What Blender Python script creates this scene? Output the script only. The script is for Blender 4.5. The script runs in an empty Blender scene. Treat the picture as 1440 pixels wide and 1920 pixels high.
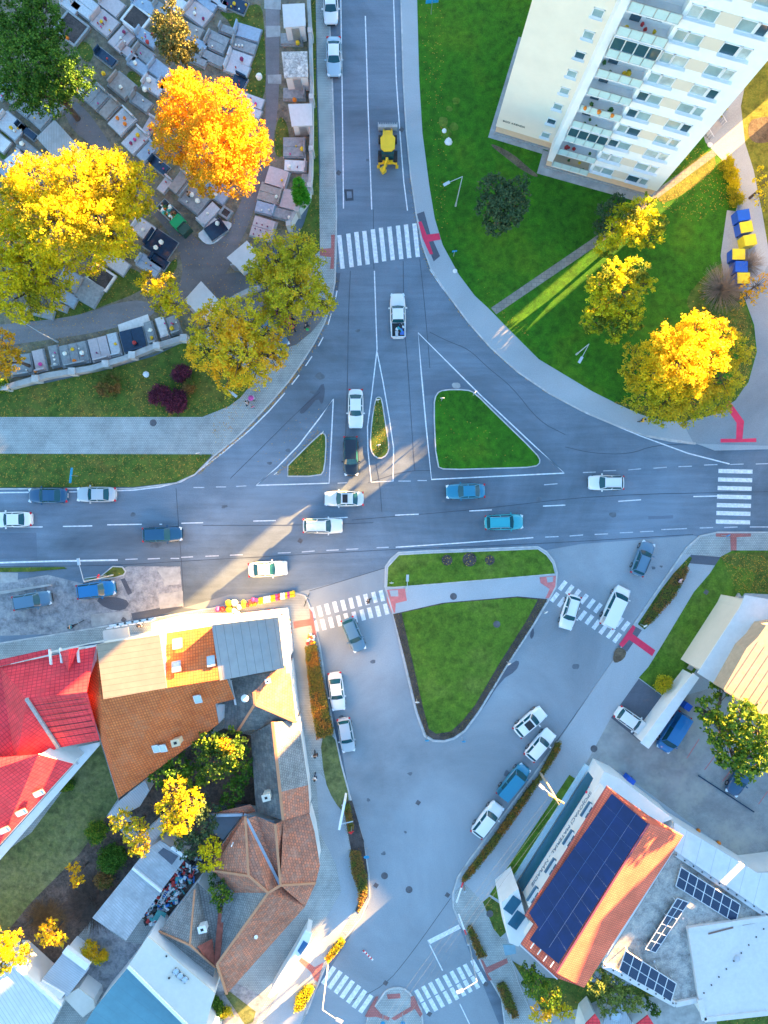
import bpy, math, random
import numpy as np
from mathutils import Vector, Matrix
random.seed(7); RNG = np.random.default_rng(7)
H = 82.0; F = 1280.0          # camera height in metres, focal length in photo pixels
SUN_EL = 8.0; TX, TY = -0.757, -0.653   # direction the sunlight travels over the ground

# ---------------------------------------------------------------- camera, sky, sun, exposure
sc = bpy.context.scene
COL = sc.collection
cam_d = bpy.data.cameras.new('camera'); cam = bpy.data.objects.new('camera', cam_d); COL.objects.link(cam)
cam.location = (0, 0, H); cam.rotation_euler = (0, 0, 0)
cam_d.sensor_fit = 'VERTICAL'; cam_d.sensor_height = 36.0; cam_d.lens = 24.0
cam_d.clip_end = 2000.0; cam_d.clip_start = 0.5
sc.camera = cam
world = bpy.data.worlds.new('World'); sc.world = world; world.use_nodes = True
wn = world.node_tree; bg = wn.nodes['Background']
sky = wn.nodes.new('ShaderNodeTexSky'); sky.sky_type = 'NISHITA'; sky.sun_disc = False
sky.sun_elevation = math.radians(SUN_EL); sky.sun_rotation = math.atan2(-TX, -TY)
sky.air_density = 1.35; sky.ozone_density = 3.3; sky.dust_density = 0.6
wn.links.new(sky.outputs[0], bg.inputs[0]); bg.inputs[1].default_value = 0.055
sd = bpy.data.lights.new('sun', 'SUN'); sun = bpy.data.objects.new('sun', sd); COL.objects.link(sun)
sd.energy = 4.6; sd.angle = math.radians(0.5); sd.color = (1.0, 0.54, 0.17)
ce = math.cos(math.radians(SUN_EL)); se = math.sin(math.radians(SUN_EL))
sun.rotation_euler = Vector((TX*ce, TY*ce, -se)).to_track_quat('-Z', 'Y').to_euler()
sun.location = (60, 50, 60)
sc.view_settings.view_transform = 'Standard'; sc.view_settings.look = 'None'
sc.view_settings.gamma = 1.0; sc.view_settings.use_curve_mapping = False
sc.view_settings.exposure = 4.22

# ---------------------------------------------------------------- helpers
def W(px, py, z=0.0):
    k = (H - z) / F
    return Vector(((px - 720) * k, (960 - py) * k, z))
def chaikin(p, n=2, closed=True):
    p = [tuple(q) for q in p]
    for _ in range(n):
        o = []
        m = len(p)
        if not closed: o.append(p[0])
        for i in range(m if closed else m - 1):
            a, b = p[i], p[(i + 1) % m]
            o.append((a[0]*.75 + b[0]*.25, a[1]*.75 + b[1]*.25)); o.append((a[0]*.25 + b[0]*.75, a[1]*.25 + b[1]*.75))
        if not closed: o.append(p[-1])
        p = o
    return p
def tag(o, label=None, cat=None, group=None, kind=None):
    if label: o['label'] = label
    if cat: o['category'] = cat
    if group: o['group'] = group
    if kind: o['kind'] = kind
    return o
def off(o):
    v = Vector((0, 0, 0))
    while o is not None: v = v + Vector(o.location); o = o.parent
    return v
class MB:
    def __init__(s): s.v = []; s.f = []; s.m = []; s.uv = []; s.sm = []
    def face(s, pts, m=0, ang=None, smooth=False):
        pts = [Vector(p) for p in pts]
        n = Vector((0, 0, 0))
        for i in range(len(pts)):
            a, b = pts[i], pts[(i+1) % len(pts)]
            n += Vector(((a.y-b.y)*(a.z+b.z), (a.z-b.z)*(a.x+b.x), (a.x-b.x)*(a.y+b.y)))
        if n.length < 1e-9: return
        n.normalize()
        if abs(n.z) > .9995 or ang is not None:
            a = math.radians(ang or 0); u = Vector((math.cos(a), math.sin(a), 0)); u = (u - n*u.dot(n)).normalized()
        else: u = Vector((-n.y, n.x, 0)).normalized()
        w = n.cross(u)
        i0 = len(s.v); s.v += [tuple(p) for p in pts]
        s.f.append(tuple(range(i0, i0+len(pts)))); s.m.append(m); s.sm.append(smooth)
        s.uv += [(p.dot(u), p.dot(w)) for p in pts]
    def prism(s, pts, z0, z1, m=0, ang=None, bottom=False):   # pts: xy list, world
        p = [(q[0], q[1]) for q in pts]
        A = sum(p[i][0]*p[(i+1) % len(p)][1] - p[(i+1) % len(p)][0]*p[i][1] for i in range(len(p)))
        if A < 0: p = p[::-1]
        s.face([(x, y, z1) for x, y in p], m, ang)
        if bottom: s.face([(x, y, z0) for x, y in p[::-1]], m, ang)
        for i in range(len(p)):
            a, b = p[i], p[(i+1) % len(p)]
            s.face([(a[0], a[1], z0), (b[0], b[1], z0), (b[0], b[1], z1), (a[0], a[1], z1)], m)
    def box(s, c, d, rz=0, m=0, tilt=None):
        R = Matrix.Rotation(rz, 3, 'Z')
        if tilt is not None: R = tilt
        hx, hy, hz = d[0]/2, d[1]/2, d[2]/2; c = Vector(c)
        P = [c + R @ Vector((sx*hx, sy*hy, sz*hz)) for sz in (-1, 1) for sy in (-1, 1) for sx in (-1, 1)]
        for q in ((0,2,3,1), (4,5,7,6), (0,1,5,4), (1,3,7,5), (3,2,6,7), (2,0,4,6)): s.face([P[i] for i in q], m)
    def bar(s, a, b, w, h=None, m=0):
        a = Vector(a); b = Vector(b); d = b - a; L = d.length
        if L < 1e-6: return
        h = h or w; x = d / L
        up = Vector((0, 0, 1)) if abs(x.z) < .95 else Vector((1, 0, 0))
        y = up.cross(x).normalized(); z = x.cross(y)
        s.box((a+b)/2, (L, w, h), tilt=Matrix((x, y, z)).transposed(), m=m)
    def tube(s, a, b, r0, r1=None, n=8, m=0, cap=True, smooth=True):
        a = Vector(a); b = Vector(b); d = (b - a)
        if d.length < 1e-6: return
        x = d.normalized(); r1 = r0 if r1 is None else r1
        up = Vector((0, 0, 1)) if abs(x.z) < .9 else Vector((1, 0, 0))
        y = up.cross(x).normalized(); z = x.cross(y)
        A = [a + (y*math.cos(t) + z*math.sin(t))*r0 for t in [2*math.pi*i/n for i in range(n)]]
        B = [b + (y*math.cos(t) + z*math.sin(t))*r1 for t in [2*math.pi*i/n for i in range(n)]]
        for i in range(n): s.face([A[i], A[(i+1) % n], B[(i+1) % n], B[i]], m, smooth=smooth)
        if cap:
            s.face(A[::-1], m); s.face(B, m)
    def ball(s, c, r, n=8, k=5, m=0, sz=1.0, jit=0.0):
        c = Vector(c); rows = []
        for j in range(k+1):
            ph = math.pi*j/k
            rows.append([c + Vector((math.sin(ph)*math.cos(2*math.pi*i/n), math.sin(ph)*math.sin(2*math.pi*i/n), math.cos(ph)*sz))*r*(1+random.uniform(-jit, jit)) for i in range(n)])
        for j in range(k):
            for i in range(n):
                q = [rows[j][i], rows[j+1][i], rows[j+1][(i+1) % n], rows[j][(i+1) % n]]
                if j == 0: q = [rows[0][0], q[1], q[2]]
                elif j == k-1: q = [q[0], rows[k][0], q[3]]
                s.face(q, m, smooth=True)
    def build(s, name, mats, parent=None, merge=False):
        if not isinstance(mats, (list, tuple)): mats = [mats]
        o0 = off(parent); me = bpy.data.meshes.new(name)
        me.from_pydata([(v[0]-o0.x, v[1]-o0.y, v[2]-o0.z) for v in s.v], [], s.f)
        for mt in mats: me.materials.append(mt)
        me.polygons.foreach_set('material_index', s.m); me.polygons.foreach_set('use_smooth', s.sm)
        uvl = me.uv_layers.new(name='UVMap'); uvl.data.foreach_set('uv', [c for q in s.uv for c in q])
        if merge:
            import bmesh
            bm = bmesh.new(); bm.from_mesh(me); bmesh.ops.remove_doubles(bm, verts=bm.verts, dist=1e-4); bm.to_mesh(me); bm.free()
        me.update()
        o = bpy.data.objects.new(name, me); COL.objects.link(o); o.parent = parent
        return o
def thing(name, label, cat, loc, group=None):
    o = bpy.data.objects.new(name, None); COL.objects.link(o); o.location = loc; o.empty_display_size = .3
    return tag(o, label, cat, group)
def place(root, loc, rz):           # move a thing that was built at the origin
    root.location = loc; root.rotation_euler = (0, 0, rz)
def copy_tree(o, parent=None):
    c = o.copy(); COL.objects.link(c); c.parent = parent
    for ch in list(o.children): copy_tree(ch, c)
    return c

# ---------------------------------------------------------------- materials
def _new(name, rough=.8, metal=0, spec=.5, coat=0):
    m = bpy.data.materials.new(name); m.use_nodes = True; nt = m.node_tree; b = nt.nodes['Principled BSDF']
    b.inputs['Roughness'].default_value = rough; b.inputs['Metallic'].default_value = metal
    b.inputs['Specular IOR Level'].default_value = spec; b.inputs['Coat Weight'].default_value = coat
    return m, nt, b
def _ramp(nt, fac, cols, lo=.3, hi=.7, const=False):
    r = nt.nodes.new('ShaderNodeValToRGB'); e = r.color_ramp.elements
    n = len(cols)
    while len(e) < n: e.new(.5)
    for i, c in enumerate(cols):
        e[i].position = lo + (hi-lo)*i/max(1, n-1); e[i].color = (*c, 1)
    if const: r.color_ramp.interpolation = 'CONSTANT'
    nt.links.new(fac, r.inputs[0]); return r.outputs[0]
def _noise(nt, co, scale, detail=4, rough=.6, dist=0):
    n = nt.nodes.new('ShaderNodeTexNoise'); n.inputs['Scale'].default_value = scale; n.inputs['Detail'].default_value = detail
    n.inputs['Roughness'].default_value = rough; n.inputs['Distortion'].default_value = dist; nt.links.new(co, n.inputs['Vector']); return n.outputs['Fac']
def _mix(nt, f, a, b, mode='MIX'):
    n = nt.nodes.new('ShaderNodeMix'); n.data_type = 'RGBA'; n.blend_type = mode
    for k, v in ((0, f), (6, a), (7, b)):
        if hasattr(v, 'links'): nt.links.new(v, n.inputs[k])
        elif isinstance(v, (int, float)): n.inputs[k].default_value = v
        else: n.inputs[k].default_value = (*v, 1)
    return n.outputs[2]
def _bump(nt, b, h, st, dist=.05):
    n = nt.nodes.new('ShaderNodeBump'); n.inputs['Strength'].default_value = st; n.inputs['Distance'].default_value = dist
    nt.links.new(h, n.inputs['Height']); nt.links.new(n.outputs[0], b.inputs['Normal'])
def _pos(nt): return nt.nodes.new('ShaderNodeNewGeometry').outputs['Position']
def _uv(nt, rot=0, sx=1, sy=1):
    t = nt.nodes.new('ShaderNodeTexCoord'); m = nt.nodes.new('ShaderNodeMapping')
    m.inputs['Rotation'].default_value[2] = rot; m.inputs['Scale'].default_value = (sx, sy, 1)
    nt.links.new(t.outputs['UV'], m.inputs[0]); return m.outputs[0]
def mul(c, k): return tuple(min(1, x*k) for x in c)
def plain(name, c, rough=.6, metal=0, spec=.5, coat=0, var=.12, scale=2.0):
    m, nt, b = _new(name, rough, metal, spec, coat)
    if var:
        f = _noise(nt, _pos(nt), scale, 5, .65)
        nt.links.new(_ramp(nt, f, [mul(c, 1-var), c, mul(c, 1+var)]), b.inputs['Base Color'])
    else: b.inputs['Base Color'].default_value = (*c, 1)
    return m
def ground(name, big, small, s1=.12, s2=6.0, rough=.9, bump=.4, specks=None, sp_scale=3.0, sp_t=.68, mixf=.5, spec=.3):
    """two noise scales mixed; optional specks"""
    m, nt, b = _new(name, rough, spec=spec); p = _pos(nt)
    a = _ramp(nt, _noise(nt, p, s1, 5, .6, .4), big, .34, .66)
    f2 = _noise(nt, p, s2, 6, .75)
    c = _mix(nt, mixf, a, _ramp(nt, f2, small, .36, .64), 'MIX')
    if bump: c = _mix(nt, 1.0, c, _ramp(nt, _noise(nt, p, 1.1, 4, .7, .3), [(.62,)*3, (1.0,)*3, (1.35, 1.3, 1.2)], .34, .66), 'MULTIPLY')
    if specks:
        v = nt.nodes.new('ShaderNodeTexNoise'); v.inputs['Scale'].default_value = sp_scale; v.inputs['Detail'].default_value = 2; nt.links.new(p, v.inputs['Vector'])
        k = nt.nodes.new('ShaderNodeMath'); k.operation = 'GREATER_THAN'; k.inputs[1].default_value = sp_t; nt.links.new(v.outputs['Fac'], k.inputs[0])
        c = _mix(nt, k.outputs[0], c, specks)
    nt.links.new(c, b.inputs['Base Color'])
    if bump: _bump(nt, b, f2, bump, .04)
    return m
def asphalt(name, c, dark=.72, lite=1.25, crack=.35, streak=.05):
    m, nt, b = _new(name, .85, spec=.25); p = _pos(nt)
    a = _ramp(nt, _noise(nt, p, .05, 6, .62, .6), [mul(c, dark), c, mul(c, lite)], .36, .64)
    mp = nt.nodes.new('ShaderNodeMapping'); mp.inputs['Scale'].default_value = (.12, 1.3, 1); nt.links.new(p, mp.inputs[0])
    st = _ramp(nt, _noise(nt, mp.outputs[0], 1.0, 4, .6), [(1-streak*1.6,)*3, (1+streak,)*3], .35, .65)
    c2 = _mix(nt, 1.0, a, st, 'MULTIPLY')
    fine = _noise(nt, p, 9, 5, .8)
    c3 = _mix(nt, 1.0, c2, _ramp(nt, fine, [(.86,)*3, (1.12,)*3], .35, .65), 'MULTIPLY')
    if False:
        v = nt.nodes.new('ShaderNodeTexVoronoi'); v.feature = 'DISTANCE_TO_EDGE'; v.inputs['Scale'].default_value = .11
        wp = _mix(nt, .35, p, _noise(nt, p, .6, 4), 'ADD'); nt.links.new(wp, v.inputs['Vector'])
        lt = nt.nodes.new('ShaderNodeMath'); lt.operation = 'LESS_THAN'; lt.inputs[1].default_value = .004; nt.links.new(v.outputs['Distance'], lt.inputs[0])
        br = nt.nodes.new('ShaderNodeMath'); br.operation = 'MULTIPLY'; nt.links.new(lt.outputs[0], br.inputs[0])
        gt = nt.nodes.new('ShaderNodeMath'); gt.operation = 'GREATER_THAN'; gt.inputs[1].default_value = .5
        nt.links.new(_noise(nt, p, .09, 1), gt.inputs[0]); nt.links.new(gt.outputs[0], br.inputs[1])
        c3 = _mix(nt, br.outputs[0], c3, mul(c, crack))
    nt.links.new(c3, b.inputs['Base Color']); _bump(nt, b, fine, .25, .02)
    return m
def brickmat(name, c1, c2, mortar, w=.4, h=.2, ms=.02, rough=.85, bump=.3, offset=.5, weather=None, wscale=.5, wt=(.5, .7), pos=False, spec=.3):
    m, nt, b = _new(name, rough, spec=spec)
    uv = _pos(nt) if pos else _uv(nt)
    t = nt.nodes.new('ShaderNodeTexBrick'); t.inputs['Scale'].default_value = 1; t.offset = offset
    t.inputs['Brick Width'].default_value = w; t.inputs['Row Height'].default_value = h; t.inputs['Mortar Size'].default_value = ms
    t.inputs['Color1'].default_value = (*c1, 1); t.inputs['Color2'].default_value = (*c2, 1); t.inputs['Mortar'].default_value = (*mortar, 1)
    t.inputs['Mortar Smooth'].default_value = .3
    nt.links.new(uv, t.inputs['Vector']); c = t.outputs['Color']
    p = _pos(nt)
    c = _mix(nt, 1.0, c, _ramp(nt, _noise(nt, p, .35, 5, .7), [(.8,)*3, (1.15,)*3], .35, .65), 'MULTIPLY')
    if weather:
        f = _ramp(nt, _noise(nt, p, wscale, 6, .75), [(0,)*3, (1,)*3], wt[0], wt[1])
        c = _mix(nt, f, c, weather)
    nt.links.new(c, b.inputs['Base Color']); 
    if bump: _bump(nt, b, t.outputs['Fac'], -bump, .03)
    return m
def ribmat(name, c, period=.4, groove=.12, dark=.6, rough=.5, metal=0, axis=0, var=.1, spec=.5):
    """standing seams / planks along one direction"""
    m, nt, b = _new(name, rough, metal, spec)
    uv = _uv(nt); sx = nt.nodes.new('ShaderNodeSeparateXYZ'); nt.links.new(uv, sx.inputs[0])
    d = nt.nodes.new('ShaderNodeMath'); d.operation = 'DIVIDE'; d.inputs[1].default_value = period; nt.links.new(sx.outputs[axis], d.inputs[0])
    fr = nt.nodes.new('ShaderNodeMath'); fr.operation = 'FRACT'; nt.links.new(d.outputs[0], fr.inputs[0])
    lt = nt.nodes.new('ShaderNodeMath'); lt.operation = 'LESS_THAN'; lt.inputs[1].default_value = groove; nt.links.new(fr.outputs[0], lt.inputs[0])
    base = _ramp(nt, _noise(nt, _pos(nt), .8, 6, .7), [mul(c, 1-var), c, mul(c, 1+var)])
    cc = _mix(nt, lt.outputs[0], base, mul(c, dark)); nt.links.new(cc, b.inputs['Base Color'])
    _bump(nt, b, lt.outputs[0], .4, .03)
    return m
def leafmat(name, cols, trans=.35, patch=None, pscale=.3, pt=(.48, .56)):
    m, nt, b = _new(name, .7, spec=.25)
    g = nt.nodes.new('ShaderNodeNewGeometry')
    c = _ramp(nt, g.outputs['Random Per Island'], cols, 0.0, 1.0)
    if patch:
        f = _ramp(nt, _noise(nt, g.outputs['Position'], pscale, 2, .5), [(0,)*3, (1,)*3], pt[0], pt[1])
        c = _mix(nt, f, c, _ramp(nt, g.outputs['Random Per Island'], patch, 0, 1))
    nt.links.new(c, b.inputs['Base Color'])
    tr = nt.nodes.new('ShaderNodeBsdfTranslucent'); nt.links.new(c, tr.inputs[0])
    mx = nt.nodes.new('ShaderNodeMixShader'); mx.inputs[0].default_value = trans
    out = nt.nodes['Material Output']; nt.links.new(b.outputs[0], mx.inputs[1]); nt.links.new(tr.outputs[0], mx.inputs[2]); nt.links.new(mx.outputs[0], out.inputs[0])
    return m
_pc = {}
def P(key, c, rough=.6, metal=0, spec=.5, coat=0, var=.08):
    if key not in _pc: _pc[key] = plain(key, c, rough, metal, spec, coat, var)
    return _pc[key]
BLU = (.17, .20, .25)
M = dict(
 stain=plain('oil stain', (.11, .13, .16), .5, var=.3), repair=asphalt('repaired asphalt', (.14, .175, .23), .8, 1.2, 0),
 road=asphalt('asphalt', (.165, .212, .27), .66, 1.28, streak=.07), road2=asphalt('pale asphalt', (.275, .315, .355), .78, 1.2, streak=.0),
 patch=asphalt('dark asphalt patch', (.11, .125, .16), .8, 1.2, 0), oldroad=ground('old concrete road', [(.20, .21, .24), (.34, .35, .38), (.26, .27, .30)], [(.2, .2, .22), (.38, .38, .4)], .25, 5, bump=.2),
 path=asphalt('light footway', (.38, .42, .46), .84, 1.12, 0, 0.0), cempath=asphalt('cemetery asphalt', (.20, .19, .20), .75, 1.3, .6),
 pave=brickmat('paving blocks', (.40, .43, .43), (.47, .50, .50), (.27, .29, .29), .22, .2, .035),
 pave2=brickmat('red paving', (.48, .16, .15), (.55, .2, .18), (.3, .12, .12), .22, .2, .03),
 lot=brickmat('parking cobbles', (.34, .37, .37), (.42, .43, .42), (.28, .28, .28), .2, .1, .03, weather=(.44, .43, .38), wscale=.15),
 grass=ground('lawn', [(.014, .095, .003), (.03, .155, .005), (.10, .20, .008)], [(.010, .07, .002), (.065, .22, .010)], .10, 7, bump=.8, mixf=.5),
 grass_dry=ground('mown lawn', [(.045, .125, .008), (.085, .18, .012), (.15, .20, .035)], [(.035, .10, .006), (.14, .23, .025)], .12, 5, bump=.8),
 grass_leafy=ground('leafy lawn', [(.03, .10, .012), (.09, .14, .02), (.17, .13, .03)], [(.03, .08, .01), (.13, .17, .03)], .3, 6, bump=.8, specks=(.42, .25, .04), sp_scale=4.5, sp_t=.66),
 grass_gold=ground('verge grass tinted as gold lit', [(.10, .16, .02), (.20, .20, .03)], [(.06, .10, .01), (.26, .22, .04)], .2, 5, bump=.8),  # golden sunlight is put into this grass colour
 grass_old=ground('rough garden grass', [(.08, .12, .03), (.16, .18, .06), (.20, .20, .09)], [(.07, .10, .03), (.22, .23, .1)], .15, 3, bump=.8),
 dirt=ground('bare earth', [(.10, .075, .05), (.17, .13, .09)], [(.06, .05, .04), (.2, .16, .11)], .5, 6, bump=.6),
 cem=ground('cemetery soil', [(.15, .14, .12), (.22, .19, .14), (.10, .15, .06)], [(.10, .10, .09), (.28, .23, .17)], .35, 5, bump=.6, specks=(.4, .22, .04), sp_scale=5, sp_t=.7),
 brush=ground('dry brushwood', [(.05, .045, .04), (.12, .09, .075)], [(.03, .025, .025), (.2, .16, .14)], .4, 4, bump=1.0),
 soil=ground('planting soil', [(.05, .045, .05), (.09, .075, .075)], [(.03, .03, .035), (.14, .11, .10)], .6, 8, bump=.8),
 slabpath=brickmat('slab path', (.24, .22, .20), (.30, .27, .24), (.19, .18, .16), .6, .5, .04),
 kerb=plain('kerb stone', (.50, .50, .50), .8, scale=1.2, var=.25), paint=plain('road paint', (.74, .76, .80), .6, var=.25, scale=3), thinpaint=plain('worn road paint', (.52, .56, .62), .6, var=.25, scale=4),
 crim=plain('crimson paint', (.75, .03, .10), .6, var=.1), crim2=plain('faded pink paint', (.60, .18, .18), .7, var=.2), tar=plain('tar joint', (.04, .05, .07), .5, var=.1),
 conc=plain('concrete', (.38, .38, .38), .85, var=.25, scale=1.0), white=plain('white paint', (.80, .81, .83), .5, var=.05), wallw=plain('white render', (.74, .74, .74), .85, var=.06, scale=.6),
 cream=plain('cream render', (.76, .66, .55), .9, var=.04, scale=.5), cream2=plain('peach render', (.72, .52, .36), .9, var=.05), steel=plain('galvanised steel', (.55, .57, .6), .4, .7, var=.1),
 glass=plain('window glass', (.035, .09, .13), .06, 0, .9, var=.1), cglass=plain('car glass', (.012, .075, .10), .12, 0, .35, 0, var=0),
 black=plain('black plastic', (.015, .016, .02), .5, var=.1), rubber=plain('rubber', (.02, .02, .022), .8, var=.1), rim=plain('alloy', (.45, .46, .48), .3, .8, var=.1),
 red_l=plain('red lamp', (.6, .02, .03), .2, var=0), head_l=plain('headlamp glass', (.75, .8, .85), .1, var=0),
 bark=ground('bark', [(.06, .05, .04), (.13, .10, .08)], [(.04, .03, .03), (.18, .14, .11)], 2, 12, bump=.6),
 solar=plain('solar glass', (.004, .016, .09), .15, 0, .8, var=.25, scale=.7), solar2=plain('solar cells', (.012, .03, .07), .15, 0, .8, var=.2),
 gravel=ground('roof gravel', [(.34, .34, .33), (.46, .45, .43)], [(.2, .2, .2), (.6, .59, .57)], .4, 7, bump=.8),
 tile_o=brickmat('orange roof tiles', (.64, .15, .04), (.76, .21, .055), (.42, .10, .035), .30, .34, .05, offset=0, bump=.8, rough=.8, weather=(.40, .15, .07), wscale=.7, wt=(.5, .75)),
 tile_r=brickmat('crimson metal tiles', (.82, .045, .06), (.88, .06, .075), (.5, .02, .04), .5, .36, .035, offset=0, bump=.6, rough=.65, weather=(.62, .05, .06), wscale=.6),
 tile_p=brickmat('coral roof tiles', (.80, .17, .09), (.86, .21, .11), (.58, .11, .07), .24, .3, .05, offset=0, bump=.8, rough=.6),
 tile_b=brickmat('weathered clay tiles', (.66, .22, .12), (.36, .17, .12), (.22, .10, .07), .34, .30, .03, offset=.5, bump=.7, weather=(.44, .27, .20), wscale=1.2, wt=(.48, .78)),
 tile_g=brickmat('old grey tiles', (.24, .24, .24), (.33, .32, .31), (.14, .14, .14), .3, .25, .03, bump=.6, weather=(.30, .31, .30), wscale=1.4, wt=(.5, .72)),
 tile_m=brickmat('mossy and shaded dark roofing', (.10, .11, .12), (.16, .17, .17), (.08, .09, .09), .5, .4, .02, bump=.5, weather=(.25, .25, .23), wscale=1.6, wt=(.5, .75)),  # on the annex this dark tone puts the shaded slopes into colour
 felt=ribmat('grey roofing felt', (.34, .34, .34), .9, .05, .55, .8), boards=ribmat('pale sheet roof', (.34, .27, .20), .62, .05, .55, .7, axis=1),
 ribw=ribmat('white ribbed roof', (.62, .65, .68), .45, .14, .7, .4), seam=ribmat('white standing seam', (.64, .65, .67), 1.9, .025, .65, .4), teal=ribmat('teal sheet roof', (.10, .26, .33), 1.3, .03, .8, .45),
 sheet=ribmat('grey corrugated sheet', (.44, .48, .52), .25, .3, .82, .55), shedr=ribmat('old asbestos sheet', (.40, .43, .46), .3, .25, .85, .8, var=.3),
 membrane=ground('white membrane', [(.54, .53, .53), (.66, .65, .65)], [(.56, .56, .56), (.68, .68, .68)], .25, 2, bump=0), creamr=ground('cream sheet', [(.58, .56, .50), (.66, .64, .58)], [(.60, .58, .52), (.68, .66, .60)], .3, 2, bump=0),
 marble=plain('pale marble', (.74, .74, .74), .35, var=.15, scale=2), granite=plain('pale granite', (.56, .58, .62), .35, var=.15, scale=5), greyst=plain('grey stone', (.30, .32, .34), .6, var=.25, scale=3), navy=plain('polished dark granite', (.018, .045, .09), .12, var=.2), pink=plain('rose granite', (.54, .47, .48), .35, var=.12, scale=4), brown=plain('brown terrazzo', (.34, .31, .29), .6, var=.2, scale=3), bluest=plain('blue grey granite', (.34, .43, .54), .3, var=.15, scale=4),
)
# ---------------------------------------------------------------- the ground
_zc = [0]
def sheet(name, pts, z, mat, ang=None, sm=0):
    _zc[0] += 1; z += (_zc[0] % 30)*.00012
    if sm: pts = chaikin(pts, sm)
    b = MB(); b.face([W(x, y)+Vector((0, 0, z)) for x, y in (pts if _ccw(pts) else pts[::-1])], 0, ang)
    return tag(b.build(name, mat), kind='structure')
def _ccw(pts):
    A = sum(pts[i][0]*pts[(i+1) % len(pts)][1] - pts[(i+1) % len(pts)][0]*pts[i][1] for i in range(len(pts)))
    return A < 0        # pixel y runs down
def slab(name, pts, z, mat, ang=None, sm=0, kerb=None, kw=.16):
    if sm: pts = chaikin(pts, sm)
    q = [W(x, y) for x, y in pts]; b = MB(); b.prism([(v.x, v.y) for v in q], -.05, z, 0, ang)
    o = tag(b.build(name, mat), kind='structure')
    if kerb: kerbline(pts + [pts[0]], z + .012, kw)
    return o
def strip(pts, w, z, mat, name, z0=None, closed=False):
    """a band of width w metres along a pixel polyline"""
    q = [W(x, y) for x, y in pts]
    q = [v for i, v in enumerate(q) if i == 0 or (v - q[i-1]).length > .02]
    b = MB(); L = []; R = []
    n = len(q)
    for i, v in enumerate(q):
        a = q[max(0, i-1)]; c = q[min(n-1, i+1)]
        if closed or (q[0]-q[-1]).length < .05:
            a = q[i-1] if i > 0 else q[-2]; c = q[i+1] if i < n-1 else q[1]
        d = (c - a).normalized(); nn = Vector((-d.y, d.x, 0)) * w/2
        L.append(v + nn); R.append(v - nn)
    up = Vector((0, 0, z))
    for i in range(n-1):
        b.face([R[i]+up, R[i+1]+up, L[i+1]+up, L[i]+up])
        if z0 is not None:
            lo = Vector((0, 0, z0))
            b.face([R[i]+lo, R[i+1]+lo, R[i+1]+up, R[i]+up]); b.face([L[i+1]+lo, L[i]+lo, L[i]+up, L[i+1]+up])
    return tag(b.build(name, mat), kind='structure')
def kerbline(pts, z=.14, w=.16): return strip(pts, w, z, M['kerb'], 'kerb', -.02)

b = MB(); b.face([(-400, -400, -.06), (400, -400, -.06), (400, 400, -.06), (-400, 400, -.06)]); tag(b.build('ground', M['grass']), kind='structure')
sheet('road', [(-500, -600), (1900, -600), (1900, 2500), (-500, 2500)], 0.0, M['road'])
# pale, more worn asphalt of the southern junction and the old parking street
sheet('road_south', [(343, 1140), (430, 1115), (560, 1110), (640, 1090), (725, 1064), (760, 1045), (1010, 1034), (1090, 1020), (1300, 1004), (1320, 1010), (1150, 1260), (1040, 1400), (870, 1640), (862, 1740), (960, 1980), (520, 1980), (690, 1700), (640, 1400), (585, 1150), (480, 1150)], .004, M['road2'])
sheet('old_concrete_road', [(-500, 1095), (0, 1092), (90, 1078), (160, 1095), (240, 1062), (338, 1062), (344, 1138), (270, 1163), (120, 1188), (-500, 1210)], .004, M['oldroad'])
sheet('road_patch', [(176, 1122), (215, 1118), (245, 1128), (232, 1146), (200, 1142)], .008, M['patch'], sm=1)
sheet('road_patch', [(226, 1086), (234, 1084), (248, 1112), (240, 1116)], .008, M['patch'])
sheet('road_patch', [(246, 1150), (340, 1132), (343, 1140), (270, 1163), (250, 1168)], .008, M['patch'])
sheet('concrete_patch', [(170, 1152), (242, 1145), (245, 1162), (172, 1176)], .008, M['conc'])
sheet('concrete_patch', [(0, 1073), (34, 1074), (33, 1091), (0, 1093)], .008, M['conc'])
sheet('concrete_patch', [(291, 1064), (337, 1064), (340, 1095), (309, 1098), (302, 1080)], .008, M['conc'])
sheet('concrete_patch', [(297, 1114), (343, 1108), (344, 1136), (300, 1142)], .008, M['conc'])
sheet('road_patch', [(645, 355), (662, 355), (663, 376), (648, 377)], .008, M['tar'])
sheet('road_patch', [(650, 359), (659, 359), (660, 371), (651, 372)], .011, M['road'])
sheet('road_patch', [(622, 512), (638, 512), (634, 545), (622, 545)], .008, M['patch'])

# west side: pavement, lawns, cemetery
slab('pavement_west', [(590, -400), (615, -400), (618, 40), (623, 150), (628, 300), (631, 400), (630, 480), (628, 530), (620, 572), (608, 607), (590, 642), (565, 682), (540, 717), (510, 752), (475, 789), (440, 824), (404, 853), (-400, 853), (-400, 780), (300, 740), (400, 600), (560, 520), (597, 470), (600, 300), (595, 150), (592, 0)], .12, M['pave'])
kerbline([(615, -400), (618, 40), (623, 150), (628, 300), (631, 400), (630, 480), (628, 530), (620, 572), (608, 607), (590, 642), (565, 682), (540, 717), (510, 752), (475, 789), (440, 824), (400, 856), (365, 890), (330, 906), (250, 916), (-400, 918)], .135)
slab('grass_verge', [(580, -400), (590, -400), (593, 150), (598, 300), (600, 470), (590, 480), (545, 470), (570, 420), (582, 380), (585, 200), (582, 0)], .13, M['grass_leafy'])
slab('lawn_west', [(-400, 760), (-60, 742), (0, 736), (100, 716), (200, 694), (290, 668), (345, 642), (420, 660), (470, 700), (474, 718), (452, 745), (430, 762), (380, 782), (-400, 782)], .132, M['grass_leafy'], sm=0)
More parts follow.
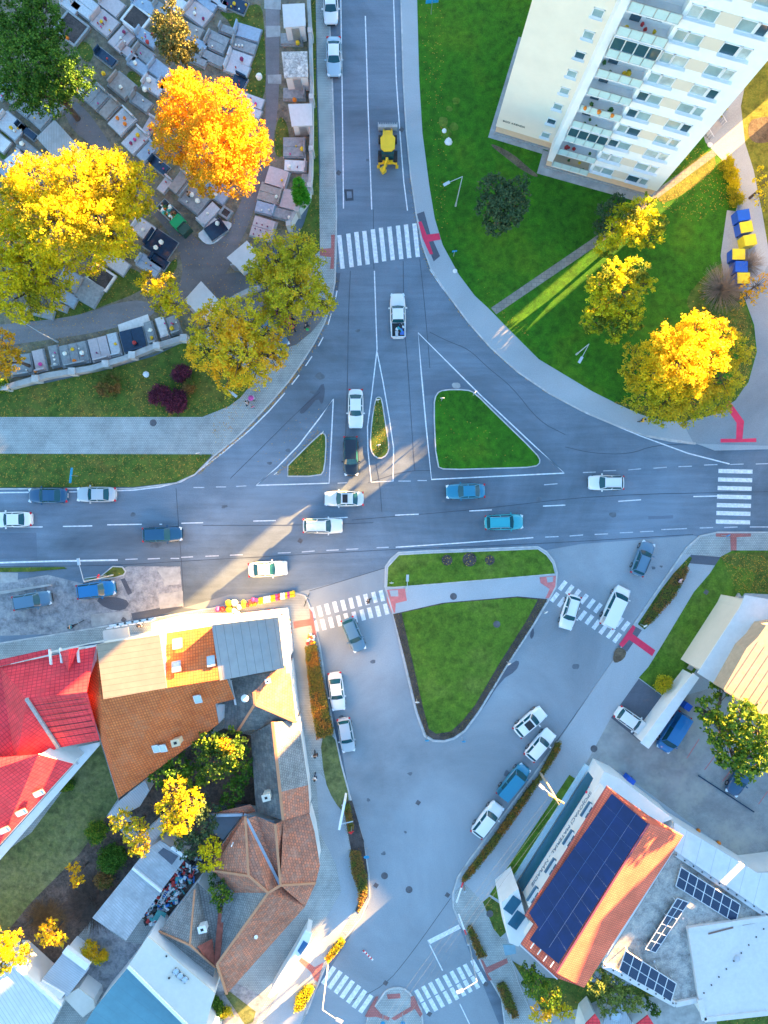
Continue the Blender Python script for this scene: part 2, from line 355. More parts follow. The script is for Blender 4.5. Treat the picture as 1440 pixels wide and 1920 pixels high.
slab('lawn_west_lower', [(-400, 850), (398, 852), (365, 889), (330, 904), (250, 913), (-400, 916)], .136, M['grass_leafy'])
slab('cemetery_ground', [(-400, -400), (584, -400), (584, 150), (583, 370), (545, 432), (500, 480), (470, 510), (430, 560), (400, 600), (370, 630), (290, 664), (200, 690), (90, 714), (0, 736), (-400, 780)], .14, M['cem'])
for p in ([(405, 20), (440, 30), (490, 0), (497, 60), (500, 200), (460, 180), (440, 50)], [(470, 70), (497, 60), (500, 185), (468, 180), (480, 130)], [(520, 215), (540, 230), (545, 290), (512, 300)],
          [(140, 90), (160, 75), (180, 100), (165, 125)], [(215, 500), (260, 505), (285, 540), (180, 580), (120, 600), (60, 605), (40, 598), (150, 560)], [(245, 130), (270, 150), (260, 170), (235, 150)], [(300, 520), (330, 480), (335, 500), (320, 520)], [(0, 245), (20, 250), (15, 300), (0, 300)]):
    sheet('cemetery_grass', p, .146, M['grass_leafy'], sm=2)
for p in ([(497, -200), (526, -200), (524, 150), (522, 200), (513, 262), (508, 300), (496, 350), (480, 385), (466, 425), (450, 455), (432, 500), (395, 560), (350, 590), (290, 590), (318, 560), (345, 520), (340, 480), (315, 430), (240, 350), (170, 270), (135, 245), (112, 188), (150, 190), (205, 265), (215, 290), (262, 350), (330, 400), (375, 462), (420, 450), (445, 395), (465, 350), (492, 290), (500, 240)],
          [(-100, 612), (0, 610), (75, 602), (150, 592), (220, 568), (275, 562), (300, 590), (215, 617), (120, 634), (0, 650), (-100, 655)]):
    sheet('cemetery_path', p, .15, M['cempath'], sm=2)
sheet('gate_ramp', [(395, 560), (430, 500), (500, 545), (560, 585), (610, 575), (600, 610), (540, 660), (480, 640), (440, 600)], .155, M['cempath'], sm=1)
for p in [(120, 193, 150, 240), (505, 240, 520, 262)]: pass
for a in ([(496, 0), (527, 0), (527, 20), (496, 18)], [(498, 50), (526, 50), (526, 70), (500, 72)], [(502, 142), (528, 141), (528, 159), (503, 158)]): sheet('concrete_patch', a, .156, M['conc'])

# east side: footway, lawn, housing estate paths
EK = [(752, -400), (752, 0), (756, 150), (762, 250), (770, 330), (780, 400), (792, 460), (808, 505), (840, 553), (880, 607), (920, 652), (970, 697), (1030, 738), (1090, 770), (1150, 796), (1210, 817), (1305, 832)]
ELW = [(1380, 752), (1330, 781), (1280, 791), (1240, 789), (1200, 777), (1160, 759), (1110, 734), (1060, 704), (1010, 674), (960, 624), (915, 578), (890, 555), (860, 515), (830, 460), (815, 410), (805, 350), (792, 250), (786, 150), (782, 0), (782, -400)]
slab('footway_east', EK + [(1340, 845), (1700, 836), (1900, 830), (1900, -400)], .11, M['path'])
kerbline(EK, .13)
kerbline([(1210, 817), (1260, 827), (1303, 832)], .14, .25)
slab('lawn_east', ELW + [(1240, -400), (1300, 200), (1322, 268), (1340, 288), (1362, 310), (1384, 370), (1378, 400), (1372, 500), (1395, 560), (1413, 610), (1418, 660), (1402, 718)], .13, M['grass'])
sheet('sun_tinted_grass', [(1225, 370), (1320, 280), (1345, 300), (1330, 330), (1250, 385)], .136, M['grass_gold'], sm=1)
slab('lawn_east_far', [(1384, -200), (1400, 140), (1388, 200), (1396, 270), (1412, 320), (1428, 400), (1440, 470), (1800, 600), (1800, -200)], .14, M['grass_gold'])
sheet('bare_patch', [(1402, 232), (1415, 222), (1460, 218), (1460, 262), (1422, 272), (1402, 262)], .147, M['dirt'], sm=2)
sheet('estate_yard', [(1384, 372), (1440, 470), (1800, 600), (1800, 836), (1440, 836), (1300, 832), (1280, 795), (1402, 718), (1418, 660), (1413, 610), (1395, 560), (1372, 500)], .133, M['road2'])
sheet('estate_path', [(1322, 268), (1328, 240), (1360, 160), (1388, 135), (1400, 140), (1388, 200), (1396, 270), (1412, 320), (1428, 400), (1450, 480), (1400, 560), (1384, 372), (1362, 310), (1340, 288)], .139, M['path'])
sheet('bin_platform', [(1362, 395), (1400, 400), (1415, 470), (1400, 545), (1360, 548), (1350, 480)], .143, M['road2'])
sheet('slab_path', [(920, 578), (930, 590), (1118, 462), (1225, 378), (1342, 292), (1334, 282), (1215, 368), (1108, 450)], .142, M['slabpath'])
sheet('worn_track', [(918, 273), (926, 271), (962, 290), (990, 315), (1010, 330), (1004, 334), (975, 318), (950, 298)], .137, M['dirt'], sm=1)
for x, y, r in ((830, 230, 11), (842, 205, 7), (855, 190, 8), (838, 262, 5), (835, 250, 12), (851, 238, 9)):
    sheet('bare_patch', [(x+r*math.cos(t)*random.uniform(.7, 1.2), y+r*math.sin(t)*random.uniform(.7, 1.2)) for t in [i*.7 for i in range(9)]], .137, M['grass_dry'], sm=1)
sheet('leaf_strewn_verge', [(1150, 755), (1200, 776), (1240, 788), (1280, 790), (1330, 780), (1378, 751), (1401, 717), (1416, 660), (1411, 612), (1394, 565), (1385, 570), (1398, 640), (1380, 700), (1320, 745), (1250, 765)], .136, M['grass_leafy'])
sheet('shrub_bed', [(1275, 570), (1330, 505), (1365, 490), (1390, 560), (1410, 610), (1390, 640), (1320, 600)], .138, M['grass_leafy'], sm=2)

# right middle: pavement, planting, parking
slab('pavement_southeast', [(1900, 994), (1440, 998), (1345, 998), (1312, 1005), (1286, 1028), (1235, 1102), (1180, 1182), (1150, 1237), (1045, 1390), (1000, 1452), (940, 1532), (880, 1612), (858, 1645), (849, 1675), (850, 1702), (862, 1730), (880, 1760), (905, 1812), (940, 1872), (970, 2100), (1900, 2100)], .12, M['path'])
kerbline([(1900, 994), (1440, 998), (1345, 998), (1312, 1005), (1286, 1028), (1235, 1102), (1180, 1182), (1152, 1237)], .135)
kerbline([(1045, 1390), (1000, 1452), (940, 1532), (880, 1612), (858, 1645), (849, 1675), (850, 1702), (862, 1730), (880, 1760), (905, 1812), (940, 1872), (970, 2100)], .135)
sheet('paved_corner', [(1280, 1040), (1312, 1007), (1345, 1000), (1900, 996), (1900, 1036), (1370, 1032), (1350, 1045), (1300, 1040)], .126, M['pave'])
sheet('dark_patch', [(1294, 1040), (1350, 1044), (1340, 1060), (1290, 1056)], .13, M['patch'])
slab('planting_strip', [(1292, 1043), (1297, 1046), (1282, 1075), (1262, 1120), (1240, 1140), (1222, 1165), (1208, 1180), (1195, 1170), (1235, 1110), (1262, 1075)], .14, M['grass_leafy'])
slab('lawn_southeast', [(1350, 1044), (1372, 1032), (1800, 1034), (1800, 1120), (1395, 1112), (1372, 1145), (1300, 1262), (1262, 1300), (1245, 1306), (1197, 1270), (1215, 1250), (1240, 1210), (1270, 1160), (1300, 1110), (1330, 1075)], .14, M['grass_dry'], kerb=False)
sheet('dry_leaves', [(1345, 1045), (1375, 1035), (1460, 1036), (1460, 1115), (1400, 1112), (1420, 1070), (1370, 1060)], .146, M['grass_leafy'], sm=1)
sheet('parking_lot', [(1085, 1455), (1145, 1345), (1212, 1395), (1262, 1310), (1330, 1290), (1900, 1400), (1900, 1700), (1440, 1650), (1160, 1445), (1110, 1480)], .127, M['lot'])
sheet('dark_drive', [(1197, 1272), (1244, 1307), (1262, 1310), (1212, 1400), (1145, 1345)], .133, M['patch'])
sheet('corner_soil', [(1152, 1218), (1160, 1212), (1175, 1220), (1170, 1235), (1153, 1244), (1148, 1236)], .134, M['dirt'], sm=1)
slab('grass_strip', [(1067, 1452), (1086, 1464), (1010, 1575), (938, 1688), (918, 1676), (960, 1612)], .14, M['grass_dry'])
sheet('paved_margin', [(1086, 1464), (1106, 1476), (945, 1700), (938, 1688), (1010, 1575)], .13, M['pave'])
slab('grass_corner', [(905, 1690), (917, 1680), (940, 1696), (950, 1745), (938, 1756), (925, 1740)], .14, M['grass_leafy'])
sheet('paved_south', [(905, 1690), (938, 1757), (950, 1760), (955, 1790), (1000, 1900), (1010, 2100), (985, 2100), (940, 1872), (905, 1812), (865, 1730), (851, 1700), (853, 1670), (870, 1655)], .127, M['pave'])

# islands
IL = [([(520, 893), (600, 813), (608, 812), (612, 822), (609, 880), (600, 893)], 'grass_leafy', 'traffic_island_west', 1),
      ([(704, 748), (710, 744), (716, 748), (722, 790), (730, 838), (726, 853), (712, 861), (699, 853), (694, 835), (697, 790)], 'grass_leafy', 'traffic_island_teardrop', 1),
      ([(813, 760), (818, 738), (832, 731), (875, 731), (890, 737), (930, 777), (1005, 850), (1014, 866), (1003, 876), (940, 878), (835, 881), (818, 874)], 'grass', 'traffic_island_east', 1)]
for p, mt, nm, s in IL: slab(nm, p, .15, M[mt], sm=s, kerb=True, kw=.14)
MAIN = [(722, 1100), (723, 1062), (733, 1048), (747, 1036), (800, 1033), (1008, 1025), (1024, 1034), (1038, 1052), (1044, 1072), (1042, 1100), (1029, 1124), (1000, 1172), (955, 1240), (900, 1332), (872, 1370), (851, 1385), (832, 1390), (812, 1389), (796, 1380), (780, 1335), (755, 1230), (737, 1150)]
slab('central_island', MAIN, .12, M['path'], kerb=True, kw=.18)
slab('island_lawn_north', [(725, 1100), (727, 1063), (748, 1040), (800, 1037), (1008, 1029), (1024, 1040), (1036, 1056), (1040, 1076), (900, 1088), (740, 1101)], .15, M['grass_dry'], kerb=True, kw=.12)
slab('planting_soil', [(737, 1151), (830, 1130), (970, 1118), (1026, 1123), (998, 1171), (953, 1240), (898, 1330), (870, 1368), (850, 1382), (832, 1387), (813, 1386), (799, 1377), (783, 1334), (758, 1230)], .14, M['soil'])
slab('island_lawn_south', [(753, 1149), (835, 1131), (970, 1120), (1008, 1124), (985, 1166), (935, 1245), (890, 1322), (866, 1352), (845, 1371), (818, 1375), (804, 1366), (793, 1325), (770, 1225)], .16, M['grass_dry'])
sheet('wet_stain', [(925, 1275), (965, 1238), (975, 1240), (968, 1258), (940, 1275), (905, 1330), (880, 1360), (900, 1330)], .008, M['patch'], sm=1)
sheet('wet_stain', [(1000, 1175), (1002, 1190), (996, 1200), (993, 1190)], .009, M['patch'], sm=1)
sheet('oil_stain', [(560, 770), (590, 740), (606, 715), (610, 735), (604, 762), (596, 745), (580, 765), (566, 778)], .007, M['patch'], sm=1)
# small strips left
slab('kerb_island', [(-60, 1112), (-20, 1112), (95, 1095), (98, 1098), (0, 1113), (-60, 1120)], .12, M['kerb'])
slab('grass_sliver', [(-60, 1066), (0, 1064), (120, 1063), (126, 1066), (60, 1072), (-60, 1073)], .08, M['grass_leafy'])
slab('lamp_island', [(158, 1088), (160, 1084), (190, 1080), (212, 1062), (230, 1063), (236, 1072), (232, 1078), (215, 1083)], .13, M['grass_leafy'], kerb=True, kw=.12)
# southwest block
SWK = [(-400, 1216), (0, 1206), (120, 1187), (270, 1162), (400, 1140), (470, 1124), (555, 1112), (572, 1117), (580, 1135), (588, 1165), (600, 1212), (612, 1290), (625, 1362), (640, 1432), (656, 1492), (680, 1572), (692, 1640), (693, 1682), (677, 1720), (645, 1760), (612, 1808), (590, 1860), (575, 1900)]
slab('pavement_southwest', SWK + [(500, 2100), (-400, 2100)], .12, M['pave'])
kerbline(SWK, .135)
sheet('asphalt_footway', [(592, 1450), (600, 1450), (630, 1480), (652, 1575), (676, 1650), (677, 1680), (655, 1720), (615, 1790), (585, 1855), (560, 1930), (500, 2000), (500, 1900), (540, 1830), (600, 1740), (640, 1670), (630, 1620), (600, 1560)], .126, M['path'])
sheet('grass_gap', [(600, 1380), (625, 1372), (640, 1430), (655, 1488), (650, 1530), (625, 1500), (608, 1460)], .13, M['grass_old'], sm=1)
slab('planting_strip', [(642, 1500), (660, 1500), (682, 1575), (690, 1640), (690, 1680), (672, 1712), (666, 1706), (680, 1672), (664, 1620), (652, 1560)], .14, M['soil'])
sheet('grid_paving', [(668, 1716), (676, 1722), (652, 1754), (642, 1745)], .131, M['pave'])
for p in ([(-60, 1600), (0, 1605), (60, 1560), (150, 1440), (187, 1385), (222, 1497), (200, 1530), (150, 1600), (20, 1750), (-60, 1800)],): sheet('garden_lawn', p, .13, M['grass_old'])
sheet('brush_ground', [(15, 1745), (60, 1690), (150, 1600), (200, 1530), (250, 1580), (270, 1600), (245, 1640), (172, 1725), (100, 1810), (30, 1810)], .134, M['brush'])
sheet('garden_ground', [(222, 1497), (345, 1405), (420, 1365), (475, 1380), (482, 1520), (455, 1530), (400, 1620), (375, 1650), (300, 1745), (240, 1700), (300, 1600), (270, 1560)], .132, M['brush'])
sheet('yard', [(150, 1790), (180, 1725), (235, 1765), (278, 1770), (235, 1812), (177, 1885), (150, 1870)], .136, M['oldroad'])
sheet('yard', [(405, 1820), (450, 1845), (500, 1870), (480, 1920), (420, 1920), (380, 1860)], .136, M['oldroad'])
sheet('garden_lawn', [(420, 1860), (432, 1858), (480, 1895), (475, 1915), (460, 1920)], .142, M['grass_old'])
# southern splitter island
slab('splitter_island', chaikin([(716, 1868), (724, 1856), (745, 1850), (764, 1856), (774, 1870)], 1, False) + [(790, 1892), (812, 2100), (650, 2100), (690, 1905)], .12, M['pave'], kerb=True)
slab('southeast_verge', [(1020, 1900), (960, 1800), (1010, 1830), (1300, 1860), (1600, 1900), (1600, 2100), (1030, 2100)], .14, M['grass_leafy'])
sheet('pale_yard', [(1085, 1890), (1150, 1860), (1250, 1870), (1340, 1885), (1350, 2000), (1000, 2000), (1005, 1905)], .147, M['conc'])

# ---------------------------------------------------------------- painted markings
def line(pts, w=.13, mat='paint', z=.013, name='road_marking'): return strip(pts, w, z, M[mat], name)
def dashes(segs, w=.13, mat='paint'):
    b = MB()
    for (x0, y0, x1, y1) in segs:
        a, c = W(x0, y0), W(x1, y1); d = (c-a).normalized(); n = Vector((-d.y, d.x, 0))*w/2; u = Vector((0, 0, .013))
        b.face([a-n+u, c-n+u, c+n+u, a+n+u])
    return tag(b.build('road_marking', M[mat]), kind='structure')
line([(639, -300), (639, 0), (642, 200), (644, 391)]); line([(685, 30), (690, 200), (697, 393)]); line([(737, -300), (738, 0), (743, 150), (750, 250), (757, 340), (764, 395)])
dashes([(683, -120, 684, -60)]); line([(702, 508), (705, 600), (707, 655)])
line([(707, 655), (697, 740), (689, 800), (690, 845), (696, 904), (737, 902), (738, 840), (730, 785), (718, 715), (707, 660)])
line([(784, 624), (790, 700), (799, 800), (809, 899), (1058, 887), (1000, 834), (900, 740), (850, 690), (784, 624)], .15)
line([(625, 748), (600, 783), (560, 835), (520, 876), (480, 910), (617, 906), (621, 830), (625, 748)], .15)
line([(806, 505), (828, 538), (864, 583), (900, 625), (960, 680), (1030, 731), (1100, 775), (1200, 817), (1290, 850), (1368, 870)], .15)
line([(534, 737), (505, 770), (470, 805), (420, 847), (370, 885), (340, 903), (300, 913), (250, 919), (150, 922), (-200, 926)], .15)
dashes([(632, 545, 629, 561), (621, 588, 615, 609), (606, 632, 597, 649), (585, 668, 573, 686), (561, 703, 547, 721)])
dashes([(-60, 989, 5, 989), (25, 988, 80, 988), (118, 987, 173, 986), (201, 984, 266, 983), (299, 983, 304, 983), (340, 981, 381, 980), (475, 977, 517, 976), (609, 972, 652, 970), (741, 966, 785, 964), (880, 958, 922, 956), (1018, 949, 1060, 947), (1159, 940, 1202, 937), (1300, 931, 1345, 930)])
dashes([(363, 914, 383, 914), (405, 913, 424, 913), (443, 912, 462, 911), (633, 906, 651, 905), (747, 902, 770, 902), (783, 901, 800, 901), (1020, 909, 1045, 907), (1093, 886, 1117, 885), (1131, 883, 1155, 882), (1178, 881, 1202, 879), (1225, 878, 1250, 876), (1272, 875, 1297, 874), (1320, 872, 1345, 871), (1369, 871, 1394, 870), (1417, 870, 1480, 868)], .11, 'thinpaint')
line([(-200, 1058), (0, 1055), (110, 1052), (221, 1050)], .2)
dashes([(235, 1049, 258, 1048), (277, 1048, 300, 1047), (320, 1047, 336, 1047), (340, 1045, 362, 1044), (385, 1043, 410, 1042), (431, 1041, 455, 1040), (521, 1037, 545, 1036), (566, 1035, 590, 1033), (612, 1032, 635, 1031), (649, 1030, 672, 1029), (706, 1027, 729, 1026), (1022, 1007, 1047, 1006), (1068, 1005, 1093, 1003), (1115, 1002, 1140, 1001), (1162, 999, 1187, 998), (1200, 997, 1225, 996), (1240, 993, 1288, 991), (1312, 990, 1337, 989), (1358, 989, 1383, 988), (1406, 988, 1480, 988)], .12, 'thinpaint')
line([(742, 1026), (850, 1019), (1000, 1008)])
line([(803, 1767), (862, 1737)], .55); line([(803, 1766), (830, 1820)]); line([(862, 1882), (890, 1940)])
def crosswalk(stripes, w=.5, mat='paint'):
    b = MB()
    for (x0, y0, x1, y1) in stripes:
        a, c = W(x0, y0), W(x1, y1); d = (c-a).normalized(); n = Vector((-d.y, d.x, 0))*w/2; u = Vector((0, 0, .016))
        b.face([a-n+u, c-n+u, c+n+u, a+n+u])
    return tag(b.build('crosswalk', M[mat]), kind='structure')
crosswalk([(x+4, y, x+10.5, y+63) for x, y in zip((632, 649, 664, 679, 695, 710, 726, 742, 757, 773), (441, 438, 435, 433, 430, 427, 425, 423, 421, 419))], .52)
crosswalk([(1347-i*.8, y, 1411-i*.8, y+1.5) for i, y in enumerate((883, 899, 915, 931, 947, 962, 978))], .5)
crosswalk([(x-2.5, y-10, x+2.5, y+10) for x, y in ((586, 1149), (600, 1146), (614, 1142), (629, 1138), (644, 1135), (659, 1131), (673, 1127), (687, 1124), (702, 1120), (716, 1117))] +
          [(x-2.5, y-10, x+2.5, y+10) for x, y in ((592, 1174), (606, 1171), (621, 1167), (636, 1164), (650, 1160), (665, 1157), (680, 1153), (694, 1149), (709, 1146), (724, 1142))], .5)
crosswalk([(x+6, y-8, x-6, y+8) for x, y in ((1055, 1098), (1068, 1106), (1081, 1114), (1095, 1123), (1108, 1132), (1121, 1140), (1134, 1149), (1147, 1158), (1161, 1166), (1173, 1174))] +
          [(x+6, y-8, x-6, y+8) for x, y in ((1040, 1120), (1053, 1129), (1066, 1137), (1079, 1146), (1092, 1154), (1105, 1162), (1118, 1171), (1131, 1180), (1145, 1188), (1157, 1196))], .5)
crosswalk([(x+11, y-16, x-11, y+16) for x, y in ((616, 1829), (628, 1837), (640, 1846), (651, 1855), (663, 1864), (674, 1873), (686, 1882))], .55)
crosswalk([(x-6, y-11, x+6, y+11) for x, y in ((786, 1867), (799, 1860), (812, 1853), (825, 1846), (839, 1839), (852, 1832), (865, 1825), (877, 1819), (891, 1811))] +
          [(x-6, y-11, x+6, y+11) for x, y in ((799, 1891), (812, 1884), (825, 1877), (839, 1870), (852, 1863), (865, 1856), (877, 1849), (891, 1842), (904, 1834))], .5)
# tactile and warning paving
sheet('tactile_patch', [(781, 402), (795, 397), (806, 438), (825, 481), (813, 491), (797, 450)], .124, M['patch'])
sheet('tactile_marking', [(784, 417), (790, 416), (800, 441), (823, 438), (826, 450), (804, 454), (812, 477), (806, 478), (792, 447)], .13, M['crim'])
sheet('tactile_marking', [(1355, 757), (1366, 751), (1394, 790), (1391, 823), (1417, 822), (1417, 829), (1350, 830), (1350, 823), (1379, 823), (1380, 793)], .139, M['crim'])
sheet('tactile_patch', [(1186, 1172), (1203, 1181), (1175, 1222), (1158, 1212)], .13, M['patch'])
sheet('tactile_marking', [(1160, 1208), (1186, 1171), (1191, 1176), (1185, 1188), (1228, 1219), (1222, 1230), (1179, 1199), (1166, 1214)], .135, M['crim'])
for p in ([(621, 441), (628, 441), (626, 505), (619, 505), (621, 483), (600, 480), (600, 468), (621, 466)], [(580, 1140), (586, 1148), (594, 1195), (588, 1196), (584, 1172), (552, 1178), (550, 1165), (582, 1160)],
          [(1341, 1000), (1407, 1000), (1407, 1006), (1380, 1007), (1380, 1033), (1369, 1033), (1368, 1007), (1341, 1006)],
          [(556, 1796), (562, 1792), (590, 1812), (607, 1803), (596, 1840), (590, 1836), (584, 1822)], [(900, 1796), (906, 1800), (912, 1812), (950, 1795), (952, 1804), (914, 1824), (922, 1836), (916, 1838)]):
    sheet('tactile_marking', p, .138, M['pave2'])
for p in ([(724, 1106), (759, 1103), (763, 1126), (742, 1131), (741, 1148), (735, 1150), (726, 1128)], [(1011, 1082), (1043, 1079), (1041, 1100), (1030, 1121), (1022, 1122), (1030, 1104), (1013, 1093)]):
    sheet('tactile_marking', p, .129, M['crim2'])
for p in ([(730, 1107), (746, 1106), (747, 1118), (733, 1118)], [(1024, 1082), (1037, 1081), (1036, 1091), (1026, 1092)]): sheet('tactile_marking', p, .134, M['path'])
for p in ([(704, 1868), (710, 1866), (702, 1885), (715, 1900), (731, 1906), (728, 1912), (705, 1905), (690, 1906), (684, 1904)], [(770, 1867), (776, 1866), (792, 1900), (788, 1906), (778, 1890), (740, 1912), (733, 1908), (770, 1886)], [(725, 1863), (750, 1861), (751, 1870), (727, 1872)]):
    sheet('tactile_marking', p, .134, M['pave2'])
# tar joints between asphalt lanes
for p in ([(657, 508), (653, 600), (652, 700), (648, 820)], [(787, 485), (795, 560), (803, 650), (806, 690)], [(756, 490), (757, 600), (765, 690), (775, 850), (778, 883)], [(700, 393), (701, 505)],
          [(806, 623), (840, 640), (880, 655), (915, 690), (960, 725), (1010, 790), (1060, 815)], [(432, 897), (500, 830), (560, 770), (600, 735)], [(690, 905), (760, 883), (810, 882)],
          [(0, 1062), (200, 1061), (345, 1052), (600, 1038), (740, 1030), (1005, 1020), (1300, 1002)], [(330, 915), (336, 1000), (342, 1075), (345, 1135)], [(700, 980), (560, 985), (380, 985)], [(660, 975), (900, 955), (1120, 928), (1440, 922)],
          [(1150, 1240), (1100, 1310), (1040, 1395)], [(650, 1880), (720, 1850), (770, 1790), (845, 1684)], [(725, 1064), (640, 1090), (580, 1108)], [(1060, 838), (1110, 850), (1180, 852), (1225, 835), (1300, 832)], [(705, 870), (712, 905), (716, 960)]):
    strip(chaikin(p, 2, False), .06, .010, M['tar'], 'tar_joint')
for p in ([(1290, 1387), (1310, 1395+30)], ): pass
for a, c in (((1287, 1421), (1310, 1385)), ((1320, 1443), (1352, 1400)), ((1354, 1464), (1388, 1420)), ((1421, 1507), (1442, 1478))): strip([a, c], .1, .133, M['crim2'], 'parking_line')
# fallen leaves: real little leaves lying on the ground
def scatter_leaves(name, areas, z=.16, cols=None):
    P_ = []
    for poly, n in areas:
        xs = [p[0] for p in poly]; ys = [p[1] for p in poly]; k = 0
        while k < n:
            x = random.uniform(min(xs), max(xs)); y = random.uniform(min(ys), max(ys))
            ins = False; j = len(poly)-1
            for i in range(len(poly)):
                if (poly[i][1] > y) != (poly[j][1] > y) and x < (poly[j][0]-poly[i][0])*(y-poly[i][1])/(poly[j][1]-poly[i][1])+poly[i][0]: ins = not ins
                j = i
            if ins: P_.append((x, y)); k += 1
    b = MB()
    for x, y in P_:
        c = W(x, y) + Vector((0, 0, z+random.uniform(0, .02))); a = random.uniform(0, 6.28); s = random.uniform(.03, .075)
        u = Vector((math.cos(a), math.sin(a), random.uniform(-.2, .2)))*s; w = Vector((-math.sin(a), math.cos(a), random.uniform(-.2, .2)))*s*.7
        b.face([c-u, c-w, c+u, c+w])
    return tag(b.build(name, LEAFLIT), kind='stuff')
LEAFLIT = leafmat('fallen leaves', [(.45, .12, .02), (.65, .32, .03), (.70, .42, .06), (.40, .25, .08)], .1)
def band(pts, w):
    """list of thin quads beside a pixel polyline"""
    return [([pts[i], pts[i+1], (pts[i+1][0]+w, pts[i+1][1]+w*.3), (pts[i][0]+w, pts[i][1]+w*.3)]) for i in range(len(pts)-1)]
KW = [(633, 480), (622, 572), (610, 607), (592, 642), (567, 682), (542, 717), (512, 752), (477, 789), (442, 824), (406, 853), (370, 888)]
ar = [(q, 90 if i > 3 else 30) for i, q in enumerate(band(KW, 5))] + [(q, 60) for q in band([(x-9, y-3) for x, y in KW[4:]], 7)]
scatter_leaves('fallen_leaves', ar, .02)
scatter_leaves('fallen_leaves', [(q, 26) for q in band(EK[4:], -7)] + [([(520, 893), (600, 810), (596, 806), (515, 888)], 130), ([(612, 815), (617, 815), (612, 893), (607, 893)], 40), ([(596, 860), (470, 870), (560, 780), (600, 760)], 60)], .012)
scatter_leaves('fallen_leaves', [([(0, 745), (290, 680), (430, 760), (380, 782), (0, 782)], 900), ([(0, 850), (398, 852), (330, 904), (0, 916)], 700), ([(400, 853), (600, 600), (560, 590), (400, 780)], 400), ([(200, 480), (500, 300), (560, 500), (330, 640)], 900), ([(0, 0), (500, 0), (500, 300), (0, 500)], 700), ([(0, 600), (330, 570), (330, 640), (0, 720)], 600), ([(526, 888), (604, 820), (604, 888)], 140), ([(700, 760), (715, 760), (727, 840), (710, 856), (697, 840)], 120)], .165)
scatter_leaves('fallen_leaves', [([(785, 0), (830, 0), (840, 460), (1000, 640), (960, 620), (820, 420)], 220), ([(1150, 755), (1280, 790), (1402, 718), (1416, 640), (1380, 560), (1340, 700)], 1500), ([(1300, 260), (1384, 370), (1300, 420), (1220, 380)], 500), ([(820, 735), (1000, 865), (820, 875)], 45), ([(1350, 1040), (1440, 1040), (1440, 1110), (1380, 1110)], 500)], .15)

# repairs, drips and stains on the asphalt
rs = random.Random(11)
for x, y, r in ((600, 995, 5), (830, 940, 4), (1010, 935, 6), (420, 950, 5), (250, 965, 7), (290, 1020, 10), (720, 1600, 5), (690, 1500, 4), (770, 1450, 5), (950, 1450, 7), (1080, 1250, 6), (1225, 1065, 4), (1240, 1062, 3), (760, 1560, 3), (640, 1345, 6), (905, 1290, 5), (700, 1240, 5), (1150, 965, 6), (540, 845, 4), (505, 868, 5), (672, 620, 4), (690, 300, 4), (600, 705, 8), (590, 735, 7)):
    sheet('oil_stain', [(x+r*math.cos(t)*rs.uniform(.5, 1.6), y+r*math.sin(t)*rs.uniform(.4, 1.1)) for t in [i*.785 for i in range(8)]], .005, M['stain'], sm=2)
for p in ([(1340, 905), (1345, 905), (1338, 1004), (1332, 1004)], [(812, 640), (875, 700), (870, 706), (806, 650)]): pass
sheet('road_repair', [(795, 712), (860, 712), (872, 726), (830, 729), (812, 740), (797, 742)], .006, M['repair'])
sheet('road_repair', [(846, 718), (862, 717), (864, 728), (850, 729)], .010, M['conc'], sm=1)
sheet('road_repair', [(0, 1000), (68, 999), (70, 1046), (0, 1048)], .006, M['repair'])
sheet('road_repair', [(1215, 968), (1262, 966), (1262, 972), (1216, 974)], .006, M['repair'])
# ---------------------------------------------------------------- buildings
def cen(pts): return sum((Vector(p[:2]).to_3d() for p in pts), Vector())/len(pts)
def inset(pts, d):
    """move each corner of a closed xy outline inwards by d metres"""
    p = [Vector((q[0], q[1])) for q in pts]; n = len(p)
    A = sum(p[i].x*p[(i+1) % n].y - p[(i+1) % n].x*p[i].y for i in range(n)); s = 1 if A > 0 else -1
    o = []
    for i in range(n):
        a = (p[i]-p[i-1]).normalized(); b_ = (p[(i+1) % n]-p[i]).normalized()
        na = Vector((-a.y, a.x))*s; nb = Vector((-b_.y, b_.x))*s; m = (na+nb)
        m = m/m.length if m.length > .1 else na
        k = min(2.0, 1/max(.3, m.dot(na))); q = p[i] + m*d*k; o.append((q.x, q.y))
    return o
def house(name, label, cat, outline, faces, wall, z0=-.02, over=.35, fascia=None, roofmats=None, group=None, walls=None):
    """outline: (px,py,z) eave corners; faces: list of (material index, [(px,py,z)...]); wall: material"""
    ev = [W(*p) for p in outline]; c = cen(ev); root = thing(name, label, cat, (c.x, c.y, 0), group)
    zl = min(v.z for v in ev)
    b = MB(); ins = inset([(v.x, v.y) for v in ev], over); p = ins
    A = sum(p[i][0]*p[(i+1) % len(p)][1] - p[(i+1) % len(p)][0]*p[i][1] for i in range(len(p)))
    zs = [v.z - .12 for v in ev]
    for i in range(len(p)):
        j = (i+1) % len(p); q = [(p[i][0], p[i][1], z0), (p[j][0], p[j][1], z0), (p[j][0], p[j][1], zs[j]), (p[i][0], p[i][1], zs[i])]
        b.face(q if A > 0 else q[::-1])
    b.build('wall', wall, root)
    r = MB()
    for m, f in faces:
        q = [W(*x) for x in f]
        nz = sum(q[i].x*q[(i+1) % len(q)].y - q[(i+1) % len(q)].x*q[i].y for i in range(len(q)))
        r.face(q if nz > 0 else q[::-1], m)
    n = len(ev)
    for i in range(n):
        a, c2 = ev[i], ev[(i+1) % n]; q = [a-Vector((0, 0, .16)), c2-Vector((0, 0, .16)), c2, a]
        r.face(q if A > 0 else q[::-1], len(roofmats)-1)
    lo = [v-Vector((0, 0, .16)) for v in ev]; r.face(lo[::-1] if A > 0 else lo, len(roofmats)-1)
    ro = r.build('roof', roofmats, root)
    return root, ro, ins
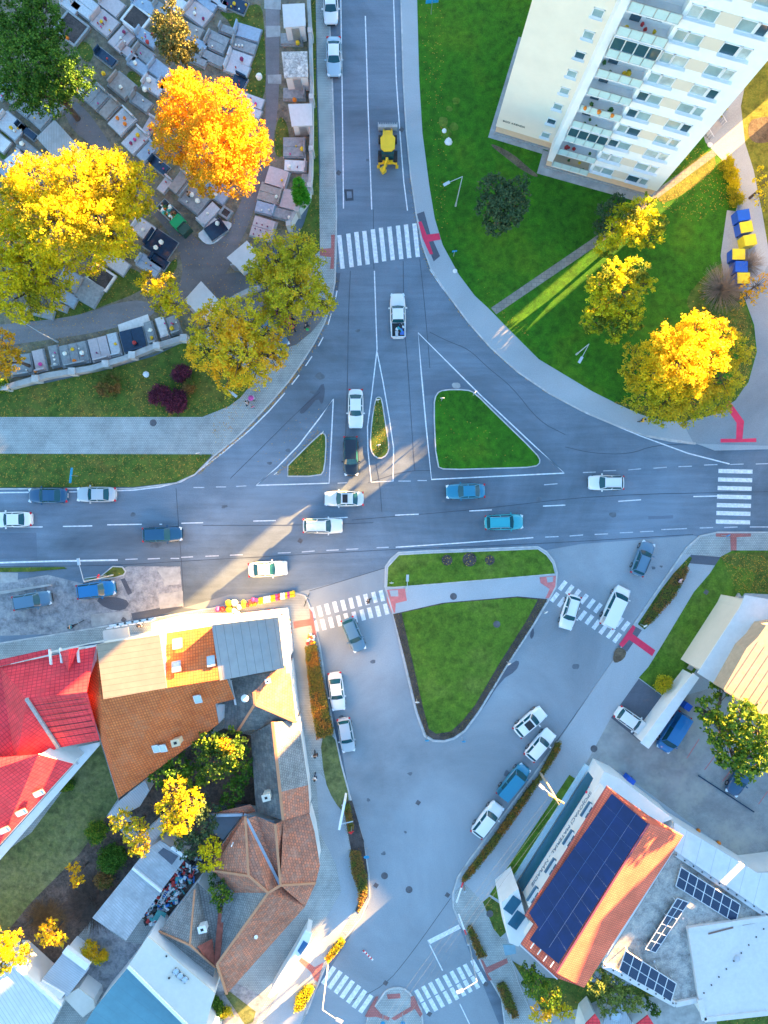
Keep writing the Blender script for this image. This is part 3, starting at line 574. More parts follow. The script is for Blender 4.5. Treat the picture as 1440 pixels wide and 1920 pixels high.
def pxline(a, b_, z): return W(a[0], a[1], z), W(b_[0], b_[1], z)
def window(root, c, u, w, h, n, frame=None, glass=None, name='window', d=.10, sill=True, split=True):
    """a framed window centred at c in a wall with outward normal n and horizontal direction u"""
    c = Vector(c); u = Vector(u).normalized(); n = Vector(n).normalized(); up = n.cross(u); 
    if up.z < 0: up = -up
    R3 = Matrix((u, n, up)).transposed(); b = MB(); fw = .07
    for s in (-1, 1):
        b.box(c+u*s*(w/2)+n*d/2, (fw, d, h+fw), tilt=R3); b.box(c+up*s*(h/2)+n*d/2, (w+fw, d, fw), tilt=R3)
    if split: b.box(c+n*.03, (.05, .05, h), tilt=R3)
    if sill: b.box(c-up*(h/2+.05)+n*.14, (w+.3, .3, .05), tilt=R3)
    f = b.build(name, frame or M['white'], root)
    g = MB(); g.box(c+n*.015, (w, .02, h), tilt=R3); g.build('pane', glass or M['glass'], f)
    return f
def skylight(root, px, py, z, ang, w, h, slope=(0, 0, 1)):
    c = W(px, py, z); n = Vector(slope).normalized(); u = Vector((math.cos(math.radians(ang)), math.sin(math.radians(ang)), 0)); u = (u-n*u.dot(n)).normalized(); v = n.cross(u)
    R3 = Matrix((u, v, n)).transposed(); b = MB()
    for s in (-1, 1): b.box(c+u*s*w/2+n*.05, (.1, h+.1, .14), tilt=R3); b.box(c+v*s*h/2+n*.05, (w+.1, .1, .14), tilt=R3)
    f = b.build('roof_window', M['steel'], root); g = MB(); g.box(c+n*.07, (w-.05, h-.05, .04), tilt=R3); g.build('pane', M['skyg'], f)
M['skyg'] = plain('roof window glass', (.45, .55, .62), .08, 0, .9, var=.05)
def chimney(root, px, py, z0, h, w, mat, name='chimney'):
    c = W(px, py, z0+h); b = MB(); b.box((c.x, c.y, z0+h/2), (w, w*.8, h), rz=.25); b.box((c.x, c.y, z0+h), (w+.16, w*.8+.16, .12), rz=.25)
    o = b.build(name, mat, root); g = MB(); g.box((c.x, c.y, z0+h+.07), (w*.4, w*.35, .05), rz=.25); g.build('flue', M['black'], o)

# --- the apartment tower
def tower():
    k = 1/15.61
    e = Vector((.963, -.27, 0)); nf = Vector((-.27, -.963, 0))       # along the facade / outwards
    A0 = W(1019, 315); L = 13.4; D = 17.0; TOP = 34.6; fh = 2.76; z1 = 1.75
    root = thing('apartment_tower', 'tall cream and white apartment tower with glazed balconies standing on the lawn', 'apartment tower', (A0.x+6, A0.y+8, 0))
    def pt(t, d=0, z=0): return A0 + e*t + nf*d + Vector((0, 0, z))
    P1 = W(925, 252); e1 = (W(1027, 283)-P1).normalized(); n1 = Vector((e1.y, -e1.x, 0)); L1 = (W(1027, 283)-P1).length
    w = MB()
    # main block without the balcony recess (t .75-4.9, depth 1.4), then the wing
    def blk(t0, t1, d0, d1, za, zb, m=0): w.prism([tuple(pt(t, -d).xy) for t, d in ((t0, d0), (t1, d0), (t1, d1), (t0, d1))], za, zb, m)
    blk(0, .7, 0, D, z1, TOP); blk(4.95, L, 0, D, z1, TOP); blk(.7, 4.95, 1.1, D, z1, TOP)
    w.build('wall', M['tw'], root)
    w2 = MB(); w2.prism([tuple((P1+e1*t-n1*d).xy) for t, d in ((0, 0), (L1+.3, 0), (L1+.3, 12), (0, 12))], z1, TOP-2.0)
    w2.build('wing_wall', M['tcr'], root)
    p = MB()
    p.prism([tuple(pt(t, -d).xy) for t, d in ((.12, .12), (L-.12, .12), (L-.12, D-.1), (.12, D-.1))], .5, z1)
    p.prism([tuple((P1+e1*t-n1*d).xy) for t, d in ((.12, .12), (L1+.2, .12), (L1+.2, 11.9), (.12, 11.9))], .5, z1-.003)
    p.build('base_band', M['cream2'], root)
    q = MB()
    q.prism([tuple(pt(t, -d).xy) for t, d in ((-.0, -.02), (L, -.02), (L, D), (0, D))], -.05, .5)
    q.prism([tuple((P1+e1*t-n1*d).xy) for t, d in ((0, -.02), (L1+.2, -.02), (L1+.2, 11.9), (0, 11.9))], -.05, .497)
    q.build('plinth', M['greyst'], root)
    ap = MB(); ap.prism([tuple((P1+e1*t-n1*d).xy) for t, d in ((-.5, -.6), (L1-.55, -.6), (L1-.55, 1), (-.5, 1))], -.05, .16)
    ap.prism([tuple((P1+e1*t-n1*d).xy) for t, d in ((-.5, 1), (.5, 1), (.5, 12), (-.5, 12))], -.05, .157)
    ap.prism([tuple(pt(t, d).xy) for t, d in ((-.6, .9), (L+.3, .9), (L+.3, -1), (-.6, -2))], -.05, .163); ap.build('apron', M['conc'], root)
    rf = MB(); rf.prism([tuple(pt(t, -d).xy) for t, d in ((-.1, -.1), (L+.1, -.1), (L+.1, D+.1), (-.1, D+.1))], TOP, TOP+.5); rf.prism([tuple((P1+e1*t-n1*d).xy) for t, d in ((-.1, -.1), (L1, -.1), (L1, 12.1), (-.1, 12.1))], TOP-2, TOP-1.6); rf.build('roof', M['gravel'], root)
    pn = MB()
    for i in range(12):
        z = 3.0 + i*fh
        if z > TOP-1: break
        for t, ws in ((5.75, .95), (6.95, 1.25), (10.0, 1.35), (11.3, .85)):
            window(root, pt(t, .004, z), e, ws, 1.25, nf, sill=False, split=False, glass=random.choice([M['glass'], M['glass2'], M['glass2'], M['glass3'], M['glass3']]))
        for t, wd in ((6.4, 2.75), (10.7, 2.75)):
            sb = MB(); sb.box(pt(t, .16, z-.72), (wd, .34, .06), rz=math.atan2(e.y, e.x)); sb.build('window_ledge', M['white'], root)
        pn = MB(); pn.box(pt(8.55, .012, z), (1.9, .03, 1.3), rz=math.atan2(e.y, e.x)); pn.build('colour_panel', M['cream'], root)
        if i < 11:
            c1 = P1+e1*(L1-1.0)+n1*.004+Vector((0, 0, z)); window(root, c1, e1, .95, .95, n1, split=False, glass=random.choice([M['glass'], M['glass2']]))
        # balcony
        zf = z - 1.35
        fl = MB(); fl.box(pt(2.82, -.35, zf), (4.3, 1.55, .16), rz=math.atan2(e.y, e.x)); o = fl.build('balcony', M['white'], root)
        gl = MB()
        for s in range(4): gl.box(pt(.72+.55+s*1.07, .42, zf+.62), (1.0, .04, .95), rz=math.atan2(e.y, e.x))
        gl.build('glass_parapet', M['bglass'], o)
        rl = MB(); rl.bar(pt(.68, .42, zf+1.12), pt(4.97, .42, zf+1.12), .06)
        for s in range(5): rl.bar(pt(.74+s*1.06, .45, zf+.08), pt(.74+s*1.06, .45, zf+1.12), .05)
        rl.build('railing', M['steel'], o)
        dr = MB(); dr.box(pt(1.9, -1.07, zf+1.15), (.9, .08, 2.0), rz=math.atan2(e.y, e.x)); dr.box(pt(3.4, -1.07, zf+1.4), (1.4, .08, 1.2), rz=math.atan2(e.y, e.x)); dr.build('balcony_door', M['glass'], o)
        if i in (2, 7):      # glazed-in balconies
            gz = MB()
            for s in range(5): gz.bar(pt(.74+s*1.06, .42, zf+1.12), pt(.74+s*1.06, .42, zf+2.6), .07)
            gz.bar(pt(.68, .42, zf+2.58), pt(4.97, .42, zf+2.58), .08); gz.build('glazing_frame', M['white'], o)
            g2 = MB()
            for s in range(4): g2.box(pt(.72+.55+s*1.07, .40, zf+1.85), (.95, .02, 1.4), rz=math.atan2(e.y, e.x))
            g2.build('glazing', M['glass'], o)
        if i in (0, 1, 3, 4, 6, 8):
            for s in range(random.randint(3, 6)): pl = MB(); pl.ball(pt(random.uniform(1, 4.7), random.uniform(-.8, .25), zf+.35), random.uniform(.14, .26), 7, 4, jit=.25); pl.build('pot_plant', M[random.choice(['redfl', 'yellfl', 'hedgeg', 'hedgeg'])], o)
        if i == 4:
            for s in range(3): pl = MB(); pl.ball(pt(1.2+s*1.4, .62, zf+1.0), .2, 8, 5, m=0, jit=.3); pl.build('flower_box', M['orangefl'], o)
    # writing near the foot of the wing
    sign(root, 'BOD ARENDA', P1+e1*1.95+n1*.03+Vector((0, 0, 3.2)), e1, n1, .42, M['black'])
    # side entrance stairs and railings on the right
    s = MB(); c = W(1333, 244); ex = Vector((.75, -.66, 0)).normalized(); ey = Vector((-ex.y, ex.x, 0))
    for i in range(6): s.prism([tuple((c+ex*(i*.32-1.2)+ey*v).xy) for v in (-1.1, 1.1)] + [tuple((c+ex*(i*.32-.88)+ey*v).xy) for v in (1.1, -1.1)], -.02, 1.0-.15*i)
    s.prism([tuple((c+ex*u+ey*v).xy) for u, v in ((-3.4, -1.1), (-1.2, -1.1), (-1.2, 1.1), (-3.4, 1.1))], -.02, 1.02)
    s.build('entrance_steps', M['conc'], root)
    r = MB()
    for v in (-1.15, 1.15):
        r.bar(c+ex*-3.2+ey*v+Vector((0, 0, 2)), c+ex*-1.2+ey*v+Vector((0, 0, 2)), .05); r.bar(c+ex*-1.2+ey*v+Vector((0, 0, 2)), c+ex*.8+ey*v+Vector((0, 0, 1.1)), .05)
        for i in range(14): u = -3.2+i*.3; zt = 2 if u < -1.2 else 2-(u+1.2)*.45; r.bar(c+ex*u+ey*v+Vector((0, 0, .1)), c+ex*u+ey*v+Vector((0, 0, zt)), .03)
    r.build('handrail', M['white'], root)
def sign(root, txt, pos, u, n, size, mat, extr=.01, name='lettering', align='CENTER'):
    cu = bpy.data.curves.new(name, 'FONT'); cu.body = txt; cu.size = size; cu.extrude = extr; cu.align_x = align; cu.align_y = 'CENTER'
    cu.materials.append(mat); o = bpy.data.objects.new(name, cu); COL.objects.link(o); o.parent = root
    u = Vector(u).normalized(); n = Vector(n).normalized(); up = n.cross(u)
    mt = Matrix((u, up, n)).transposed().to_4x4(); o0 = off(root) if root else Vector()
    mt.translation = Vector(pos) - o0
    bpy.context.view_layer.update(); me = bpy.data.meshes.new_from_object(o.evaluated_get(bpy.context.evaluated_depsgraph_get()))
    bpy.data.objects.remove(o); me.transform(mt); me.materials.clear(); me.materials.append(mat)
    o = bpy.data.objects.new(name, me); COL.objects.link(o); o.parent = root
    return o
M['tw'] = plain('white tower render', (.90, .90, .90), .9, var=.04, scale=.4); M['tcr'] = plain('pale cream tower render', (.86, .78, .66), .9, var=.05, scale=.3)
M['glass2'] = plain('window with pale blind', (.30, .42, .44), .15, 0, .8, var=.25, scale=.6); M['glass3'] = plain('window with net curtain', (.45, .52, .52), .2, 0, .6, var=.3, scale=1.2)
M['bglass'] = plain('frosted parapet glass', (.56, .73, .74), .25, 0, .5, var=.06)
M['redfl'] = plain('red flowers', (.55, .05, .05), .8, var=.4, scale=8); M['yellfl'] = plain('yellow flowers', (.80, .50, .02), .8, var=.2, scale=8); M['hedgeg'] = plain('pot plant green', (.05, .14, .03), .8, var=.3, scale=8)
M['whitefl'] = plain('white flowers', (.85, .85, .78), .8, var=.1, scale=8); M['pinkfl'] = plain('magenta flowers', (.62, .06, .28), .8, var=.3, scale=8); M['orangefl'] = plain('orange flowers', (.80, .22, .02), .8, var=.2, scale=8); M['purpfl'] = plain('purple flowers', (.25, .03, .12), .8, var=.3, scale=8)
tower()

# --- crimson roofed house, far left
TR, TO = M['tile_r'], M['tile_o']
O = [(-120, 1278, 8), (0, 1250, 8), (180, 1212, 8), (187, 1388, 6.5), (110, 1402, 6.5), (-120, 1440, 6.5)]
root, rf, ins = house('crimson_roofed_house', 'large house with crimson metal tile roof and painted white street front', 'house', O,
    [(0, [(-120, 1278, 8), (0, 1250, 8), (50, 1310, 10.2), (30, 1440, 7.2), (-120, 1440, 6.5)]), (0, [(0, 1250, 8), (180, 1212, 8), (163, 1297, 10.2), (50, 1310, 10.2)]), (0, [(50, 1310, 10.2), (163, 1297, 10.2), (187, 1388, 6.5), (110, 1402, 6.5)]),
     (0, [(50, 1310, 10.2), (110, 1402, 6.5), (30, 1440, 7.2)])], M['wallw'], roofmats=[TR, M['white']], over=.25)
b = MB()     # dormer and the low rail along the valley
b.face([W(112, 1222, 8.7), W(148, 1214, 8.7), W(129, 1217, 10.0)]); b.face([W(112, 1222, 8.7), W(129, 1217, 10.0), W(128, 1260, 9.4)]); b.face([W(129, 1217, 10.0), W(148, 1214, 8.7), W(128, 1260, 9.4)])
b.build('dormer', TR, root)
b = MB(); b.bar(W(50, 1310, 10.3), W(110, 1402, 6.7), .35, .3); b.build('roof_gully', M['greyst'], root)
for x, y in ((94, 1228), (114, 1225), (146, 1224)):
    b = MB(); b.bar(W(x-1, y-10, 8.25), W(x+2, y+18, 8.95), .16, .3); b.build('gable_upstand', M['white'], root)
b = MB(); b.face([W(-60, 1250, 8.25), W(95, 1216, 8.25), W(96, 1226, 8.3), W(-60, 1264, 8.3)]); b.build('front_flashing', TR, root)
b = MB()
for y0 in range(7):
    for x0 in range(9):
        u, v = (x0+.5+.2*(y0 % 2))/9.5, (y0+.6)/7.6
        p = Vector(W(62+v*44, 1316+v*80, 10.2-3.5*v)).lerp(Vector(W(163+v*24, 1302+v*80, 10.2-3.5*v)), u); b.box(p+Vector((0, 0, .05)), (.5, .05, .06), rz=.15)
b.build('snow_guards', M['black'], root)
# writing and shapes painted on the street front
a_, b_ = ins[1], ins[2]; ux = Vector((b_[0]-a_[0], b_[1]-a_[1], 0)); Lf = ux.length; ux.normalize(); nx = Vector((-ux.y, ux.x, 0)); nx = nx if nx.y > 0 else -nx
A_ = Vector((a_[0], a_[1], 0))
gr = MB()
def fpatch(mb, pts): 
    q = [A_+ux*t+nx*.02+Vector((0, 0, z)) for t, z in pts]; mb.face(q); mb.face(q[::-1])
for pts in ([(-6, 4.2), (-1, 5.6), (3, 5.8), (0, 4.8), (-4, 3.6)], [(-5, 1.6), (0, 2.6), (1.8, 3.4), (4.5, 3.4), (2, 2.2), (-2, 1.2)], [(4.2, 5.3), (8, 6.4), (10.5, 6.2), (9, 5.2), (6, 5.0)], [(5.5, 2.2), (8.8, 3.8), (9.8, 3.2), (7, 1.8)], [(2.2, 4.4), (4.8, 5.0), (5.6, 4.4), (3, 3.9)]): fpatch(gr, pts)
gr.build('painted_pattern', P('navy paint', (.02, .09, .25), .6), root)
for t in (1.0, 4.0, 7.0, 9.5): window(root, A_+ux*t+nx*.0+Vector((0, 0, 6.9)), ux, 1.2, .9, nx)
# lower wing
O = [(-120, 1530, 6.5), (0, 1453, 7.5), (72, 1414, 9.4), (138, 1432, 6.4), (0, 1583, 6.4), (-120, 1700, 6.4)]
root, rf, ins = house('house_wing', 'low wing with ribbed crimson roof and three skylights beside the lawn', 'house wing', O,
    [(0, [(-120, 1480, 9.4), (72, 1414, 9.4), (138, 1432, 6.4), (0, 1583, 6.4), (-120, 1700, 6.4)]), (0, [(-120, 1480, 9.4), (-120, 1430, 7.5), (30, 1420, 8.5), (72, 1414, 9.4)])], M['wallw'], roofmats=[TR, M['white']], over=.2)
for x, y in ((73, 1487), (40, 1523), (8, 1556)): skylight(root, x, y, 7.5, 18, 1.0, .6, (.32, -.35, .9))
b = MB(); b.prism([tuple(W(x, y, 3).xy) for x, y in ((72, 1416), (186, 1392), (186, 1398), (146, 1444), (0, 1612), (-60, 1680), (-60, 1655), (0, 1588), (140, 1434))], 2.7, 3.0, bottom=True); b.build('terrace_roof', M['white'], root)
b = MB(); b.tube(W(124, 1402, 3.3), W(146, 1433, 3.3), .12); b.build('drainpipe', M['steel'], root)

# --- orange tiled house with two flat lofts
EV = [(180, 1210, 7), (300, 1189, 7), (397, 1174, 7), (411, 1272, 8.5), (440, 1311, 6), (404, 1320, 6), (410, 1357, 5.5), (345, 1406, 5), (222, 1497, 5), (163, 1300, 8.6)]
EV = [(180, 1210, 7), (397, 1174, 7), (424, 1270, 7.4), (440, 1311, 6), (404, 1320, 6), (410, 1357, 5.5), (345, 1406, 5), (222, 1497, 4.6), (163, 1300, 7.6)]
root, rf, ins = house('orange_tiled_house', 'house under one big orange tiled roof with two flat lofts on top', 'house', EV,
    [(0, [(180, 1210, 7), (300, 1189, 7), (397, 1174, 7), (411, 1274, 9.4), (310, 1290, 9.4), (187, 1306, 9.4)]), (0, [(163, 1300, 7.6), (180, 1210, 7), (187, 1306, 9.4)]),
     (0, [(187, 1306, 9.4), (310, 1290, 9.4), (411, 1274, 9.4), (424, 1270, 7.4), (440, 1311, 6), (404, 1320, 6), (410, 1357, 5.5), (345, 1406, 5), (222, 1497, 4.6), (163, 1300, 7.6)])], M['wallw'], roofmats=[TO, M['steel']], over=.3)
def loft(name, pts, zb, zt, mat, wall, parapet=None, ang=0):
    b = MB(); p = [tuple(W(x, y, zt).xy) for x, y in pts]; b.prism(inset(p, .12), zb, zt-.12); o = b.build(name, wall, root)
    r = MB(); r.prism(p, zt-.12, zt, ang=ang, bottom=True); r.build('loft_roof', mat, o)
    if parapet:
        q = MB(); pp = [W(x, y, zt+1.2) for x, y in parapet]
        for i in range(len(pp)-1): q.bar(pp[i]-Vector((0, 0, .65)), pp[i+1]-Vector((0, 0, .65)), .35, 1.3)
        q.build('parapet', M['wallw'], o)
    return o
loft('loft', [(181, 1208), (299, 1190), (313, 1290), (194, 1311)], 6.8, 9.45, M['boards'], M['wallw'], ang=9)
loft('corner_loft', [(397, 1172), (522, 1157), (533, 1253), (412, 1276)], -.02, 8.9, M['felt'], M['wallw'], parapet=[(398, 1167), (530, 1151), (540, 1262)], ang=9)
skylight(root, 333, 1207, 7.9, 10, 1.0, 1.1, (-.12, .4, .9)); skylight(root, 331, 1250, 8.9, 10, .9, 1.1, (-.12, .4, .9)); skylight(root, 396, 1240, 8.7, 10, .8, 1.1, (-.12, .4, .9))
for x, y in ((371, 1310), (265, 1419), (239, 1440)): skylight(root, x, y, 7.9-(y-1310)*.02, 10, .75, .95, (.05, -.4, .9))
for x, y in ((293, 1403), (306, 1402)): skylight(root, x, y, 6.2, 10, .7, .95, (.05, -.4, .9))
chimney(root, 329, 1393, 5.4, 1.5, .8, P('chimney render', (.72, .55, .35), .8))
b = MB(); b.prism([tuple(W(x, y, 3.4).xy) for x, y in ((283, 1168), (345, 1153), (434, 1150), (436, 1160), (430, 1172), (285, 1192))], 3.1, 3.4, bottom=True)
b.prism([tuple(W(x, y, 3.4).xy) for x, y in ((192, 1183), (240, 1176), (242, 1196), (194, 1203))], 3.15, 3.35, bottom=True); b.build('canopy', M['membrane'], root)
for i in range(6): window(root, W(205+i*14, 1186-i*2.4, 5.2)+Vector((.3, .55, 0)), (1, .16, 0), .8, 1.2, (-.16, 1, 0))
b = MB(); b.prism([tuple(W(x, y, 5).xy) for x, y in ((432, 1276), (448, 1274), (448, 1322), (440, 1322))], -.02, 5.0); b.prism([tuple(W(x, y, 4.2).xy) for x, y in ((403, 1322), (424, 1320), (426, 1340), (411, 1356))], -.02, 4.2); b.build('light_well_walls', M['wallw'], root)

# --- low annex with a hipped roof, sunlit and shaded sides put into the tile colours
TB, TG = M['tile_b'], M['tile_g']
O = [(424, 1272, 4.6), (543, 1246, 4.6), (556, 1354, 4.6), (515, 1364, 4.6), (445, 1372, 4.6), (420, 1366, 4.6)]
root, rf, ins = house('hipped_annex', 'low white walled annex with weathered hipped tile roof behind the flower shop', 'annex', O,
    [(1, [(424, 1272, 4.6), (508, 1262, 6.4), (476, 1298, 6.6), (478, 1320, 6.6), (445, 1372, 4.6), (420, 1366, 4.6)]), (0, [(508, 1262, 6.4), (543, 1246, 4.6), (556, 1354, 4.6), (478, 1320, 6.6), (476, 1298, 6.6)]),
     (1, [(478, 1320, 6.6), (556, 1354, 4.6), (515, 1364, 4.6), (445, 1372, 4.6)]), (1, [(424, 1272, 4.6), (543, 1246, 4.6), (508, 1262, 6.4)])], M['wallw'], roofmats=[TB, M['tile_m'], M['wallw']], over=.15)
b = MB()
for a, c in (((478, 1320), (556, 1354)), ((478, 1320), (445, 1372))): b.bar(W(*a, 6.68), W(*c, 4.7), .28, .12)
b.bar(W(476, 1298, 6.7), W(478, 1320, 6.7), .28, .12); b.build('ridge_tiles', P('ridge tile', (.52, .24, .13), .8), root)
b = MB(); c = W(460, 1308, 6.4); b.ball(c+Vector((0, 0, .3)), .45, 12, 5, sz=.25); b.tube(c-Vector((0, 0, .7)), c+Vector((0, 0, .2)), .04); b.build('satellite_dish', M['white'], root)
chimney(root, 502, 1277, 6.2, .5, .45, M['white'], 'vent_box')

# --- long old house along the pavement
O = [(470, 1378, 3.8), (560, 1350, 3.8), (578, 1478, 3.8), (581, 1524, 3.8), (531, 1538, 3.8), (480, 1522, 3.8)]
root, rf, ins = house('long_old_house', 'long old house with mossy grey roof and one patch of clay tiles', 'house', O,
    [(1, [(470, 1378, 3.8), (511, 1354, 6), (531, 1538, 6), (480, 1522, 3.8)]), (0, [(511, 1354, 6), (560, 1350, 3.8), (578, 1472, 3.8), (526, 1485, 6)]), (2, [(526, 1485, 6), (578, 1472, 3.8), (581, 1524, 3.8), (531, 1538, 6)])], M['wallw'], roofmats=[TG, M['tile_m'], TB, M['white']], over=.2)
b = MB(); b.bar(W(511, 1354, 6.08), W(531, 1538, 6.08), .3, .14); b.build('ridge_tiles', P('ridge tile', (.52, .24, .13), .8), root)
chimney(root, 499, 1496, 5.0, 1.6, .75, P('pale chimney', (.6, .57, .5), .8))
# --- courtyard house with clay roofs
O = [(455, 1530, 3.6), (531, 1538, 3.6), (580, 1524, 3.6), (590, 1560, 3.6), (600, 1622, 3.6), (592, 1656, 3.6), (572, 1700, 3.6), (425, 1864, 3.6), (405, 1815, 3.6), (418, 1695, 3.6), (440, 1674, 3.6), (398, 1632, 3.6), (402, 1605, 3.6)]
root, rf, ins = house('clay_roofed_house', 'angled old house with patchwork of orange and brown clay tile roofs', 'house', O,
    [(0, [(455, 1530, 3.6), (460, 1531, 6), (466, 1642, 6.2), (398, 1632, 3.6), (402, 1605, 3.6)]), (0, [(460, 1531, 6), (462, 1535, 5.9), (525, 1659, 4.6), (503, 1674, 6.4), (466, 1642, 6.2)]),
     (0, [(462, 1535, 5.9), (480, 1530, 5.2), (516, 1545, 6.2), (525, 1659, 4.6)]), (0, [(516, 1545, 6.2), (531, 1538, 4.6), (580, 1524, 3.6), (590, 1560, 3.6), (600, 1622, 3.6), (592, 1656, 3.6), (526, 1660, 6.2), (525, 1659, 4.6)]),
     (0, [(526, 1660, 6.2), (592, 1656, 3.6), (572, 1700, 3.6), (503, 1674, 6.4), (525, 1659, 4.6)]), (0, [(466, 1642, 6.2), (503, 1674, 6.4), (440, 1674, 3.6), (398, 1632, 3.6)]),
     (0, [(503, 1674, 6.4), (572, 1700, 3.6), (425, 1864, 3.6), (407, 1808, 6.2)]), (1, [(440, 1674, 3.6), (503, 1674, 6.4), (407, 1808, 6.2), (405, 1815, 3.6), (418, 1695, 3.6)]), (0, [(407, 1808, 6.2), (425, 1864, 3.6), (405, 1815, 3.6)])],
    M['wallw'], roofmats=[TB, TG, M['wallw']], over=.2)
b = MB()
for a, c in (((460, 1531, 6.1), (466, 1642, 6.3)), ((466, 1642, 6.3), (503, 1674, 6.5)), ((503, 1674, 6.5), (526, 1660, 6.3)), ((516, 1545, 6.3), (526, 1660, 6.3)), ((503, 1674, 6.5), (407, 1808, 6.3)), ((526, 1660, 6.3), (592, 1656, 3.75)), ((407, 1808, 6.3), (425, 1864, 3.7)), ((398, 1632, 3.7), (466, 1642, 6.3))): b.bar(W(*a), W(*c), .26, .12)
b.build('ridge_tiles', P('ridge tile', (.52, .24, .13), .8), root)
b = MB(); b.bar(W(462, 1535, 6.0), W(525, 1659, 4.75), .35, .05); b.bar(W(391, 1529, 3.8), W(455, 1527, 3.8), .3, .3); b.bar(W(458, 1528, 4.2), W(515, 1543, 5.0), .35, .1); b.build('valley_gutter', P('zinc', (.38, .48, .58), .4, .3), root)
b = MB(); b.prism([tuple(W(x, y, 3.2).xy) for x, y in ((391, 1531), (455, 1529), (418, 1575), (400, 1562))], -.02, 3.2); b.build('flat_annex', P('dark felt', (.13, .17, .22), .8), root)
b = MB(); b.face([W(390, 1527, 3.3), W(470, 1508, 4.4), (W(480, 1522, 3.9)), W(456, 1528, 3.5)]); b.face([W(456, 1528, 3.5), W(480, 1522, 3.9), W(470, 1508, 4.4), W(390, 1527, 3.3)]); b.build('lean_to_roof', TB, root)
b = MB(); c = W(437, 1580, 5.4); b.tube(c, c+Vector((0, 0, .8)), .08); b.tube(W(480, 1757, 5), W(480, 1757, 5.6), .22); b.build('roof_vent', M['white'], root)
# --- grey tiled house by the junk yard
O = [(298, 1746, 3.4), (370, 1654, 3.4), (416, 1698, 3.4), (404, 1812, 3.4), (396, 1850, 3.4), (355, 1800, 3.4)]
root, rf, ins = house('grey_tiled_house', 'old hipped house with grey tiles and a rusty red valley', 'house', O,
    [(0, [(298, 1746, 3.4), (370, 1654, 3.4), (365, 1668, 4.4), (356, 1772, 6.0)]), (0, [(365, 1668, 4.4), (370, 1654, 3.4), (416, 1698, 3.4), (404, 1812, 3.4), (356, 1772, 6.0)]), (0, [(298, 1746, 3.4), (356, 1772, 6.0), (404, 1812, 3.4), (396, 1850, 3.4), (355, 1800, 3.4)])], M['wallw'], roofmats=[TG, TG, M['wallw']], over=.2)
b = MB(); b.bar(W(365, 1668, 4.5), W(356, 1772, 6.1), .2, .1); b.bar(W(356, 1772, 6.1), W(298, 1746, 3.5), .22, .1); b.bar(W(356, 1772, 6.1), W(404, 1814, 3.6), .22, .1); b.build('ridge_tiles', P('ridge tile', (.52, .24, .13), .8), root)
b = MB(); b.bar(W(416, 1702, 3.5), W(406, 1810, 3.7), .7, .1); b.face([W(370, 1775, 5.55), W(398, 1760, 4.15), W(404, 1810, 3.6), W(384, 1795, 4.95)]); b.build('rusty_valley', P('rust red tiles', (.36, .10, .07), .8, var=.4), root)
chimney(root, 379, 1743, 4.7, 1.0, .8, M['marble'])

# --- sheds and yards of the bottom left
def shed(name, label, pts, z, mat, wall=None, rise=0, ang=0, extra=None):
    p = [tuple(W(x, y, z).xy) for x, y in pts]; c = cen(p); root = thing(name, label, 'shed' if 'shed' in name else 'building', (c.x, c.y, 0))
    b = MB(); b.prism(inset(p, .15), -.02, z-.15); b.build('wall', wall or M['wallw'], root)
    r = MB(); r.prism(p, z-.15, z, ang=ang, bottom=True); ro = r.build('roof', mat, root)
    return root
r_ = shed('long_shed', 'long shed roofed in pale sheets with a dark patched corner', [(277, 1592), (300, 1576), (350, 1607), (302, 1671), (248, 1627)], 3.0, M['shedr'], ang=45)
b = MB(); b.prism([tuple(W(x, y, 3.06).xy) for x, y in ((296, 1599), (306, 1590), (334, 1606), (322, 1622))], 3.0, 3.05); b.build('patched_felt', M['patch'], r_)
b = MB(); b.bar(W(249, 1627, 3.1), W(303, 1671, 3.1), .3, .3); b.bar(W(322, 1588, 3.1), W(350, 1607, 3.1), .4, .3); b.build('upstand', M['white'], r_)
shed('sheet_roof_shed', 'shed with streaked grey corrugated sheets below the long shed', [(248, 1628), (301, 1672), (236, 1764), (173, 1721)], 2.8, M['shedr'], ang=45)
shed('lean_to_shed', 'narrow pale lean to shed at the corner of the orange tiled house', [(203, 1527), (225, 1500), (272, 1463), (280, 1482), (262, 1512), (215, 1536)], 2.6, M['sheet'], ang=40)
shed('small_shed', 'small weathered shed half hidden by the yellow garden tree', [(270, 1560), (300, 1535), (312, 1550), (284, 1585), (272, 1580)], 2.4, M['shedr'], ang=40)
r_ = shed('flat_garage', 'grey sheet roofed garage with a white parapet at one end', [(122, 1782), (168, 1815), (126, 1869), (74, 1842)], 3.2, M['sheet'], ang=55)
b = MB(); b.bar(W(122, 1779, 3.4), W(166, 1812, 3.4), .8, .5); b.bar(W(76, 1842, 3.3), W(118, 1868, 3.3), .7, .3); b.build('parapet', M['white'], r_)
r_ = shed('white_ribbed_hall', 'hall with white ribbed metal roof in the corner of the gardens', [(-120, 1800), (20, 1802), (114, 1888), (60, 1990), (-120, 1990)], 4.2, M['ribw'], ang=33)
b = MB(); b.bar(W(20, 1802, 4.25), W(114, 1888, 4.25), .35, .3); b.build('gutter', M['white'], r_)
b = MB(); b.box(W(60, 1825, 2.5)+Vector((0, .4, 0)), (2.6, .5, 1.2), rz=-.75); b.build('window_band', M['glass'], r_)
shed('teal_roofed_hall', 'broad hall with teal sheet roof beside the cream roof', [(240, 1814), (402, 1945), (400, 2060), (120, 2060), (150, 1935), (178, 1890)], 4.4, M['teal'], ang=52)
r_ = shed('cream_roofed_house', 'house with smooth cream roof and three little roof hatches', [(277, 1756), (403, 1862), (385, 1925), (362, 1935), (240, 1812)], 5.4, M['creamr'], wall=M['wallw'])
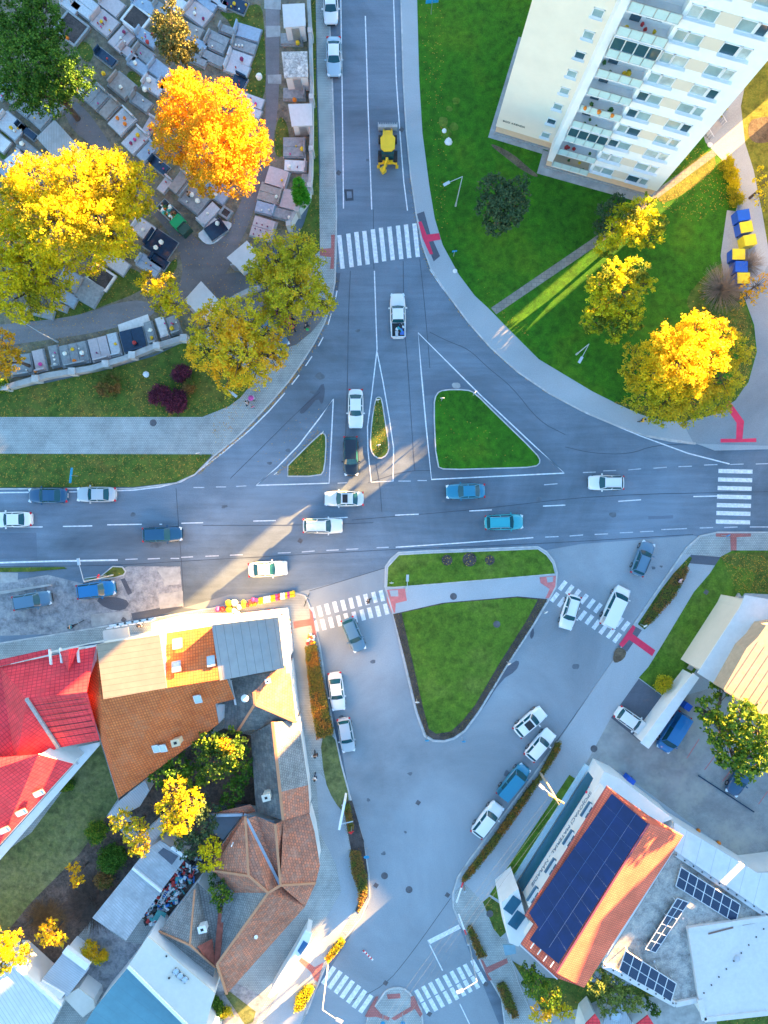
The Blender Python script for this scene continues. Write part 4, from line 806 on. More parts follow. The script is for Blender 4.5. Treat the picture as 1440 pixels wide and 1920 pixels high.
b = MB(); b.bar(W(240, 1812, 5.45), W(362, 1934, 5.45), .35, .2); b.build('gutter', M['white'], r_)
for x, y in ((330, 1821), (338, 1829), (347, 1836)): skylight(r_, x, y, 5.45, -38, .5, .6)
b = MB(); b.tube(W(317, 1834, 5.4), W(317, 1834, 5.7), .12); b.tube(W(312, 1793, 5.4), W(312, 1793, 5.6), .1); b.build('roof_vent', M['black'], r_)
r_ = shed('garden_house', 'low cream flat roof between garage and teal hall', [(147, 1853), (176, 1875), (178, 1890), (155, 1908), (118, 1870)], 2.8, M['creamr'])
b = MB(); b.prism([tuple(W(x, y, 1.2).xy) for x, y in ((328, 1787), (333, 1789), (350, 1803), (358, 1812), (355, 1815), (342, 1808), (330, 1795))], .1, 1.2, bottom=True); tag(b.build('upturned_boat', M['white']), 'upturned white boat hull leaning by the grey roof', 'boat')

# --- builders' merchant with solar roof
TP = M['tile_p']
O = [(1138, 1474, 7.2), (1217, 1530, 7.2), (1281, 1567, 7.2), (1095, 1852, 7.2), (1045, 1834, 7.2), (977, 1770, 7.2), (1001, 1733, 7.2), (984, 1717, 7.2)]
root, rf, ins = house('hardware_store', 'white hardware store with coral tile roof covered by a big solar field', 'store', O,
    [(0, [(1138, 1474, 7.2), (1217, 1544, 9.5), (1043, 1824, 9.5), (977, 1770, 7.2), (1001, 1733, 7.2), (984, 1717, 7.2)]), (0, [(1138, 1474, 7.2), (1217, 1530, 7.2), (1217, 1544, 9.5)]), (0, [(1217, 1530, 7.2), (1281, 1567, 7.2), (1217, 1544, 9.5)]), (0, [(1217, 1544, 9.5), (1281, 1567, 7.2), (1095, 1852, 7.2), (1043, 1824, 9.5)]), (0, [(1043, 1824, 9.5), (1095, 1852, 7.2), (1045, 1834, 7.2), (977, 1770, 7.2)])],
    M['wallw'], roofmats=[TP, P('purple flashing', (.22, .06, .10), .6)], over=.55)
def rz(x, y):     # height of the street-side slope under a photo pixel
    a, d_, c = W(1138, 1474, 7.2), W(984, 1717, 7.2), W(1217, 1544, 9.5); n = (d_-a).cross(c-a)
    lo, hi = 6.0, 11.0
    for _ in range(30):
        m = (lo+hi)/2; p = W(x, y, m)
        zz = a.z - (n.x*(p.x-a.x)+n.y*(p.y-a.y))/n.z
        if zz > m: lo = m
        else: hi = m
    return lo
sp = [(1147, 1488), (1214, 1544), (1047, 1807), (993, 1762), (1009, 1738), (992, 1712)]
b = MB(); b.face([W(x, y, rz(x, y)+.12) for x, y in sp][::-1]); b.face([W(x, y, rz(x, y)+.05) for x, y in sp])
for i in range(6):
    j = (i+1) % 6; b.face([W(*sp[i], rz(*sp[i])+.05), W(*sp[j], rz(*sp[j])+.05), W(*sp[j], rz(*sp[j])+.12), W(*sp[i], rz(*sp[i])+.12)])
so = b.build('solar_field', M['solar'], root)
b = MB()
for f in (.345, .68):
    a = (1147+(1214-1147)*f, 1488+(1544-1488)*f); c = (992+(1047-992)*f, 1712+ (1807-1712)*f)
    b.bar(W(*a, rz(*a)+.14), W(*c, rz(*c)+.14), .05, .02)
for f in [i/11 for i in range(1, 11)]:
    a = (1147+(992-1147)*f, 1488+(1712-1488)*f); c = (1214+(1047-1214)*f, 1544+(1807-1544)*f); b.bar(W(*a, rz(*a)+.135), W(*c, rz(*c)+.135), .02, .02)
b.build('panel_frames', P('dark frame', (.05, .10, .25), .5), so)
b = MB(); b.bar(W(1217, 1544, 9.56), W(1043, 1824, 9.56), .2, .1)
b.build('ridge', P('purple flashing', (.22, .06, .10), .6), root)
b = MB()
for x, y in ((998, 1773), (1011, 1785), (1022, 1797), (1035, 1808)): b.box(W(x, y, rz(x, y)+.1), (.1, .7, .1), rz=-.6)
b.bar(W(975, 1772, 7.3), W(1045, 1836, 7.3), .1); b.build('snow_rail', M['white'], root)
p0, p7 = Vector((*ins[0], 0)), Vector((*ins[7], 0)); u = (p7-p0).normalized(); n = Vector((u.y, -u.x, 0)); n = n if n.x < 0 else -n; Ls = (p7-p0).length
b = MB(); b.box((p0+p7)/2+n*.5+Vector((0, 0, .2)), (Ls+.6, .6, .4), rz=math.atan2(u.y, u.x)); b.build('shop_ledge', P('pale blue ledge', (.50, .66, .74), .5), root)
b = MB(); b.box((p0+p7)/2+n*.10+Vector((0, 0, 1.65)), (Ls, .12, 2.1), rz=math.atan2(u.y, u.x)); b.build('shop_glazing', P('blue shop glass', (.015, .10, .17), .2), root)
for i in range(4):
    c = p0+u*(3.2+i*3.75)+Vector((0, 0, 6.15)); window(root, c+n*.01, u, 1.5, .9, n)
    a = MB(); a.box(c+n*.2+Vector((0, 0, -.85)), (1.9, .42, .3), rz=math.atan2(u.y, u.x)); a.build('awning', P('blue awning', (.08, .18, .28), .6), root)
un = -u if (Vector((0, 0, 1)).cross(n)).dot(u) < 0 else u
un = Vector((0, 0, 1)).cross(n)
sign(root, 'SPOJOVACÍ MATERIÁL - NÁRADIE', (p0+p7)/2+n*.04+Vector((0, 0, 3.7)), un, n, .85, P('dark letters', (.10, .17, .26), .6))
b = MB(); c0 = W(1130, 1450, 4.5); 
b.prism([tuple(W(x, y, 4.4).xy) for x, y in ((1133, 1447), (1165, 1462), (1262, 1535), (1225, 1550), (1141, 1480), (1106, 1500))], -.02, 4.4); b.build('corner_wall', M['wallw'], root)
b = MB()
for i in range(5): b.ball(W(1128-i*5.6, 1456+i*8, 2.8)+Vector((-.25, .1, 0)), .22, 8, 5, sz=1.2)
b.build('red_lettering_blobs', P('red sign', (.8, .02, .08), .5), root)
b = MB(); b.prism([tuple(W(x, y, 5).xy) for x, y in ((972, 1666), (985, 1718), (998, 1738), (972, 1775), (955, 1768), (941, 1693))], -.02, 5.0); b.build('showroom', M['wallw'], root)
for (x, y) in ((961, 1697), (969, 1725)): 
    c = W(x, y, 5.03); g = MB(); g.box(c, (1.9, 1.2, .1), rz=.95); g.build('roof_glazing', P('blue shop glass', (.02, .16, .26), .15), root)
b = MB(); b.prism([tuple(W(x, y, 3).xy) for x, y in ((943, 1772), (966, 1772), (968, 1788), (947, 1792))], 2.8, 3.0, bottom=True); b.build('porch_roof', P('porch glass', (.2, .36, .46), .3), root)

# --- flat roofed part with gravel, solar rows and white roofs
FLT = [(1262, 1540), (1283, 1562), (1420, 1638), (1440, 1636), (1700, 1600), (1700, 1900), (1440, 1897), (1318, 1912), (1308, 1872), (1264, 1884), (1126, 1808), (1097, 1852), (1095, 1850)]
p = [tuple(W(x, y, 4.4).xy) for x, y in ((1262, 1540), (1420, 1637), (1440, 1635), (1700, 1600), (1700, 1900), (1440, 1897), (1318, 1912), (1308, 1872), (1264, 1884), (1128, 1808))]
root = thing('flat_roofed_hall', 'flat roofed hall with gravel and white membrane roofs beside the solar roof', 'hall', (*cen(p).xy, 0))
b = MB(); b.prism(inset(p, .1), -.02, 4.35); b.build('wall', M['wallw'], root)
b = MB(); b.prism([tuple(W(x, y, 4.4).xy) for x, y in ((1262, 1600), (1434, 1716), (1292, 1742), (1312, 1868), (1264, 1880), (1132, 1806))], 4.3, 4.42); b.build('gravel_roof', M['gravel'], root)
b = MB(); q = [W(1264, 1542, 4.7), W(1420, 1637, 4.7), W(1440, 1636, 4.7), W(1600, 1612, 4.7), W(1600, 1740, 5.0), W(1440, 1714, 5.0), W(1265, 1595, 5.0)]; b.face(q if _ccw([(1264, 1542), (1420, 1637), (1600, 1612), (1440, 1714)]) else q[::-1]); b.face([v-Vector((0, 0, .3)) for v in q]); 
for i in range(len(q)): b.face([q[i]-Vector((0, 0, .35)), q[(i+1) % len(q)]-Vector((0, 0, .35)), q[(i+1) % len(q)], q[i]])
b.build('seamed_roof', M['seam'], root)
b = MB(); b.prism([tuple(W(x, y, 5).xy) for x, y in ((1290, 1742), (1440, 1720), (1640, 1690), (1640, 1880), (1440, 1897), (1318, 1911), (1310, 1870))], 4.3, 5.0); b.build('membrane_roof', M['membrane'], root)
b = MB()
for a, c in (((1268, 1601), (1434, 1714)), ((1130, 1809), (1266, 1883)), ((1266, 1883), (1312, 1873)), ((1291, 1743), (1440, 1721)), ((1312, 1873), (1320, 1912)), ((1320, 1911), (1440, 1898))): b.bar(W(*a, 4.95 if a[0] > 1289 else 4.6), W(*c, 4.95 if a[0] > 1289 else 4.6), .55, .3)
b.build('coping', M['membrane'], root)
b = MB()
for a, c, n_ in (((1268, 1603), (1430, 1710), 11), ((1134, 1811), (1262, 1881), 9), ((1432, 1742), (1320, 1862), 9)):
    for i in range(n_): t = i/(n_-1); b.ball(W(a[0]+(c[0]-a[0])*t, a[1]+(c[1]-a[1])*t, 5.05 if a[0] > 1400 else 4.8), .09, 6, 4)
b.build('roof_fixings', M['black'], root)
b = MB(); b.tube(W(1383, 1797, 5), W(1383, 1797, 5.3), .3); b.tube(W(1281, 1722, 4.4), W(1281, 1722, 4.7), .12); b.tube(W(1227, 1803, 4.4), W(1227, 1803, 4.7), .12); b.build('roof_vent', M['steel'], root)
b = MB(); b.bar(W(1328, 1751, 5.06), W(1375, 1739, 5.06), .18, .02); b.bar(W(1392, 1734, 5.06), W(1420, 1729, 5.06), .16, .02); b.build('rust_stain', P('rust stain', (.20, .12, .10), .8), root)
def solar_row(name, label, c4, nx_, ny_, z, lift):
    """c4: four photo corners, the first two along the lower long edge"""
    a, b_, c, d = [W(x, y, z+zz) for (x, y), zz in zip(c4, (.25, .25, lift, lift))]; m = (a+b_+c+d)/4
    root = thing(name, label, 'solar panel row', (m.x, m.y, z), 'solar panel rows on the gravel roof')
    f = MB()
    for s, e_ in ((a, b_), (b_, c), (c, d), (d, a)): f.bar(s, e_, .08)
    for i in range(1, nx_): t = i/nx_; f.bar(a.lerp(b_, t), d.lerp(c, t), .09, .06)
    for i in range(1, ny_): t = i/ny_; f.bar(a.lerp(d, t), b_.lerp(c, t), .07, .06)
    for t in (.05, .35, .65, .95):
        q = d.lerp(c, t); f.bar(q, Vector((q.x, q.y, z)), .07)
    f.build('frame', P('panel frame', (.62, .64, .68), .4), root)
    for i in range(nx_):
        for j in range(ny_):
            def q(s, t): return a.lerp(b_, s).lerp(d.lerp(c, s), t)
            s0, s1, t0, t1 = (i+.04)/nx_, (i+.96)/nx_, (j+.04)/ny_, (j+.96)/ny_
            g = MB(); P4 = [q(s0, t0), q(s1, t0), q(s1, t1), q(s0, t1)]; n = (P4[1]-P4[0]).cross(P4[3]-P4[0]).normalized()*.02
            if n.z < 0: n = -n; P4 = P4[::-1]
            g.face([v+n for v in P4]); g.face([v-n for v in P4[::-1]]); g.build('solar_panel', M['solarcell'], root)
M['solarcell'] = ribmat('solar cell lines', (.012, .03, .075), .16, .12, 2.2, .15, var=.15)
solar_row('solar_row', 'upper row of fourteen panels along the seamed white roof', [(1267, 1661), (1379, 1731), (1388, 1696), (1277, 1626)], 7, 2, 4.42, .9)
solar_row('solar_row', 'pale middle row of panels pointing down the gravel roof', [(1229, 1786), (1291, 1692), (1270, 1684), (1210, 1779)], 6, 2, 4.42, .6)
solar_row('solar_row', 'lower row of twelve panels at the edge above the trees', [(1161, 1819), (1257, 1881), (1268, 1844), (1173, 1782)], 6, 2, 4.42, .9)

# --- hall at the right edge, carport, and small roofs at the bottom
O = [(1388, 1138, 6.4), (1398, 1116, 6.4), (1640, 1160, 6.4), (1640, 1470, 6.4), (1440, 1345, 6.4), (1357, 1293, 6.4), (1308, 1262, 6.4)]
root, rf, ins = house('white_roofed_hall', 'big hall with a smooth white roof strip and a beige upper roof', 'hall', O, [(0, list(O))], M['cream'], roofmats=[M['membrane'], M['wallw']], over=.6)
b = MB(); b.prism([tuple(W(x, y, 8.8).xy) for x, y in ((1437, 1172), (1420, 1196), (1400, 1215), (1357, 1292), (1440, 1344), (1640, 1468), (1640, 1200), (1480, 1165))], 6.4, 8.8); b.build('upper_roof', P('beige roofing', (.46, .34, .24), .85, var=.12), root)
b = MB()
for i in range(6): t = i/6; b.bar(W(1362+78*t, 1293+50*t, 8.83), W(1362+78*t+60, 1293+50*t-90, 8.83), .05, .02)
b.bar(W(1357, 1294, 8.95), W(1500, 1383, 8.95), .12, .25); b.build('roof_seams', P('seam', (.28, .24, .22), .7), root)
b = MB(); b.ball(W(1391, 1204, 6.5), .35, 8, 4, sz=.5); b.build('roof_vent', M['steel'], root)
b = MB(); b.prism([tuple(W(x, y, .5).xy) for x, y in ((1290, 1254), (1297, 1258), (1392, 1120), (1386, 1112))], -.02, .5); b.build('plinth', M['conc'], root)
root = shed('carport', 'long narrow white carport roof over the parking entrance', [(1300, 1262), (1311, 1271), (1240, 1372), (1216, 1404), (1201, 1393), (1240, 1340), (1270, 1300)], 3.0, M['white'])
root = shed('bottom_cabin', 'flat grey cabin with a roof hatch below the trees', [(1140, 1895), (1165, 1882), (1192, 1930), (1150, 1950), (1130, 1920)], 2.6, M['sheet'])
skylight(root, 1155, 1905, 2.65, -20, 1, 1)
for i, (pts, lb) in enumerate((([(1098, 1920), (1116, 1902), (1125, 1915), (1135, 1960), (1090, 1960)], 'corner of a red metal roof at the lower edge, by the grey cabin'), ([(1188, 1925), (1215, 1904), (1232, 1930), (1230, 1960), (1190, 1960)], 'corner of a red metal roof at the lower edge, by the yellow chute'))):
    shed('red_roof', lb, pts, 3.5, TR)
# --- a plain retaining wall-like kiosk roof by the southern footway
p = [(573, 1744), (585, 1750), (580, 1768), (560, 1802), (541, 1834), (522, 1860), (507, 1872), (502, 1868), (520, 1836), (548, 1790)]
root = shed('bus_shelter', 'long narrow white bus shelter roof beside the southern pavement', p, 2.7, M['white'])
b = MB(); b.prism([tuple(W(x, y, 2.76).xy) for x, y in ((569, 1764), (578, 1770), (564, 1791), (558, 1783))], 2.7, 2.76); b.build('roof_panel', P('navy panel', (.03, .12, .28), .3), root)
# ---------------------------------------------------------------- vehicles
def _sec(x, L, w, zt, zb=.2):
    return [Vector((x, -w*.9, zb)), Vector((x, -w, zb+.22)), Vector((x, -w, zt-.20)), Vector((x, -w*.94, zt-.04)), Vector((x, -w*.6, zt+.02)), Vector((x, 0, zt+.035)),
            Vector((x, w*.6, zt+.02)), Vector((x, w*.94, zt-.04)), Vector((x, w, zt-.20)), Vector((x, w, zb+.22)), Vector((x, w*.9, zb))]
VT = {  # L, W, height, belt front, belt rear, windscreen base, roof front, roof rear, rear glass base, nose z, tail z
 'sedan': (4.65, 1.82, 1.44, .92, .98, .95, .30, -1.05, -1.72, .68, .82), 'hatch': (4.2, 1.78, 1.5, .94, .98, .95, .32, -1.60, -1.95, .70, .85),
 'estate': (4.7, 1.83, 1.5, .94, 1.0, 1.05, .42, -1.85, -2.22, .70, .88), 'suv': (4.55, 1.86, 1.66, 1.05, 1.08, 1.12, .55, -1.75, -2.15, .80, .95),
 'van': (5.1, 1.95, 1.95, 1.15, 1.15, 1.75, 1.1, -2.35, -2.5, .85, 1.05), 'pickup': (5.3, 1.85, 1.78, 1.08, 1.0, 1.15, .6, -.65, -.95, .85, 1.0)}
def car(name, label, px, py, dx, dy, kind, paint, z=.0, scale=1.0, roof=None, group='cars on the roads and car parks', light=True, rails=False, sunroof=False, mid=None):
    L, Wd, Ht, zb0, zb1, xf0, xf1, xr1, xr0, zn, ztl = VT[kind]; w = Wd/2
    root = thing(name, label, 'van' if kind == 'van' else ('pickup truck' if kind == 'pickup' else 'car'), (0, 0, 0), group)
    pm = M[paint] if isinstance(paint, str) else paint
    xs = [L/2, L/2-.06, L/2-.22, L/2-.5, (xf0+L/2)/2, xf0+.1, xf0-.2, 0, xr1, xr0, (xr0-L/2)/2, -L/2+.35, -L/2+.15, -L/2+.04, -L/2]
    xs = sorted(set(round(x, 3) for x in xs), reverse=True); b = MB(); S = []
    for x in xs:
        s = min(1, abs(2*x/L)); ww = w*(1-.26*s**7-.05*s**3)
        if x > xf0: t = (x-xf0)/(L/2-xf0); zt = zb0+(zn-zb0)*t**1.6
        elif x < xr0: t = (xr0-x)/(xr0+L/2+1e-6); zt = zb1+(ztl-zb1)*max(0, t)**2
        else: zt = zb0+(zb1-zb0)*(xf0-x)/(xf0-xr0)
        if s > .985: zt -= .12; 
        S.append(_sec(x, L, ww, zt, .2 if s < .95 else .30))
    for i in range(len(S)-1):
        for j in range(10): b.face([S[i][j], S[i][j+1], S[i+1][j+1], S[i+1][j]][::-1], smooth=True)
        b.face([S[i][0], S[i+1][0], S[i+1][10], S[i][10]])
    b.face(S[0]); b.face(S[-1][::-1])
    body = b.build('body', pm, root, merge=True)
    # cabin
    bw = w*.87; rw = w*.70; b = MB(); 
    if kind == 'van': rw = w*.80; bw = w*.93
    ys = [-1, -.75, 0, .75, 1]; zr = Ht
    def roofz(x, y): return zr-.05*abs(y)**3-.03*((x-(xf1+xr1)/2)/max(.1, (xf1-xr1)/2))**2
    cx = [xf1, (xf1+xr1)/2, xr1]
    G = [[Vector((x, y*rw, roofz(x, y))) for y in ys] for x in cx]
    fb = [Vector((xf0 - .12*abs(y)**2, y*bw, zb0+.01)) for y in ys]; rb = [Vector((xr0+.08*abs(y)**2, y*bw, zb1+.01)) for y in ys]
    for i in range(4):
        for k in range(2): b.face([G[k][i], G[k+1][i], G[k+1][i+1], G[k][i+1]][::-1], smooth=True)
        b.face([fb[i], fb[i+1], G[0][i+1], G[0][i]]); b.face([rb[i+1], rb[i], G[2][i], G[2][i+1]])
    for s, i in ((-1, 0), (1, 4)):
        q = [fb[i], G[0][i], G[1][i], G[2][i], rb[i]]; b.face(q if s > 0 else q[::-1]) ; b.face(q[::-1] if s > 0 else q)
    b.build('cabin', roof or pm, root)
    def pane(nm, q, n, e=.02, inx=.06, mat=None):
        c = sum(q, Vector())/len(q); q = [p+(c-p).normalized()*min(inx, (c-p).length*.3) for p in q]; n = Vector(n).normalized()*e; g = MB()
        A = (q[1]-q[0]).cross(q[2]-q[1]); q = q if A.dot(n) > 0 else q[::-1]
        g.face([p+n for p in q]); 
        for i in range(len(q)): g.face([q[i], q[(i+1) % len(q)], q[(i+1) % len(q)]+n, q[i]+n])
        return g.build(nm, mat or M['cglass'], root)
    def curved(nm, lo, hi, n, t0=.04, t1=.97):
        n = Vector(n).normalized()*.022; g = MB(); A = []; B = []
        for p, q in zip(lo, hi):
            a, c = p.lerp(q, t0)+n, p.lerp(q, t1)+n; a.y *= .93; c.y *= .93; A.append(a); B.append(c)
        for i in range(4):
            q = [A[i], A[i+1], B[i+1], B[i]]; q = q if (q[1]-q[0]).cross(q[3]-q[0]).dot(n) > 0 else q[::-1]; g.face(q, smooth=True)
        for i in range(4): g.face([A[i]-n, A[i+1]-n, A[i+1], A[i]]); g.face([B[i+1]-n, B[i]-n, B[i], B[i+1]])
        return g.build(nm, M['cglass'], root)
    curved('windscreen', fb, G[0], (1, 0, 1.1))
    if kind != 'van': curved('rear_window', rb, G[2], (-1, 0, .8), .12, .95)
    for i, s in ((0, -1), (4, 1)):
        xm = (xf1+xr1)/2+.1; nn = (0, s, .45)
        pm_ = Vector((xm, s*(bw), zb0*.5+zb1*.5+.01)); tm = Vector((xm, s*rw, roofz(xm, 1)))
        pane('side_window', [fb[i], pm_, tm, G[0][i]], nn, .012, .07)
        if kind != 'van': pane('side_window', [pm_, rb[i], G[2][i], tm], nn, .012, .07)
        elif i == 4: pane('side_window', [pm_, Vector((-1.6, s*bw, zb1)), Vector((-1.6, s*rw, zr-.05)), tm], nn, .012, .1)
    if sunroof: pane('sunroof', [Vector((xf1-.15, s*rw*.8, Ht-.005)) for s in (-1, 1)]+[Vector(((xf1+xr1)/2-.1, s*rw*.8, Ht-.005)) for s in (1, -1)], (0, 0, 1), .02, .02, M['black'])
    if rails:
        b = MB(); 
        for s in (-1, 1): b.bar((xf1-.1, s*rw*.97, Ht+.03), (xr1+.1, s*rw*.97, Ht+.03), .05, .06)
        b.build('roof_rails', M['rim'] if rails == 1 else M['black'], root)
    for s in (-1, 1):
        for x in (L*.30, -L*.29):
            b = MB(); b.tube((x, s*(w-.2), .33), (x, s*(w+.005), .33), .33, n=18); t = b.build('wheel', M['rubber'], root)
            b = MB(); b.tube((x, s*(w-.1), .33), (x, s*(w+.018), .33), .2, n=10); b.build('rim', M['rim'], t)
        b = MB(); b.box((xf0-.35, s*(w+.09), zb0+.08), (.14, .22, .14)); b.build('mirror', pm, root)
        b = MB(); b.box((L/2-.20, s*w*.70, zn-.02), (.34, .34, .12), rz=-s*.35); b.build('headlight', M['head_l'], root)
        b = MB(); b.box((-L/2+.10, s*w*.74, ztl-.05), (.18, .36, .16), rz=s*.3); b.build('tail_light', M['red_l'], root)
    b = MB(); b.box((L/2+.005, 0, .42), (.04, 1.0, .18)); b.build('grille', M['black'], root)
    b = MB(); b.box((-L/2-.01, 0, .55), (.03, .52, .12)); b.build('number_plate', M['white'], root)
    if kind == 'pickup':
        b = MB(); b.box((-1.75, 0, 1.03), (1.6, 1.45, .06)); b.build('bed_floor', M['black'], root)
        b = MB(); rr = random.Random(4)
        for i in range(14): b.box((-1.75+rr.uniform(-.6, .6), rr.uniform(-.5, .5), 1.15+rr.uniform(0, .3)), (rr.uniform(.2, .7), rr.uniform(.1, .4), rr.uniform(.1, .3)), rz=rr.uniform(0, 3), m=rr.randint(0, 4))
        b.build('load', [M['black'], P('teal box', (.05, .35, .38)), M['steel'], M['white'], P('blue crate', (.05, .15, .5))], root)
        b = MB(); 
        for x0, y0, x1, y1 in ((-.95, -.8, -2.6, -.8), (-.95, .8, -2.6, .8), (-2.6, -.8, -2.6, .8)): b.bar((x0, y0, 1.12), (x1, y1, 1.12), .12, .25)
        b.build('bed_side', pm, root)
    if scale != 1: root.scale = (scale,)*3
    p = W(px, py, .8); place(root, (p.x, p.y, z), math.atan2(-dy, dx)); return root
def paint(nm, c, rough=.28): return P('paint '+nm, c, rough, .0, .5, .8, var=0)
WH = paint('white', (.78, .79, .80)); SI = paint('silver', (.42, .47, .52), .3); DB = paint('dark blue', (.008, .075, .17)); TEALP = paint('petrol', (.01, .20, .34)); BK = paint('black', (.006, .012, .025)); TQ = paint('turquoise', (.02, .36, .44)); BLUE = paint('blue', (.005, .16, .42)); GR = paint('grey', (.09, .19, .29)); LB = paint('ice blue', (.36, .50, .60))
G_ = .004
cars = [
 ('parked_car', 'white car on the pavement edge, cut by the top of the photo', 620, 10, .02, 1, 'hatch', WH, {}),
 ('parked_car', 'ice blue saloon half on the pavement beside the cemetery wall', 626, 105, .01, 1, 'sedan', LB, {'roof': WH}),
 ('pickup_truck', 'white pickup with loaded open bed driving below the zebra crossing', 746, 592, -.02, -1, 'pickup', WH, {}),
 ('car', 'white saloon waiting left of the teardrop island', 667, 766, .0, 1, 'sedan', WH, {}),
 ('car', 'black estate stopped behind the give way dashes', 658, 855, .02, 1, 'estate', BK, {}),
 ('car', 'silver white saloon with black glass roof in mid junction', 645, 935, -1, 0.0, 'sedan', paint('pearl', (.6, .66, .70)), {'sunroof': True}),
 ('car', 'white estate with roof rails below the glass roofed saloon', 605, 986, 1, 0, 'estate', WH, {'rails': 1}),
 ('car', 'white saloon in the warm light above the flower shop', 502, 1067, 1, -.06, 'sedan', WH, {}),
 ('car', 'petrol blue saloon below the large grass island', 873, 921, -1, .03, 'sedan', TEALP, {}),
 ('car', 'turquoise four wheel drive on the lower lane above the flower beds', 945, 979, 1, -.03, 'suv', TQ, {'rails': 1}),
 ('car', 'white hatchback driving left beyond the large grass island', 1137, 905, -1, 0.0, 'hatch', WH, {'rails': 2}),
 ('parked_car', 'dark blue saloon by the lower lawn, left of the silver one', 89, 929, -1, 0, 'sedan', DB, {}),
 ('parked_car', 'silver saloon with red tail lights by the lower lawn', 180, 927, -1, .0, 'sedan', SI, {}),
 ('car', 'white saloon leaving over the left edge of the photo', 22, 974, -1, .02, 'sedan', WH, {}),
 ('car', 'dark petrol estate alone on the lower lane at the left', 304, 1002, 1, -.03, 'estate', DB, {}),
 ('parked_car', 'bright blue four wheel drive beside the lamp island', 180, 1106, 1, -.13, 'suv', BLUE, {}),
 ('parked_car', 'grey four wheel drive on the old concrete street', 60, 1126, 1, -.17, 'suv', GR, {}),
 ('car', 'grey blue hatchback crossing the double zebra by the flower shop', 663, 1190, .42, 1, 'hatch', GR, {}),
 ('parked_car', 'white saloon at the kerb beside the long hedge', 631, 1297, .12, 1, 'sedan', WH, {'scale': .98}),
 ('parked_car', 'silver estate at the kerb below the white saloon', 649, 1379, .17, 1, 'hatch', SI, {'scale': .97}),
 ('car', 'white hatchback on the zebra beside the central island', 1069, 1148, -.30, 1, 'hatch', WH, {'rails': 2}),
 ('van', 'long white van crossing the zebra towards the main road', 1153, 1138, .48, -1, 'van', WH, {}),
 ('car', 'slate grey estate waiting at the exit by the brown hedge', 1206, 1047, .40, -1, 'hatch', GR, {'rails': 2}),
 ('parked_car', 'white hatchback on the dark drive beside the carport', 1184, 1352, 1, .72, 'hatch', WH, {'z': .13}),
 ('car', 'white car with black sunroof passing the parked row', 994, 1354, 1, -.84, 'hatch', WH, {'sunroof': True}),
 ('parked_car', 'white car first in the row along the hedge', 1013, 1397, 1, -1.15, 'hatch', WH, {}),
 ('parked_car', 'petrol blue van between two white cars at the hedge', 963, 1466, 1, -1.2, 'van', TEALP, {'scale': .92}),
 ('parked_car', 'white four wheel drive last in the row along the hedge', 914, 1537, 1, -1.3, 'suv', WH, {}),
 ('parked_van', 'bright blue van under the narrow carport roof', 1262, 1372, -.62, 1, 'van', BLUE, {'z': .13}),
 ('parked_car', 'dark blue car half under the big conifer in the car park', 1389, 1458, -.6, 1, 'sedan', DB, {'z': .13}),
 ('parked_car', 'dark grey car under the autumn trees near the cemetery gate', 512, 622, .75, 1, 'estate', GR, {'z': .15}),
]
for nm, lb, x, y, dx, dy, kd, pt_, kw in cars:
    kw = dict(kw); kw.setdefault('z', G_); car(nm, lb, x, y, dx, dy, kd, pt_, **kw)

